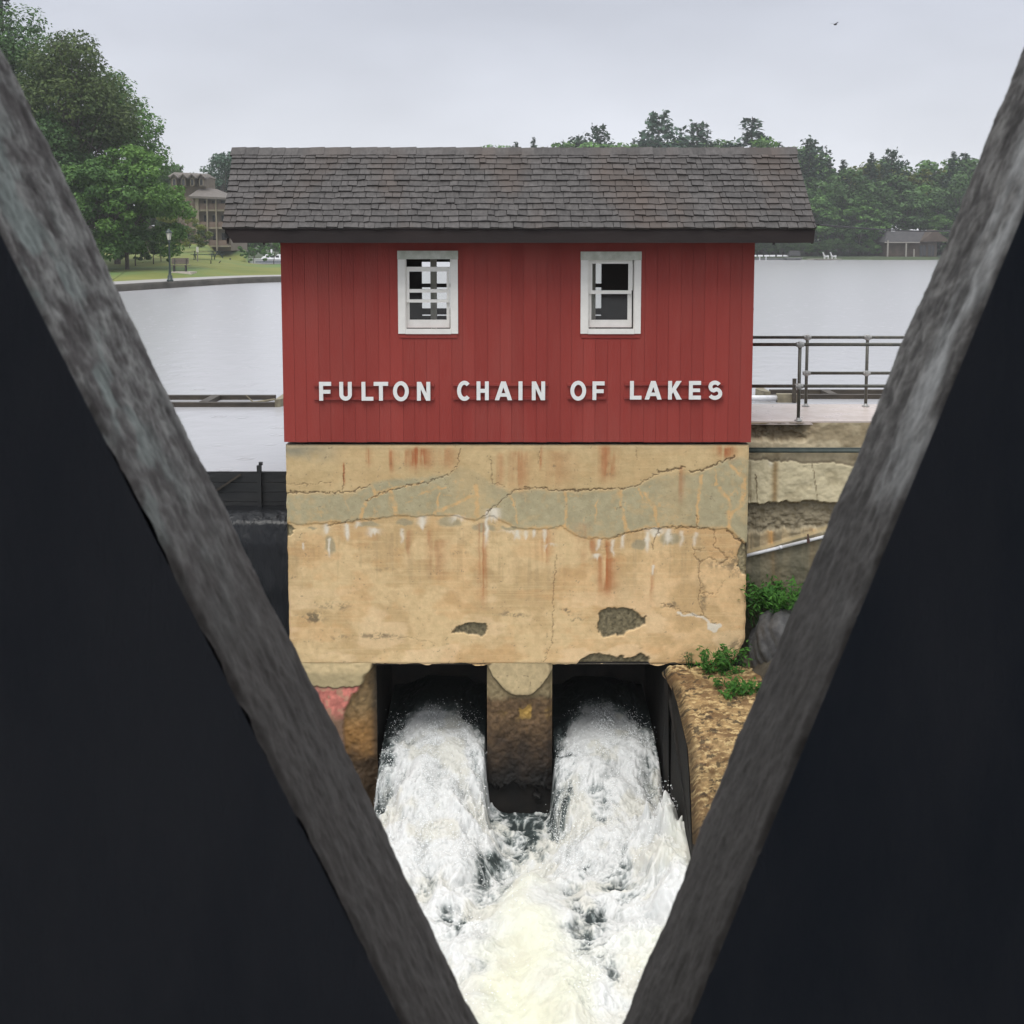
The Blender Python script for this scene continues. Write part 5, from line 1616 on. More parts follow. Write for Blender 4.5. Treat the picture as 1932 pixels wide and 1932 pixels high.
def broadleaf(H, rx, rz, zc, nclump, per, leaf, m, crown_low=0.0, bare=0):
    """tapered trunk with limbs, crown of leaf clumps with gaps between them"""
    segs = []
    tr = 0.018 * H
    top = zc + rz * 0.45
    pts = [Vector((0, 0, -0.3))]
    for k in range(1, 6):
        pts.append(Vector((rng.normal() * 0.012 * H, rng.normal() * 0.012 * H, top * k / 5)))
    for k in range(5):
        segs.append((pts[k], pts[k + 1], tr * (1 - k * 0.17), tr * (1 - (k + 1) * 0.17)))
    C_, N_, S_, T_ = [], [], [], []
    d = sphere_pts(nclump)
    d[:, 2] = np.where(d[:, 2] < -0.75, -d[:, 2], d[:, 2])
    rad = rng.uniform(0.45, 1.0, nclump) ** 0.6
    lob = 1 + 0.28 * np.sin(3 * np.arctan2(d[:, 1], d[:, 0]) + rng.uniform(0, 6)) * np.cos(2.3 * d[:, 2] + 1) + rng.normal(size=nclump) * 0.10
    for i in range(nclump):
        c = np.array([d[i, 0] * rx, d[i, 1] * rx, d[i, 2] * rz]) * min(1.05, rad[i] * lob[i]) + np.array([0, 0, zc])
        r = H * rng.uniform(0.045, 0.095)
        if i % 3 == 0:
            a = pts[2 + int(rng.integers(0, 3))]
            mid = (a + Vector(c)) / 2 + Vector((0, 0, -0.02 * H))
            segs.append((a, mid, tr * 0.35, tr * 0.22))
            segs.append((mid, Vector(c), tr * 0.22, tr * 0.06))
        n = int(per * (r / (0.07 * H)) ** 2)
        q = sphere_pts(n)
        rr_ = rng.uniform(0.25, 1.0, n) ** 0.5
        stretch = np.array([1.25, 1.25, 0.75])
        C_.append(c + q * rr_[:, None] * r * stretch)
        nn = q * 0.6 + np.array([0, 0, 0.7]) + rng.normal(size=(n, 3)) * 0.55
        N_.append(nn)
        S_.append(leaf * rng.uniform(0.6, 1.35, n))
        base = rng.uniform(0.2, 0.8)
        T_.append(base + rng.normal(size=n) * 0.18)
    for k in range(bare):
        a = pts[4]
        tip = Vector((rng.normal() * rx * .4, rng.normal() * rx * .3, zc + rz * rng.uniform(1.0, 1.12)))
        segs.append((a, tip, tr * .25, tr * .05))
        for q in range(4):
            f = a.lerp(tip, rng.uniform(.6, .95))
            segs.append((f, f + Vector((rng.normal() * .06 * H, rng.normal() * .05 * H, .05 * H)), tr * .09, tr * .03))
    return leaf_cloud('crown', np.concatenate(C_), np.concatenate(N_), np.concatenate(S_), np.concatenate(T_), m), limb_mesh('trunk', segs, M['bark'])

def conifer(H, R, z0, per, leaf, m, shape='cone', droop=0.1, irregular=0.25):
    segs = [(Vector((0, 0, -0.3)), Vector((0, 0, H * 0.55)), 0.015 * H, 0.010 * H), (Vector((0, 0, H * 0.55)), Vector((0, 0, H * 0.985)), 0.010 * H, 0.002 * H)]
    C_, N_, S_, T_ = [], [], [], []
    z = z0 * H
    while z < H * 0.985:
        f = (z - z0 * H) / (H - z0 * H)
        if shape == 'cone': L = R * (1 - f) ** 0.85 + 0.02 * H
        elif shape == 'round': L = R * (1 - f) ** 0.62 * (0.72 + 0.28 * min(1, f * 4)) + 0.03 * H
        else: L = R * 1.1 * (1 - f) ** 0.8 * (0.7 + 0.3 * min(1, f * 4)) + 0.03 * H
        nb_ = 5 if shape != 'cone' else 7
        a0 = rng.uniform(0, 6.28)
        for k in range(nb_):
            if rng.random() < 0.12: continue
            an = a0 + 6.28 * k / nb_ + rng.normal() * 0.25
            l = L * (1 + rng.normal() * irregular)
            up = (-droop if shape == 'cone' else 0.28 + 0.25 * f) * l
            a = Vector((0, 0, z))
            e = Vector((math.cos(an) * l, math.sin(an) * l, z + up))
            segs.append((a, e, 0.004 * H * (1 - f * .6), 0.001 * H))
            n = max(6, int(per * (l / R)))
            tq = rng.uniform(0.12, 1.05, n) ** 0.8
            w_ = l * 0.22 * (1.15 - tq * 0.6)
            pts = np.stack([tq * e.x, tq * e.y, z + tq * up], 1)
            pts[:, 0] += -math.sin(an) * rng.normal(size=n) * w_
            pts[:, 1] += math.cos(an) * rng.normal(size=n) * w_
            pts[:, 2] += rng.normal(size=n) * 0.012 * H
            C_.append(pts)
            N_.append(np.array([0, 0, 1.0]) + rng.normal(size=(n, 3)) * 0.6)
            S_.append(leaf * rng.uniform(0.6, 1.3, n))
            T_.append(rng.uniform(0.15, 0.75) + rng.normal(size=n) * 0.15)
        z += H * (0.040 if shape == 'cone' else 0.042) * rng.uniform(0.75, 1.25)
    return leaf_cloud('crown', np.concatenate(C_), np.concatenate(N_), np.concatenate(S_), np.concatenate(T_), m, 0.5), limb_mesh('trunk', segs, M['bark'])

def plant_tree(name, loc, meshes, label, scale=1.0, rot=None, group=None, cat='tree'):
    t = thing(name, loc, label, cat, group)
    for nm, me in zip(('crown', 'trunk'), meshes):
        o = bpy.data.objects.new(nm, me)
        C.objects.link(o)
        o.parent = t
    t.scale = scale if isinstance(scale, tuple) else (scale,) * 3
    t.rotation_euler = (0, 0, rng.uniform(0, 6.28) if rot is None else rot)
    return t

def weed(name, loc, h, spread, nst, nl, leaf, m, label, lean=(0, 0, 0), group=None):
    segs = []
    C_, N_, S_, T_ = [], [], [], []
    for k in range(nst):
        an = rng.uniform(0, 6.28)
        base = Vector((float(np.clip(rng.normal(), -1, 1)) * spread * .42, float(np.clip(rng.normal(), -1, 1)) * spread * .25, 0))
        tip = base + Vector((math.cos(an) * spread * .5 + lean[0], math.sin(an) * spread * .35 + lean[1], h * rng.uniform(.55, 1.0)))
        mid = base.lerp(tip, .5) + Vector((0, 0, h * .08))
        segs += [(base + Vector((0, 0, -.1)), mid, .006, .004), (mid, tip, .004, .0015)]
        for q in range(nl):
            f = rng.uniform(.2, 1.02)
            p = base.lerp(mid, f * 2) if f < .5 else mid.lerp(tip, f * 2 - 1)
            d_ = rng.normal(size=3)
            d_ /= np.linalg.norm(d_)
            C_.append(np.array(p) + d_ * np.array([1, 1, .5]) * leaf * 1.1)
            N_.append(np.array([0, -0.3, .8]) + rng.normal(size=3) * .45)
            S_.append(leaf * rng.uniform(.6, 1.2))
            T_.append(.5 + rng.normal() * .25)
    t = thing(name, loc, label, 'plant', group)
    for nm, me in (('leaves', leaf_cloud('leaves', np.array(C_), np.array(N_), np.array(S_), np.array(T_), m, 0.33)), ('stems', limb_mesh('stems', segs, M['leaf_weed']))):
        o = bpy.data.objects.new(nm, me)
        C.objects.link(o)
        o.parent = t
    return t

# weeds beside the block
def at_bank(u, v):
    best = None
    for Yq in np.linspace(13, 17.7, 60):
        p = P(u, v, Yq)
        d_ = abs(p.z - bankz(p.x, p.y)) if p.x > 3.5 else 9
        if best is None or d_ < best[0]: best = (d_, p)
    return best[1]
q = P(1440, 1168, 17.55)
weed('fern_clump', (q.x + .14, 17.6, q.z), .62, .75, 40, 16, .060, M['leaf_weed'], 'lush green clump of weeds at the foot of the retaining wall, above the boulder')
q2 = P(1480, 1165, 17.4)
weed('fern_clump', (q2.x + .15, 17.45, q2.z), .55, .7, 30, 16, .060, M['leaf_weed'], 'green weeds at the foot of the retaining wall, mostly behind the right-hand timber')
q = P(1362, 1290, 17.2)
weed('weed', (q.x, 17.18, q.z + .02), .62, .42, 26, 16, .055, M['leaf_weed'], 'leafy green weed growing against the lower right corner of the cream block')
q = P(1395, 1335, 16.6)
weed('weed', (q.x, 16.6, q.z), .48, .50, 30, 18, .055, M['leaf_weed'], 'bright green weed at the edge of the mottled wing wall')
q = P(1300, 1252, 17.36)
weed('weed', (q.x, 17.36, q.z), .22, .12, 6, 9, .022, M['leaf_dark'], 'small dark dry weed in the crack on top of the wing wall')

# ------------------------------------------------------------------ left shore
def lawn_z(x, y):
    r = x / y
    k = 0.35 + 0.65 * sstep(-0.205, -0.262, r)
    z = 0.53 + np.clip(y - 94, 0, 999) * 0.0315 * k
    inl = sstep(140, 150, y) * sstep(-0.257, -0.245, r)
    bankz_ = np.clip(0.4 + (y - 176) * 0.15, -1.2, 2.5)
    bankz_ = np.where(r > -0.224, np.minimum(bankz_, -1.2 + 0 * y), bankz_)
    bankz_ = np.where(y < 176, -1.2, bankz_)
    return z * (1 - inl) + bankz_ * inl
SW = [(-90, 74), (-60, 80), (-36, 86)] + [tuple(G(u, v, 0.0)[:2]) for u, v in ((200, 552), (240, 549), (300, 545), (360, 541), (420, 537), (475, 534), (529, 532))] + [(-17.5, 108), (-16.5, 115), (-17.5, 126), (-21, 138)]
SW = np.array(SW)
ts = np.concatenate([[0], np.cumsum(np.hypot(np.diff(SW[:, 0]), np.diff(SW[:, 1])))])
tq = np.linspace(0, ts[-1], 160)
sx, sy = np.interp(tq, ts, SW[:, 0]), np.interp(tq, ts, SW[:, 1])
for _ in range(6):
    sx[1:-1] = (sx[:-2] + 2 * sx[1:-1] + sx[2:]) / 4
    sy[1:-1] = (sy[:-2] + 2 * sy[1:-1] + sy[2:]) / 4
tx, ty = np.gradient(sx), np.gradient(sy)
ln = np.hypot(tx, ty); nx_, ny_ = -ty / ln, tx / ln                 # towards the land
# lawn: strips from the wall inland
K = 130
w = np.linspace(0, 1, K)[None, :] ** 1.3
depth_ = 150.0
Xl = sx[:, None] + nx_[:, None] * 1.6 * (1 - w) * 0 + (nx_[:, None] * 3.3)
Yl = sy[:, None] + (ny_[:, None] * 3.3)
Xl = Xl + w * (-0.25) * depth_ * 0.9
Yl = Yl + w * depth_
ed_ = sstep(0, .05, w)
Zl = lawn_z(Xl, Yl) * ed_ + 0.56 * (1 - ed_) + (fbm(Xl * .12, Yl * .12, 3, 901) - .5) * 0.25 * sstep(0.03, .1, w)
tag(link('lawn', grid_mesh('lawn', Xl, Yl, Zl, M['grass'])), 'green and yellowish lawn sloping up from the seawall', kind='structure')
pth = []
for off_, zz in ((0.345, 0.525), (1.8, 0.545), (3.45, 0.565)):
    pth.append((sx + nx_ * off_, sy + ny_ * off_, np.full_like(sx, zz)))
PX, PY_, PZ_ = (np.stack([q[i] for q in pth], 1) for i in range(3))
tag(link('path', grid_mesh('path', PX, PY_, PZ_, M['asphalt'])), 'wet grey path along the top of the seawall', kind='structure')
swp = []
for off_, zz in ((0.0, -0.8), (0.0, 0.0), (0.03, 0.34), (0.06, 0.49), (0.12, 0.515), (0.34, 0.515), (0.34, 0.3)):
    swp.append((sx + nx_ * off_ + (fbm(tq * 2, tq * 0 + zz, 3, 911) - .5) * .12 * (zz < .4), sy + ny_ * off_, np.full_like(sx, zz)))
PX, PY_, PZ_ = (np.stack([q[i] for q in swp], 1) for i in range(3))
tag(link('seawall', grid_mesh('seawall', PX, PY_, PZ_, M['seawall'], smooth=False)), 'low dark concrete seawall curving along the left shore', 'wall')

def onlawn(u, v):
    """point of the lawn seen at (u, v)"""
    lo_, best = 1e9, None
    for Yq in np.linspace(88, 175, 350):
        p = P(u, v, Yq)
        d_ = abs(p.z - float(lawn_z(np.float64(p.x), np.float64(Yq))))
        if d_ < lo_: lo_, best = d_, p
    best.z = float(lawn_z(np.float64(best.x), np.float64(best.y)))
    return best

# street lamp
lb = G(321, 531.0, 0.54)
k_ = lb.y / FPX
Hl = 99 * k_
lamp = thing('street_lamp', (lb.x, lb.y, 0.5), 'dark green lamp post with a pale lantern at the edge of the lawn', 'street lamp')
link('post', MB().lathe([(.26, 0), (.26, .12), (.20, .16), (.19, .42), (.12, .50), (.10, .75), (.075, .95), (.065, Hl * .74), (.10, Hl * .75), (.10, Hl * .765), (.05, Hl * .78)], lb, 14).mesh('post', M['lamp_green'], True), lamp)
link('lantern', MB().lathe([(.10, Hl * .785), (.13, Hl * .79), (.20, Hl * .90), (.21, Hl * .915)], lb, 12).mesh('lantern', M['lamp_glass'], True), lamp)
link('lamp_cap', MB().lathe([(.30, Hl * .913), (.27, Hl * .93), (.14, Hl * .965), (.05, Hl * .985), (.03, Hl)], lb, 14).mesh('lamp_cap', M['lamp_green'], True), lamp)
cage = MB()
for i in range(4):
    an = math.pi / 4 + i * math.pi / 2
    cage.tube((lb.x + .135 * math.cos(an), lb.y + .135 * math.sin(an), .5 + Hl * .785), (lb.x + .235 * math.cos(an), lb.y + .235 * math.sin(an), .5 + Hl * .915), .018, n=6)
link('lantern_cage', cage.mesh('lantern_cage', M['lamp_green']), lamp)

# bench on a slab
bb = onlawn(340, 513)
k_ = bb.y / FPX
bn = thing('park_bench', (bb.x, bb.y, bb.z), 'brown slatted park bench on the lawn behind the lamp post', 'bench')
x0, x1 = bb.x - 16 * k_, bb.x + 15 * k_
zs = bb.z + 13 * k_
for i in range(4):
    link('seat_slat', MB().box(x0 - .05, x1 + .25, bb.y - .32 + i * .13, bb.y - .22 + i * .13, zs - .04, zs).mesh('seat_slat', M['bench']), bn)
for i in range(4):
    z_ = zs + .10 + i * .13
    link('back_slat', MB().box(x0 - .05, x1, bb.y + .22 + i * .02, bb.y + .25 + i * .02, z_, z_ + .115).mesh('back_slat', M['bench']), bn)
for xx in (x0 + 5 * k_, x1 - 4 * k_):
    link('leg', MB().box(xx - .04, xx + .04, bb.y - .25, bb.y - .17, bb.z + .03, zs - .041).box(xx - .04, xx + .04, bb.y + .12, bb.y + .20, bb.z + .03, zs - .041).box(xx - .03, xx + .03, bb.y + .16, bb.y + .215, zs + .001, zs + .6).mesh('leg', M['dark_metal']), bn)
link('stretcher', MB().box(x0 + 5 * k_ + .041, x1 - 4 * k_ - .041, bb.y - .03, bb.y + .03, bb.z + .12, bb.z + .18).mesh('stretcher', M['dark_metal']), bn)
tag(link('bench_slab', MB().box(x0 + 2 * k_, x1 + 13 * k_, bb.y - 1.3, bb.y + .6, bb.z - .3, bb.z + .03).mesh('bench_slab', M['deck'])), 'pale concrete slab under the park bench', 'slab')

# sign post and picnic tables
sg = onlawn(373, 494)
k_ = sg.y / FPX
t = thing('sign_post', sg, 'small white notice on a post near the picnic tables', 'sign')
link('post', MB().box(sg.x - .05, sg.x + .05, sg.y - .03, sg.y + .03, sg.z - .2, sg.z + 26 * k_).mesh('post', M['hut_post']), t)
link('notice', MB().box(sg.x - 2.2 * k_, sg.x + 2.4 * k_, sg.y - .06, sg.y - .031, sg.z + 18 * k_, sg.z + 28 * k_).mesh('notice', M['white']), t)
def picnic(u, v, rot, label):
    p = onlawn(u, v)
    t = thing('picnic_table', (p.x, p.y, p.z), label, 'picnic table', 'picnic tables on the lawn')
    def pc(nm, b):
        o = bpy.data.objects.new(nm, b.mesh(nm, M['picnic'])); C.objects.link(o); o.parent = t
    for i in range(5): pc('top_plank', MB().box(-.95, .95, -.38 + i * .155, -.24 + i * .155, .72, .76))
    for s_ in (-1, 1):
        pc('seat_plank', MB().box(-.95, .95, s_ * .72 - .13, s_ * .72 + .13, .42, .46))
        pc('leg', MB().beam((s_ * .7, -.75, 0), (s_ * .7, -.15, .70), .05, .10).beam((s_ * .76, .75, 0), (s_ * .76, .15, .70), .05, .10).box(s_ * .73 - .02, s_ * .73 + .02, -.85, .85, .36, .415))
    t.rotation_euler = (0, 0, rot)
    t.scale = (1.35, 1.35, 1.25)
picnic(385, 489.5, .12, 'dark green picnic table beside the small white notice')
picnic(401, 487, .9, 'dark green picnic table standing askew, farther to the right of the white notice')
pk = onlawn(434, 493.5)
for i, (uu, vv, hh, lb_) in enumerate(((398, 497, 6, 'short dark stake in the lawn below the picnic tables'), (412, 496, 4, 'lower slanting dark stake in the lawn below the picnic tables'))):
    p = onlawn(uu, vv)
    k_ = p.y / FPX
    tag(link('stake', MB().tube((p.x, p.y, p.z - .1), (p.x + (.25 if i else 0), p.y, p.z + hh * k_), .06, .05, 7).mesh('stake', M['dark_metal'])), lb_, 'stake')

# lodge with balconies
YL = 182.0
zg = P(380, 466, YL).z - .6
lodge = thing('lodge', (P(380, 466, YL).x, YL + 6, zg), 'three-storey brown lodge with balconies and dormers behind the lawn', 'building')
def LX(u, Y=YL): return P(u, 420, Y).x
def LZ(v, Y=YL): return P(380, v, Y).z
x0, x1 = LX(326), LX(430)
zr = LZ(370)
link('wall', MB().box(x0, x1, YL + 1.6, YL + 13, zg, zr).mesh('wall', M['lodge']), lodge)
for v0, v1, u0, u1 in ((395, 398.5, 345, 430), (428.5, 432, 333, 430), (463, 466, 360, 430)):
    link('balcony_slab', MB().box(LX(u0), LX(u1), YL - .1, YL + 1.59, LZ(v1), LZ(v0)).mesh('balcony_slab', M['lodge_trim']), lodge)
for u0, u1 in ((370.3, 376.4), (391, 393.2), (407.8, 410), (351.5, 353)):
    link('column', MB().box(LX(u0), LX(u1), YL - .35, YL - .11, zg, zr - .35).mesh('column', M['lodge_trim']), lodge)
for v0, v1 in ((384, 395), (418.5, 428.5), (453, 463)):
    for u0, u1 in ((376.8, 390.6), (393.6, 407.4), (410.4, 428), (354, 370)):
        if v0 == 453 and u0 == 354: continue
        link('balcony_rail', MB().box(LX(u0), LX(u1), YL - .06, YL, LZ(v1) + .02, LZ(v0)).mesh('balcony_rail', M['lodge_rail']), lodge)
for v0, v1 in ((374, 395), (402, 428), (436, 462)):
    for u0, u1 in ((380, 388), (396, 404), (413, 422)):
        wn = link('window', MB().box(LX(u0), LX(u1), YL + 1.54, YL + 1.6, LZ(v1 - 1), LZ(v0 + 2)).mesh('window', M['lodge_dark']), lodge)
        link('pane', MB().box(LX(u0 + .8), LX(u1 - .8), YL + 1.51, YL + 1.54, LZ(v1 - 4), LZ(v0 + 4)).mesh('pane', M['pane_dark']), wn)
bay = link('bay', MB().box(LX(333), LX(368), YL + .3, YL + 1.6, zg, LZ(432.1)).mesh('bay', M['lodge']), lodge)
for u0, u1 in ((342.5, 348), (352, 356.5)):
    wn = link('window', MB().box(LX(u0 - .8), LX(u1 + .8), YL + .24, YL + .3, LZ(449), LZ(437)).mesh('window', M['lodge_trim']), bay)
    link('pane', MB().box(LX(u0), LX(u1), YL + .21, YL + .24, LZ(448), LZ(438)).mesh('pane', M['pane_dark']), wn)
link('window_sill', MB().box(LX(341), LX(358.5), YL + .12, YL + .24, LZ(451), LZ(449.3)).mesh('window_sill', M['hut_post']), bay)
rf = MB()
A0, A1 = Vector((LX(360), YL - .9, zr)), Vector((LX(431), YL - .9, zr - .25))
B0, B1 = Vector((LX(362), YL + 6, zr + 1.6)), Vector((LX(392), YL + 6, zr + 1.35))
rf.hexa([A0 + Vector((0, 0, -.3)), A1 + Vector((0, 0, -.3)), A0 + Vector((0, 13.5, -.3)), A1 + Vector((0, 13.5, -.3)), A0, A1, A0 + Vector((0, 13.5, 0)), A1 + Vector((0, 13.5, 0))])
rf.face([A0, A1, B1, B0]); rf.face([A1, A1 + Vector((0, 13.5, 0)), B1]); rf.face([A0, B0, A0 + Vector((0, 13.5, 0))])
rf.face([A0 + Vector((0, 13.5, 0)), B0, B1, A1 + Vector((0, 13.5, 0))])
link('roof', rf.mesh('roof', M['lodge_roof']), lodge)
YU = YL + 5
def UX(u): return P(u, 340, YU).x
def UZ(v): return P(360, v, YU).z
link('upper_wall', MB().box(UX(322), UX(388), YU, YU + 6, zr - 1, UZ(331)).mesh('upper_wall', M['lodge']), lodge)
link('upper_roof', MB().hexa([(UX(318), YU - .5, UZ(333)), (UX(391), YU - .5, UZ(334)), (UX(320), YU + 6.5, UZ(333)), (UX(390), YU + 6.5, UZ(334)),
                              (UX(320), YU + 2.6, UZ(323)), (UX(384), YU + 2.6, UZ(326)), (UX(320), YU + 3.4, UZ(323)), (UX(384), YU + 3.4, UZ(326))]).mesh('upper_roof', M['lodge_roof']), lodge)
for uc in (334, 351, 367.5, 384.5):
    d_ = MB()
    a, b_ = UX(uc - 4.6), UX(uc + 4.6)
    y0, y1 = YU - 1.5, YU + 1
    zb, ze_, zp = UZ(352), UZ(337), UZ(331)
    d_.box(a + .1, b_ - .1, y0, y1, zb, ze_)
    dm = link('dormer', d_.mesh('dormer', M['lodge']), lodge)
    g_ = MB()
    xm = (a + b_) / 2
    for xa, xb in ((a - .25, xm), (b_ + .25, xm)):
        g_.hexa([(xa, y0 - .4, ze_ - .1), (xb, y0 - .4, zp), (xa, y1, ze_ - .1), (xb, y1, zp), (xa, y0 - .4, ze_ + .1), (xb, y0 - .4, zp + .2), (xa, y1, ze_ + .1), (xb, y1, zp + .2)])
    g_.face([(a + .1, y0 - .02, ze_), (b_ - .1, y0 - .02, ze_), (xm, y0 - .02, zp)])
    link('dormer_roof', g_.mesh('dormer_roof', M['lodge_roof']), dm)
    link('pane', MB().box(UX(uc - 2.6), UX(uc + 2.6), y0 - .05, y0 - .001, UZ(350), UZ(339)).mesh('pane', M['pane_dark']), dm)
    link('window_frame', MB().box(UX(uc - 3.7), UX(uc - 2.65), y0 - .06, y0 - .001, UZ(351), UZ(338)).box(UX(uc + 2.65), UX(uc + 3.7), y0 - .06, y0 - .001, UZ(351), UZ(338)).mesh('window_frame', M['lodge_trim']), dm)

# long low cabin glimpsed under the trees at the far left
yc = 150.0
c0, c1_ = P(150, 470, yc), P(262, 446, yc)
cab = thing('cabin', ((c0.x + c1_.x) / 2, yc + 3, c0.z - .6), 'tan cabin glimpsed under the trees at the far left', 'building')
link('wall', MB().box(c0.x, c1_.x, yc, yc + 6, c0.z - 1.2, c1_.z).mesh('wall', M['lodge']), cab)
link('roof', MB().hexa([(c0.x - .4, yc - .6, c1_.z), (c1_.x + .4, yc - .6, c1_.z), (c0.x - .4, yc + 6.6, c1_.z), (c1_.x + .4, yc + 6.6, c1_.z), (c0.x - .4, yc + 2.8, c1_.z + 1.8), (c1_.x + .4, yc + 2.8, c1_.z + 1.8), (c0.x - .4, yc + 3.2, c1_.z + 1.8), (c1_.x + .4, yc + 3.2, c1_.z + 1.8)]).mesh('roof', M['lodge_roof']), cab)
for uu in (183, 199, 214, 231, 247):
    w_ = link('window', MB().box(P(uu - 4, 455, yc).x, P(uu + 4, 455, yc).x, yc - .05, yc - .001, P(uu, 463, yc).z, P(uu, 449, yc).z).mesh('window', M['lodge_trim']), cab)
    link('pane', MB().box(P(uu - 3, 455, yc).x, P(uu + 3, 455, yc).x, yc - .08, yc - .051, P(uu, 462, yc).z, P(uu, 450, yc).z).mesh('pane', M['pane_dark']), w_)
s0_, s1_ = P(188, 452, 140), P(223, 470.5, 140)
st = thing('stair_rail', (s1_.x, 140, s1_.z), 'pale wooden stair railing coming down from the cabin', 'railing')
for dv in (0, 5):
    a, b_ = P(190 + dv, 454 - dv * .8 + 2, 140), P(218 + dv, 471 - dv * .6, 140)
    link('rail', MB().beam(a, b_, .10, .14).mesh('rail', M['lodge_trim']), st)
for f in (0.1, .5, .95):
    a = P(195 + 26 * f, 452 + 17 * f, 140)
    link('post', MB().box(a.x - .06, a.x + .06, 139.94, 140.06, a.z - 1.5, a.z).mesh('post', M['lodge_trim']), st)

# fence, dock and cruiser at the inlet
yf = 195.0
a, b_ = P(420, 472, yf), P(456, 459, yf)
fn = thing('board_fence', ((a.x + b_.x) / 2, yf, a.z - 1), 'grey board fence right of the lodge, above the dock', 'fence')
nbd = 16
for i in range(nbd):
    xa = a.x + (b_.x - a.x) * i / nbd
    link('fence_board', MB().box(xa + .01, xa + (b_.x - a.x) / nbd - .01, yf, yf + .04, a.z - 1.6, b_.z + rng.normal() * .03).mesh('fence_board', M['fence_grey']), fn)
yk = 168.0
a, b_ = P(424, 500, yk), P(560, 496.5, yk)
dk = thing('dock', ((a.x + b_.x) / 2, yk, 0), 'grey wooden dock beyond the lawn, in front of the white cruiser', 'dock')
zd_ = P(440, 497, yk).z
link('deck', MB().box(a.x, b_.x, yk, yk + 2, zd_ - .25, zd_).mesh('deck', M['fence_grey']), dk)
for uu, vt in ((424.5, 489), (435, 487), (470, 492)):
    xx = P(uu, 497, yk).x
    link('post', MB().tube((xx, yk - .12, -1), (xx, yk - .12, P(uu, vt, yk).z), .11, n=8).mesh('post', M['dark_metal']), dk)
yb_ = 186.0
a, b_ = P(467, 498, yb_), P(580, 484, yb_)
zb, zt_b = P(470, 498, yb_).z, P(470, 489.5, yb_).z
bt = thing('cabin_cruiser', ((a.x + b_.x) / 2, yb_, zb), 'white cabin cruiser moored behind the bushy shrub, partly hidden by the red house', 'boat')
hl = MB()
nn_ = 18
prof = []
for i in range(nn_ + 1):
    f = i / nn_
    hw_ = 1.5 * min(1, (f / .35)) ** .6
    prof.append((a.x + (b_.x - a.x) * f, hw_, zt_b + .15 * (1 - f)))
for i, (xx, hw_, zz) in enumerate(prof):
    hl.v += [(xx + .6 * (1 - min(1, i / 5)), yb_ - hw_ * .55 - .02, zb - .1), (xx, yb_ - hw_ - .03, zz), (xx, yb_ + hw_ + .03, zz), (xx + .6 * (1 - min(1, i / 5)), yb_ + hw_ * .55 + .02, zb - .1)]
for i in range(nn_):
    for k in range(4):
        k2 = (k + 1) % 4
        hl.f.append((4 * i + k, 4 * i + k2, 4 * i + 4 + k2, 4 * i + 4 + k)); hl.mi.append(0)
hl.f += [(0, 1, 2, 3), (4 * nn_ + 3, 4 * nn_ + 2, 4 * nn_ + 1, 4 * nn_)]; hl.mi += [0, 0]
link('hull', hl.mesh('hull', M['boat_white'], False), bt)
link('stripe', MB().box(a.x + 1.6, b_.x, yb_ - 1.58, yb_ - 1.535, zb + .25, zb + .42).mesh('stripe', M['boat_blue']), bt)
cz = zt_b + .05
cx0 = P(494, 490, yb_).x
cabn = link('cabin_top', MB().hexa([(cx0, yb_ - 1.1, cz), (b_.x - .6, yb_ - 1.1, cz), (cx0, yb_ + 1.1, cz), (b_.x - .6, yb_ + 1.1, cz), (cx0 + .7, yb_ - .95, cz + .75), (b_.x - .8, yb_ - .95, cz + .75), (cx0 + .7, yb_ + .95, cz + .75), (b_.x - .8, yb_ + .95, cz + .75)]).mesh('cabin_top', M['boat_white']), bt)
for i in range(6):
    xx = cx0 + .9 + i * .75
    link('cabin_window', MB().hexa([(xx, yb_ - 1.10, cz + .28), (xx + .5, yb_ - 1.10, cz + .28), (xx, yb_ - .98, cz + .28), (xx + .5, yb_ - .98, cz + .28), (xx, yb_ - 1.03, cz + .58), (xx + .5, yb_ - 1.03, cz + .58), (xx, yb_ - .96, cz + .58), (xx + .5, yb_ - .96, cz + .58)]).mesh('cabin_window', M['pane_dark']), cabn)
mst = P(512, 470, yb_)
link('mast', MB().tube((mst.x, yb_, cz + .7), (mst.x, yb_, mst.z), .05, n=6).box(mst.x - .12, mst.x + .12, yb_ - .1, yb_ + .1, mst.z - .5, mst.z).mesh('mast', M['boat_white']), bt)

# ------------------------------------------------------------------ trees on the left shore
def tree_at(u, v_base, Y, name, meshes, label, scale=1.0, rot=None, zbase=None, group=None):
    p = P(u, v_base, Y)
    z = float(lawn_z(np.float64(p.x), np.float64(Y))) if zbase is None else zbase
    return plant_tree(name, (p.x, Y, z), meshes, label, scale, rot, group)
GL = 'trees on the left shore'
tree_at(224, 0, 110, 'maple_tree', broadleaf(12.0, 5.0, 5.0, 5.6, 105, 210, .17, M['leaf_bright']), 'bright green low-branched tree leaning over the lawn, left of the lodge', group=GL)
tree_at(165, 0, 108, 'maple_tree', broadleaf(11.0, 4.8, 4.6, 5.0, 90, 200, .17, M['leaf_green']), 'mid-green rounded tree between the bright tree and the left timber', group=GL)
tree_at(206, 0, 122, 'locust_tree', broadleaf(19.0, 4.4, 6.0, 12.6, 85, 190, .17, M['leaf_green']), 'feathery green tree with open drooping sprays against the sky', group=GL)
tree_at(122, 0, 114, 'oak_tree', broadleaf(21.5, 5.4, 6.4, 14.6, 105, 180, .18, M['leaf_russet'], bare=3), 'tall russet-tinged tree with a few bare twigs at its top', group=GL)
tree_at(15, 0, 122, 'oak_tree', broadleaf(24.5, 7.2, 8.0, 16.2, 120, 210, .18, M['leaf_dark']), 'tallest dark green tree at the left edge of the view', group=GL)
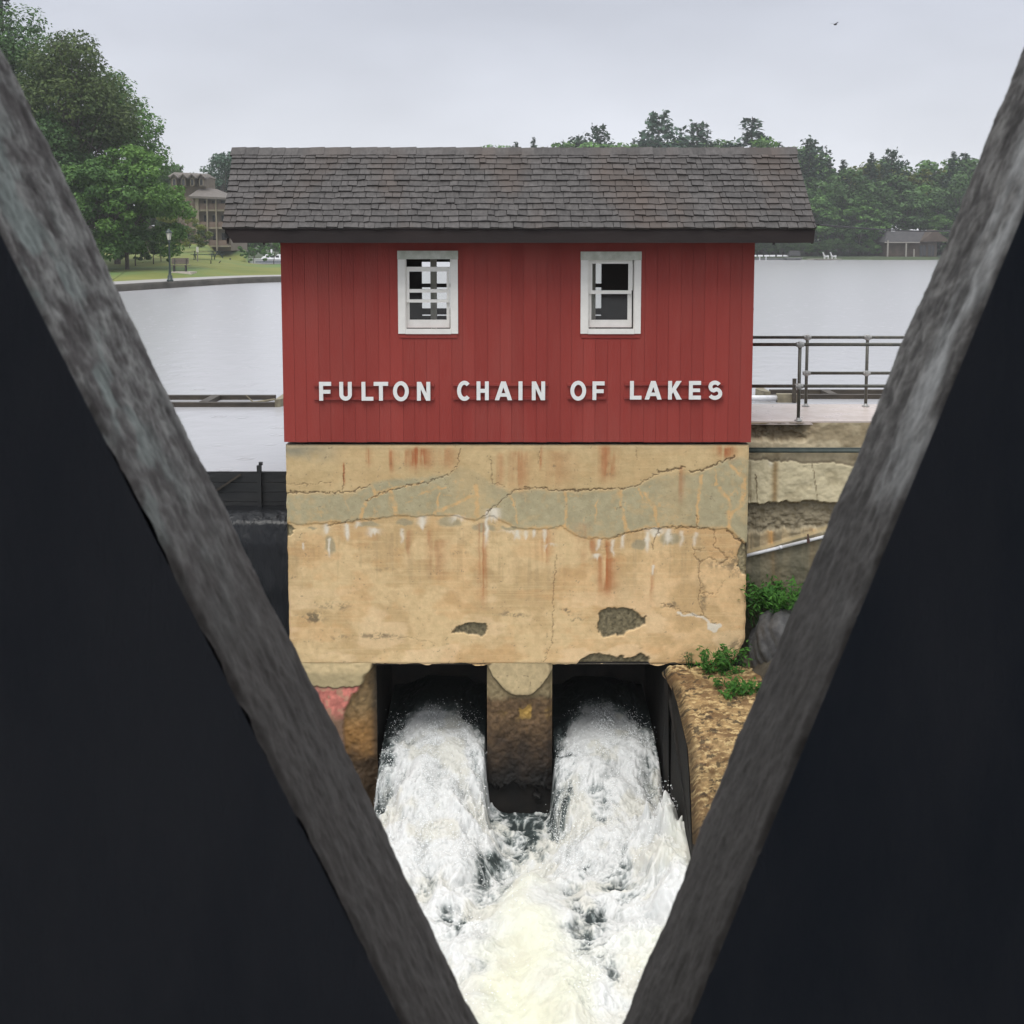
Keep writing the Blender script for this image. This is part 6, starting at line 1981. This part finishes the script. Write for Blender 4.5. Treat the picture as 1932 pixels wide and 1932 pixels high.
tree_at(-130, 0, 120, 'oak_tree', broadleaf(23, 7.0, 8.0, 14.0, 90, 170, .20, M['leaf_dark']), 'dark green tree beyond the left edge, hidden by the left timber', group=GL)
tree_at(60, 0, 112, 'maple_tree', broadleaf(15.0, 5.6, 5.8, 8.0, 95, 200, .17, M['leaf_dark']), 'dark shady tree below the tallest one, behind the left timber', group=GL)
tree_at(3, 0, 131, 'spruce_tree', conifer(30.5, 2.6, .2, 60, .28, M['needle'], 'cone'), 'pointed dark spruce spire at the very left edge', group=GL)
for uu, yy, hh, mm, lb_ in ((326, 152, 6.0, 'leaf_yellow', 'yellowish green bush behind the lamp post, in front of the lodge'), (240, 118, 3.8, 'leaf_dark', 'dark low shrub in the shade under the bright tree'), (205, 124, 4.2, 'leaf_dark', 'dark low shrub beside the pale stair railing'), (275, 121, 3.4, 'leaf_dark', 'dark low shrub left of the yellowish bush'), (222, 131, 4.4, 'leaf_green', 'mid-green shrub behind the trunk of the bright tree'), (258, 133, 4.2, 'leaf_dark', 'dark shrub at the back of the lawn, under the right side of the bright tree'),
                            (290, 126, 3.0, 'leaf_green', 'mid-green low shrub at the back of the lawn, left of the lamp'), (345, 165, 3.4, 'leaf_russet', 'brownish shrub below the lodge bay window'), (366, 168, 2.6, 'leaf_russet', 'small russet shrub by the lodge corner column')):
    tree_at(uu, 0, yy, 'shrub', broadleaf(hh, hh * .62, hh * .5, hh * .5, 34, 130, .11, M[mm]), lb_)
yy = 139
p = P(508, 502, yy)
tree_at(508, 0, 139, 'multi_stemmed_shrub', broadleaf(3.4, 1.7, 1.5, 2.0, 26, 40, .09, M['leaf_green']), 'thin many-stemmed shrub standing in front of the white cruiser', zbase=p.z)
tree_at(468, 0, 178, 'shrub', broadleaf(3.0, 2.4, 1.4, 1.5, 30, 90, .12, M['leaf_green']), 'rounded green shrub left of the white cruiser', zbase=P(470, 496, 178).z)
for uu, yy, hh, rr2, mm, lb_ in ((413, 215, 18, 5.0, 'needle_blue', 'tall hazy green tree rising between the lodge roof and the red house'), (300, 195, 13.5, 4.6, 'leaf_dark', 'dark tree filling the gap between the bright tree and the lodge'), (330, 225, 16.5, 4.2, 'leaf_dark', 'hazy dark tree showing above the lodge roof on the left'),
                                 (372, 235, 16.0, 3.2, 'leaf_green', 'slender hazy tree tips behind the lodge dormers'), (440, 222, 17, 4.4, 'needle_blue', 'hazy green tree mostly hidden behind the shingled roof'), (352, 240, 15, 3.6, 'leaf_dark', 'hazy tree behind the middle of the lodge roof')):
    tree_at(uu, 0, yy, 'poplar_tree', broadleaf(hh, rr2, hh * .42, hh * .58, 60, 110, .30, M[mm]), lb_, zbase=1.5)
for i, (uu, yy, hh) in enumerate(((438, 180, 5.5), (470, 183, 5), (500, 186, 5.5), (535, 188, 5.5), (570, 190, 6))):
    tree_at(uu, 0, yy + 20, 'hedge_tree', broadleaf(hh, hh * .6, hh * .45, hh * .5, 30, 90, .2, M['leaf_dark']), 'dark green hedge tree behind the inlet, right of the lodge', zbase=.3, group='hedge trees behind the inlet')

# ------------------------------------------------------------------ far shore
YS = G(1600, 490.5, 0).y
fx = np.linspace(-90, 260, 120)[None, :] * np.ones((30, 1))
fy = (np.linspace(0, 1, 30)[:, None] ** 1.5) * np.ones((1, 120))
Fy = YS + 4 * (fbm(fx * .05, fx * 0, 3, 951) - .5) * 2 + fy * 160
Fz = -0.4 + 0.9 * sstep(0, .02, fy) + 6 * fy ** 1.2
tag(link('far_shore', grid_mesh('far_shore', fx, Fy, Fz, M['undergrowth'])), 'wooded far shore of the lake', kind='structure')
def shore_z(y): 
    f = max(0, (y - YS) / 160)
    return 0.5 + 6 * f ** 1.2
protos = {
    'b1': broadleaf(20, 5.2, 7.4, 12.0, 60, 70, .42, M['leaf_green']),
    'b2': broadleaf(20, 6.0, 7.0, 12.4, 64, 70, .42, M['leaf_dark']),
    'b3': broadleaf(20, 5.0, 8.0, 11.6, 60, 70, .42, M['leaf_bright']),
    'b4': broadleaf(20, 5.6, 6.6, 12.6, 60, 66, .42, M['leaf_yellow']),
    'b5': broadleaf(20, 5.6, 7.2, 12.0, 60, 70, .42, M['leaf_russet']),
    'c1': conifer(20, 3.0, .10, 26, .40, M['needle'], 'cone'),
    'c2': conifer(20, 4.2, .30, 44, .40, M['needle'], 'pine'),
    'c3': conifer(20, 4.6, .28, 60, .42, M['needle_blue'], 'round', irregular=.15),
    'c4': conifer(20, 3.6, .15, 34, .40, M['needle_blue'], 'cone', irregular=.35),
}
def far_tree(kind, u, vtop, Y, label, group=None, wide=1.0):
    zt = P(u, vtop, Y).z
    zb = shore_z(Y) - .3
    s_ = (zt - zb) / 20.0
    nm = {'b': 'broadleaf_tree', 'c': 'conifer_tree'}[kind[0]]
    return plant_tree(nm, (P(u, 450, Y).x, Y, zb), protos[kind], label, (s_ * wide, s_ * wide, s_), None, group)
solo = [('c3', 1241, 216, 262, 'tall full-crowned dark pine rising above the middle of the roof ridge', 1.15), ('c2', 1312, 233, 264, 'dark pine with upswept branches, right of the full-crowned pine above the ridge', 1.15),
        ('c4', 1415, 216, 262, 'tall broad dark conifer above the right part of the roof ridge', 1.45), ('c4', 1438, 250, 263, 'short thin conifer touching the right side of the broad dark conifer', .9), ('c2', 1127, 238, 272, 'airy pine above the ridge with see-through crown', 1.05),
        ('c4', 1091, 250, 270, 'bluish conifer just left of the airy pine above the ridge', 1.2), ('c1', 1007, 262, 270, 'tiny pointed spruce spire above the ridge', .7), ('c1', 1194, 264, 272, 'small pointed spruce between the airy pine and the full-crowned pine', .6),
        ('c2', 1523, 262, 262, 'pine with a forked top just right of the roof end', 1.1), ('c2', 1678, 283, 262, 'pine standing out above the wood, above the brown boathouse', 1.0), ('c1', 1640, 290, 259, 'narrow dark spruce in the wood left of the boathouse', 1.0),
        ('c4', 1815, 284, 268, 'conifer top beside the right-hand timber', 1.1), ('c1', 1793, 288, 268, 'narrow conifer just left of the right-hand timber', 1.0), ('b3', 1430, 266, 256, 'light green broadleaf tree below the broad dark conifer', 1.0)]
for k_, u_, v_, y_, lb_, wd in solo:
    far_tree(k_, u_, v_, y_, lb_, wide=wd)
KIND = {'b1': 'mid-green broadleaf tree', 'b2': 'dark green broadleaf tree', 'b3': 'bright green broadleaf tree', 'b4': 'yellow-green broadleaf tree', 'b5': 'russet-tinged broadleaf tree', 'c1': 'narrow dark conifer', 'c4': 'bluish conifer'}
def place_(u):
    for lim, s in ((1000, 'above the left half of the roof ridge'), (1090, 'above the middle of the roof ridge'), (1200, 'below the airy pine above the ridge'), (1300, 'below the full-crowned pine'), (1395, 'between the pines above the ridge'), (1450, 'just right of the red wall'),
                   (1500, 'near the right eave of the roof'), (1545, 'right of the roof end'), (1585, 'behind the white deck chairs'), (1625, 'right of the white deck chairs'), (1665, 'just left of the boathouse'), (1720, 'behind the boathouse'), (1770, 'beyond the boathouse gable'), (1850, 'beside the right-hand timber')):
        if u < lim: return s
    return 'hidden behind the right-hand timber'
def lbl(k, u, row): return KIND[k] + ' ' + row + ', ' + place_(u)
GRP = 'trees of the wood along the far shore'
r3 = random.Random(21)
u_ = 940
while u_ < 2060:
    top = float(np.interp(u_, [900, 955, 1050, 1140, 1300, 1450, 1520, 1560, 1600, 1650, 1720, 1800, 1900, 2300], [290, 274, 270, 272, 276, 276, 276, 288, 300, 304, 302, 300, 296, 285]))
    k_ = r3.choices(['b1', 'b2', 'b3', 'b4', 'b5', 'c1', 'c4'], [5, 2, 4, 3, 1, 2, 2])[0]
    far_tree(k_, u_ + r3.uniform(-6, 6), top + (r3.uniform(-9, 3) if u_ < 1500 else r3.uniform(-2, 14)), r3.uniform(266, 280), lbl(k_, u_, 'on the far skyline'), GRP, r3.uniform(.95, 1.25))
    u_ += r3.uniform(26, 36)
u_ = 1390
while u_ < 2060:
    top = float(np.interp(u_, [1390, 1480, 1540, 1600, 1700, 1800, 2300], [300, 305, 315, 330, 338, 335, 320])) + r3.uniform(-10, 25)
    k_ = r3.choices(['b1', 'b2', 'b3', 'b5', 'c1', 'c4'], [5, 5, 2, 2, 2, 2])[0]
    far_tree(k_, u_, top, r3.uniform(255, 261), lbl(k_, u_, 'amid the far wood'), GRP, r3.uniform(1.0, 1.3))
    u_ += r3.uniform(32, 44)
u_ = 1390
while u_ < 2060:
    if not (1655 < u_ < 1775):
        k_ = r3.choices(['b1', 'b2', 'b5', 'c4'], [4, 5, 1, 1])[0]
        far_tree(k_, u_, r3.uniform(372, 415), r3.uniform(249, 253), lbl(k_, u_, 'at the far waterside'), GRP, r3.uniform(1.2, 1.6))
    u_ += r3.uniform(24, 34)

# undergrowth under the trees
u_ = 1385
while u_ < 2000:
    if not (1660 < u_ < 1772):
        Yq = r3.uniform(247.5, 249)
        plant_tree('shore_bush', (P(u_, 450, Yq).x, Yq, shore_z(Yq) - .3), protos[r3.choice(['b1', 'b2', 'b2'])], 'low bush along the far shore, ' + place_(u_), (.30, .30, .155 * r3.uniform(.8, 1.4)), None, 'bushes along the far shore', 'bush')
    u_ += r3.uniform(15, 22)

# boathouse
yh = YS + 4.5
hx0, hx1 = P(1671, 460, yh).x, P(1768, 460, yh).x
hz0, hz1, hz2 = P(1700, 485, yh).z, P(1700, 456, yh).z, P(1700, 436, yh).z
bh = thing('boathouse', ((hx0 + hx1) / 2, yh + 3, 0), 'brown boathouse with a dark roof on the far shore beside the right-hand timber', 'building')
link('wall', MB().box(hx0, hx1, yh, yh + 8, -.5, hz1).mesh('wall', M['hut']), bh)
xm = P(1745, 460, yh).x
rf = MB()
rf.hexa([(hx0 - .5, yh - .8, hz1 - .1), (hx1 + .5, yh - .8, hz1 - .1), (hx0 - .5, yh + 8.8, hz1 - .1), (hx1 + .5, yh + 8.8, hz1 - .1), (hx0 + 1.4, yh + 3.8, hz2), (hx1 - .5, yh + 3.8, hz2), (hx0 + 1.4, yh + 4.2, hz2), (hx1 - .5, yh + 4.2, hz2)])
rfo = link('roof', rf.mesh('roof', M['hut_roof']), bh)
gz = MB()
ga, gb_ = P(1733, 456, yh).x, P(1790, 456, yh).x
gm = (ga + gb_) / 2
gz.v += [(ga, yh - .9, hz1), (gb_, yh - .9, hz1), (gm, yh - .9, hz2 + .3), (ga, yh + 4, hz1), (gb_, yh + 4, hz1), (gm, yh + 4, hz2 + .3)]
gz.f += [(0, 1, 2), (3, 5, 4), (0, 2, 5, 3), (1, 4, 5, 2), (0, 3, 4, 1)]; gz.mi += [0] * 5
link('gable', gz.mesh('gable', M['hut']), rfo)
v0_ = P(1719, 434, yh + 4)
link('roof_vent', MB().hexa([(v0_.x - .45, yh + 3.7, hz2 - .05), (v0_.x + .55, yh + 3.7, hz2 - .05), (v0_.x - .45, yh + 4.3, hz2 - .05), (v0_.x + .55, yh + 4.3, hz2 - .05), (v0_.x - .15, yh + 3.8, hz2 + .4), (v0_.x + .3, yh + 3.8, hz2 + .4), (v0_.x - .15, yh + 4.2, hz2 + .4), (v0_.x + .3, yh + 4.2, hz2 + .4)]).mesh('roof_vent', M['boat_white']), rfo)
for uu, h0, h1 in ((1672.5, 486, 453), (1707, 485, 459), (1722, 485, 470)):
    xx = P(uu, 470, yh).x
    link('post', MB().box(xx - .14, xx + .14, yh - .95, yh - .7, P(uu, h0, yh).z, P(uu, h1, yh).z).mesh('post', M['hut_post']), bh)
link('eave_board', MB().box(hx0 - .5, P(1733, 455, yh).x, yh - .86, yh - .81, hz1 - .25, hz1 - .06).mesh('eave_board', M['hut_post']), bh)
for uu in (1741, 1757):
    w_ = link('window', MB().box(P(uu - 6, 470, yh).x, P(uu + 6, 470, yh).x, yh - .05, yh - .001, P(uu, 483, yh).z, P(uu, 463, yh).z).mesh('window', M['pane_dark']), bh)
    link('mullion', MB().box(P(uu - .5, 470, yh).x, P(uu + .5, 470, yh).x, yh - .09, yh - .051, P(uu, 483, yh).z, P(uu, 463, yh).z).mesh('mullion', M['hut']), w_)
link('landing', MB().box(hx0 - 1, P(1715, 480, yh).x, yh - 2.6, yh - 1, -.1, .35).mesh('landing', M['hut_post']), bh)

# dock with two deck chairs, small boat, white rail
yd = YS - 2.5
a, b_ = P(1527, 489, yd), P(1588, 489, yd)
dk = thing('swim_dock', ((a.x + b_.x) / 2, yd + 1, 0), 'pale dock with two white deck chairs on the far shore', 'dock')
n_ = 9
for i in range(n_):
    xa, xb = a.x + (b_.x - a.x) * i / n_, a.x + (b_.x - a.x) * (i + 1) / n_
    link('dock_plank', MB().box(xa + .02, xb - .02, yd + .3 * (i % 2), yd + 2.5, .12, .26).mesh('dock_plank', M['hut_post']), dk)
link('float', MB().box(a.x + 1.5, b_.x - 1.5, yd + .35, yd + 2.3, -.3, .118).mesh('float', M['dark_metal']), dk)
for uu, lb_ in ((1557, 'left one of the two white deck chairs on the far dock'), (1571, 'right one of the two white deck chairs on the far dock')):
    p = P(uu, 480, yd + 1)
    ch = thing('deck_chair', (p.x, yd + 1.2, .261), lb_, 'chair', 'white deck chairs on the far dock')
    link('seat', MB().hexa([(p.x - .1, yd + .9, .55), (p.x + .75, yd + .9, .72), (p.x - .1, yd + 1.6, .55), (p.x + .75, yd + 1.6, .72), (p.x - .1, yd + .9, .65), (p.x + .75, yd + .9, .82), (p.x - .1, yd + 1.6, .65), (p.x + .75, yd + 1.6, .82)]).mesh('seat', M['boat_white']), ch)
    link('backrest', MB().hexa([(p.x - .1, yd + .9, .60), (p.x + .02, yd + .9, .60), (p.x - .1, yd + 1.6, .60), (p.x + .02, yd + 1.6, .60), (p.x - .5, yd + .9, 1.6), (p.x - .38, yd + .9, 1.6), (p.x - .5, yd + 1.6, 1.6), (p.x - .38, yd + 1.6, 1.6)]).mesh('backrest', M['boat_white']), ch)
    for yy_ in (yd + .85, yd + 1.61):
        link('leg', MB().box(p.x - .15, p.x - .05, yy_, yy_ + .06, .261, .9).box(p.x + .6, p.x + .7, yy_, yy_ + .06, .261, .9).box(p.x - .3, p.x + .72, yy_, yy_ + .06, .905, .97).mesh('leg', M['boat_white']), ch)
p = P(1497, 488, YS - 1.5)
sb = thing('rowing_boat', (p.x, p.y, 0), 'small dark moored boat left of the deck chairs on the far shore', 'boat')
hb = MB()
for zz, hwx, hwy in ((-.1, 1.0, .7), (.45, 1.7, 1.2), (.5, 1.6, 1.1), (.15, .9, .6)):
    hb.v += [(p.x - hwx, p.y - hwy * .8, zz), (p.x + hwx, p.y - hwy, zz), (p.x + hwx, p.y + hwy, zz), (p.x - hwx, p.y + hwy * .8, zz)]
for r_ in range(3):
    for k in range(4):
        k2 = (k + 1) % 4
        hb.f.append((4 * r_ + k, 4 * r_ + k2, 4 * r_ + 4 + k2, 4 * r_ + 4 + k)); hb.mi.append(0)
hb.f += [(3, 2, 1, 0), (12, 13, 14, 15)]; hb.mi += [0, 0]
link('hull', hb.mesh('hull', M['fence_grey']), sb)
link('canopy', MB().hexa([(p.x - 1.2, p.y - .7, .9), (p.x + 1.3, p.y - .7, .9), (p.x - 1.2, p.y + .7, .9), (p.x + 1.3, p.y + .7, .9), (p.x - .9, p.y - .5, 1.9), (p.x + 1, p.y - .5, 1.9), (p.x - .9, p.y + .5, 1.9), (p.x + 1, p.y + .5, 1.9)]).tube((p.x - 1.1, p.y - .6, .5), (p.x - 1.1, p.y - .6, .92), .05, n=6).tube((p.x + 1.2, p.y - .6, .5), (p.x + 1.2, p.y - .6, .92), .05, n=6).mesh('canopy', M['dark_metal']), sb)
wr = thing('dock_rail', (P(1450, 485, YS - 1).x, YS - 1, 0), 'low white posts and floats along the far shore, just right of the red house', 'railing')
for uu in (1423, 1435, 1447, 1458, 1471, 1483):
    p = P(uu, 483, YS - 1)
    link('float', MB().box(p.x - .55, p.x + .45, YS - 1.2, YS - .8, P(uu, 484, YS - 1).z, P(uu, 481, YS - 1).z).mesh('float', M['boat_white']), wr)
for uu in (1434, 1446):
    p = P(uu, 483, YS - 1)
    link('post', MB().box(p.x - .12, p.x + .12, YS - .79, YS - .6, -.3, P(uu, 481, YS - 1).z).mesh('post', M['boat_white']), wr)
p0, p1 = P(1405, 485, YS - 1), P(1490, 485, YS - 1)
link('walkway', MB().box(p0.x, p1.x, YS - .59, YS + .8, .0, .42).mesh('walkway', M['fence_grey']), wr)

# service cable
ca, cb_ = P(1545, 424, 19.3), P(1960, 414, 46)
cc = MB()
N_ = 24
pp = [ca.lerp(cb_, i / N_) - Vector((0, 0, .25 * (1 - (2 * i / N_ - 1) ** 2))) for i in range(N_ + 1)]
pp = [Vector((eR.x - .06, YR + 1.0, ze + .12))] + pp
for a, b_ in zip(pp[:-1], pp[1:]): cc.tube(a, b_, .015, n=6, cap=False)
tag(link('service_cable', cc.mesh('service_cable', M['cable'], True)), 'thin black cable running to the right from behind the shingled roof', 'cable')
# bird
bp_ = P(1576, 46, 90)
bi = thing('bird', bp_, 'small dark bird flying high in the grey sky', 'bird')
bo = bpy.data.objects.new('body', MB().lathe([(.005, -.20), (.05, -.12), (.07, 0), (.05, .12), (.02, .17), (.004, .22)], n=8).mesh('body', M['bird'], True))
bo.rotation_euler = (0, math.radians(80), 0)
C.objects.link(bo); bo.parent = bi
for s_ in (-1, 1):
    wgm = MB()
    wgm.hexa([(-.09, 0, .02), (.07, 0, .02), (-.16, s_ * .36, .10), (-.06, s_ * .36, .10), (-.08, 0, .035), (.06, 0, .035), (-.15, s_ * .36, .11), (-.07, s_ * .36, .11)])
    o = bpy.data.objects.new('wing', wgm.mesh('wing', M['bird'])); C.objects.link(o); o.parent = bi
bi.rotation_euler = (0, 0, math.radians(35))

# ------------------------------------------------------------------ rain haze over the lake
HAZE = 0.00032
if HAZE:
    hm = bpy.data.materials.new('rain_haze')
    hm.use_nodes = True
    ht = hm.node_tree
    ht.nodes.remove(ht.nodes["Principled BSDF"])
    pv = ht.nodes.new("ShaderNodeVolumePrincipled")
    pv.inputs["Color"].default_value = (0.93, 0.95, 0.97, 1)
    pv.inputs["Density"].default_value = HAZE
    pv.inputs["Anisotropy"].default_value = 0.2
    ht.links.new(pv.outputs[0], ht.nodes["Material Output"].inputs["Volume"])
    o = tag(link('haze', MB().box(-190, 330, -45, 450, ZR - 3.0, 48).mesh('haze', hm)), 'thin grey rain haze over the lake', kind='stuff')
scene.cycles.volume_bounces = 1
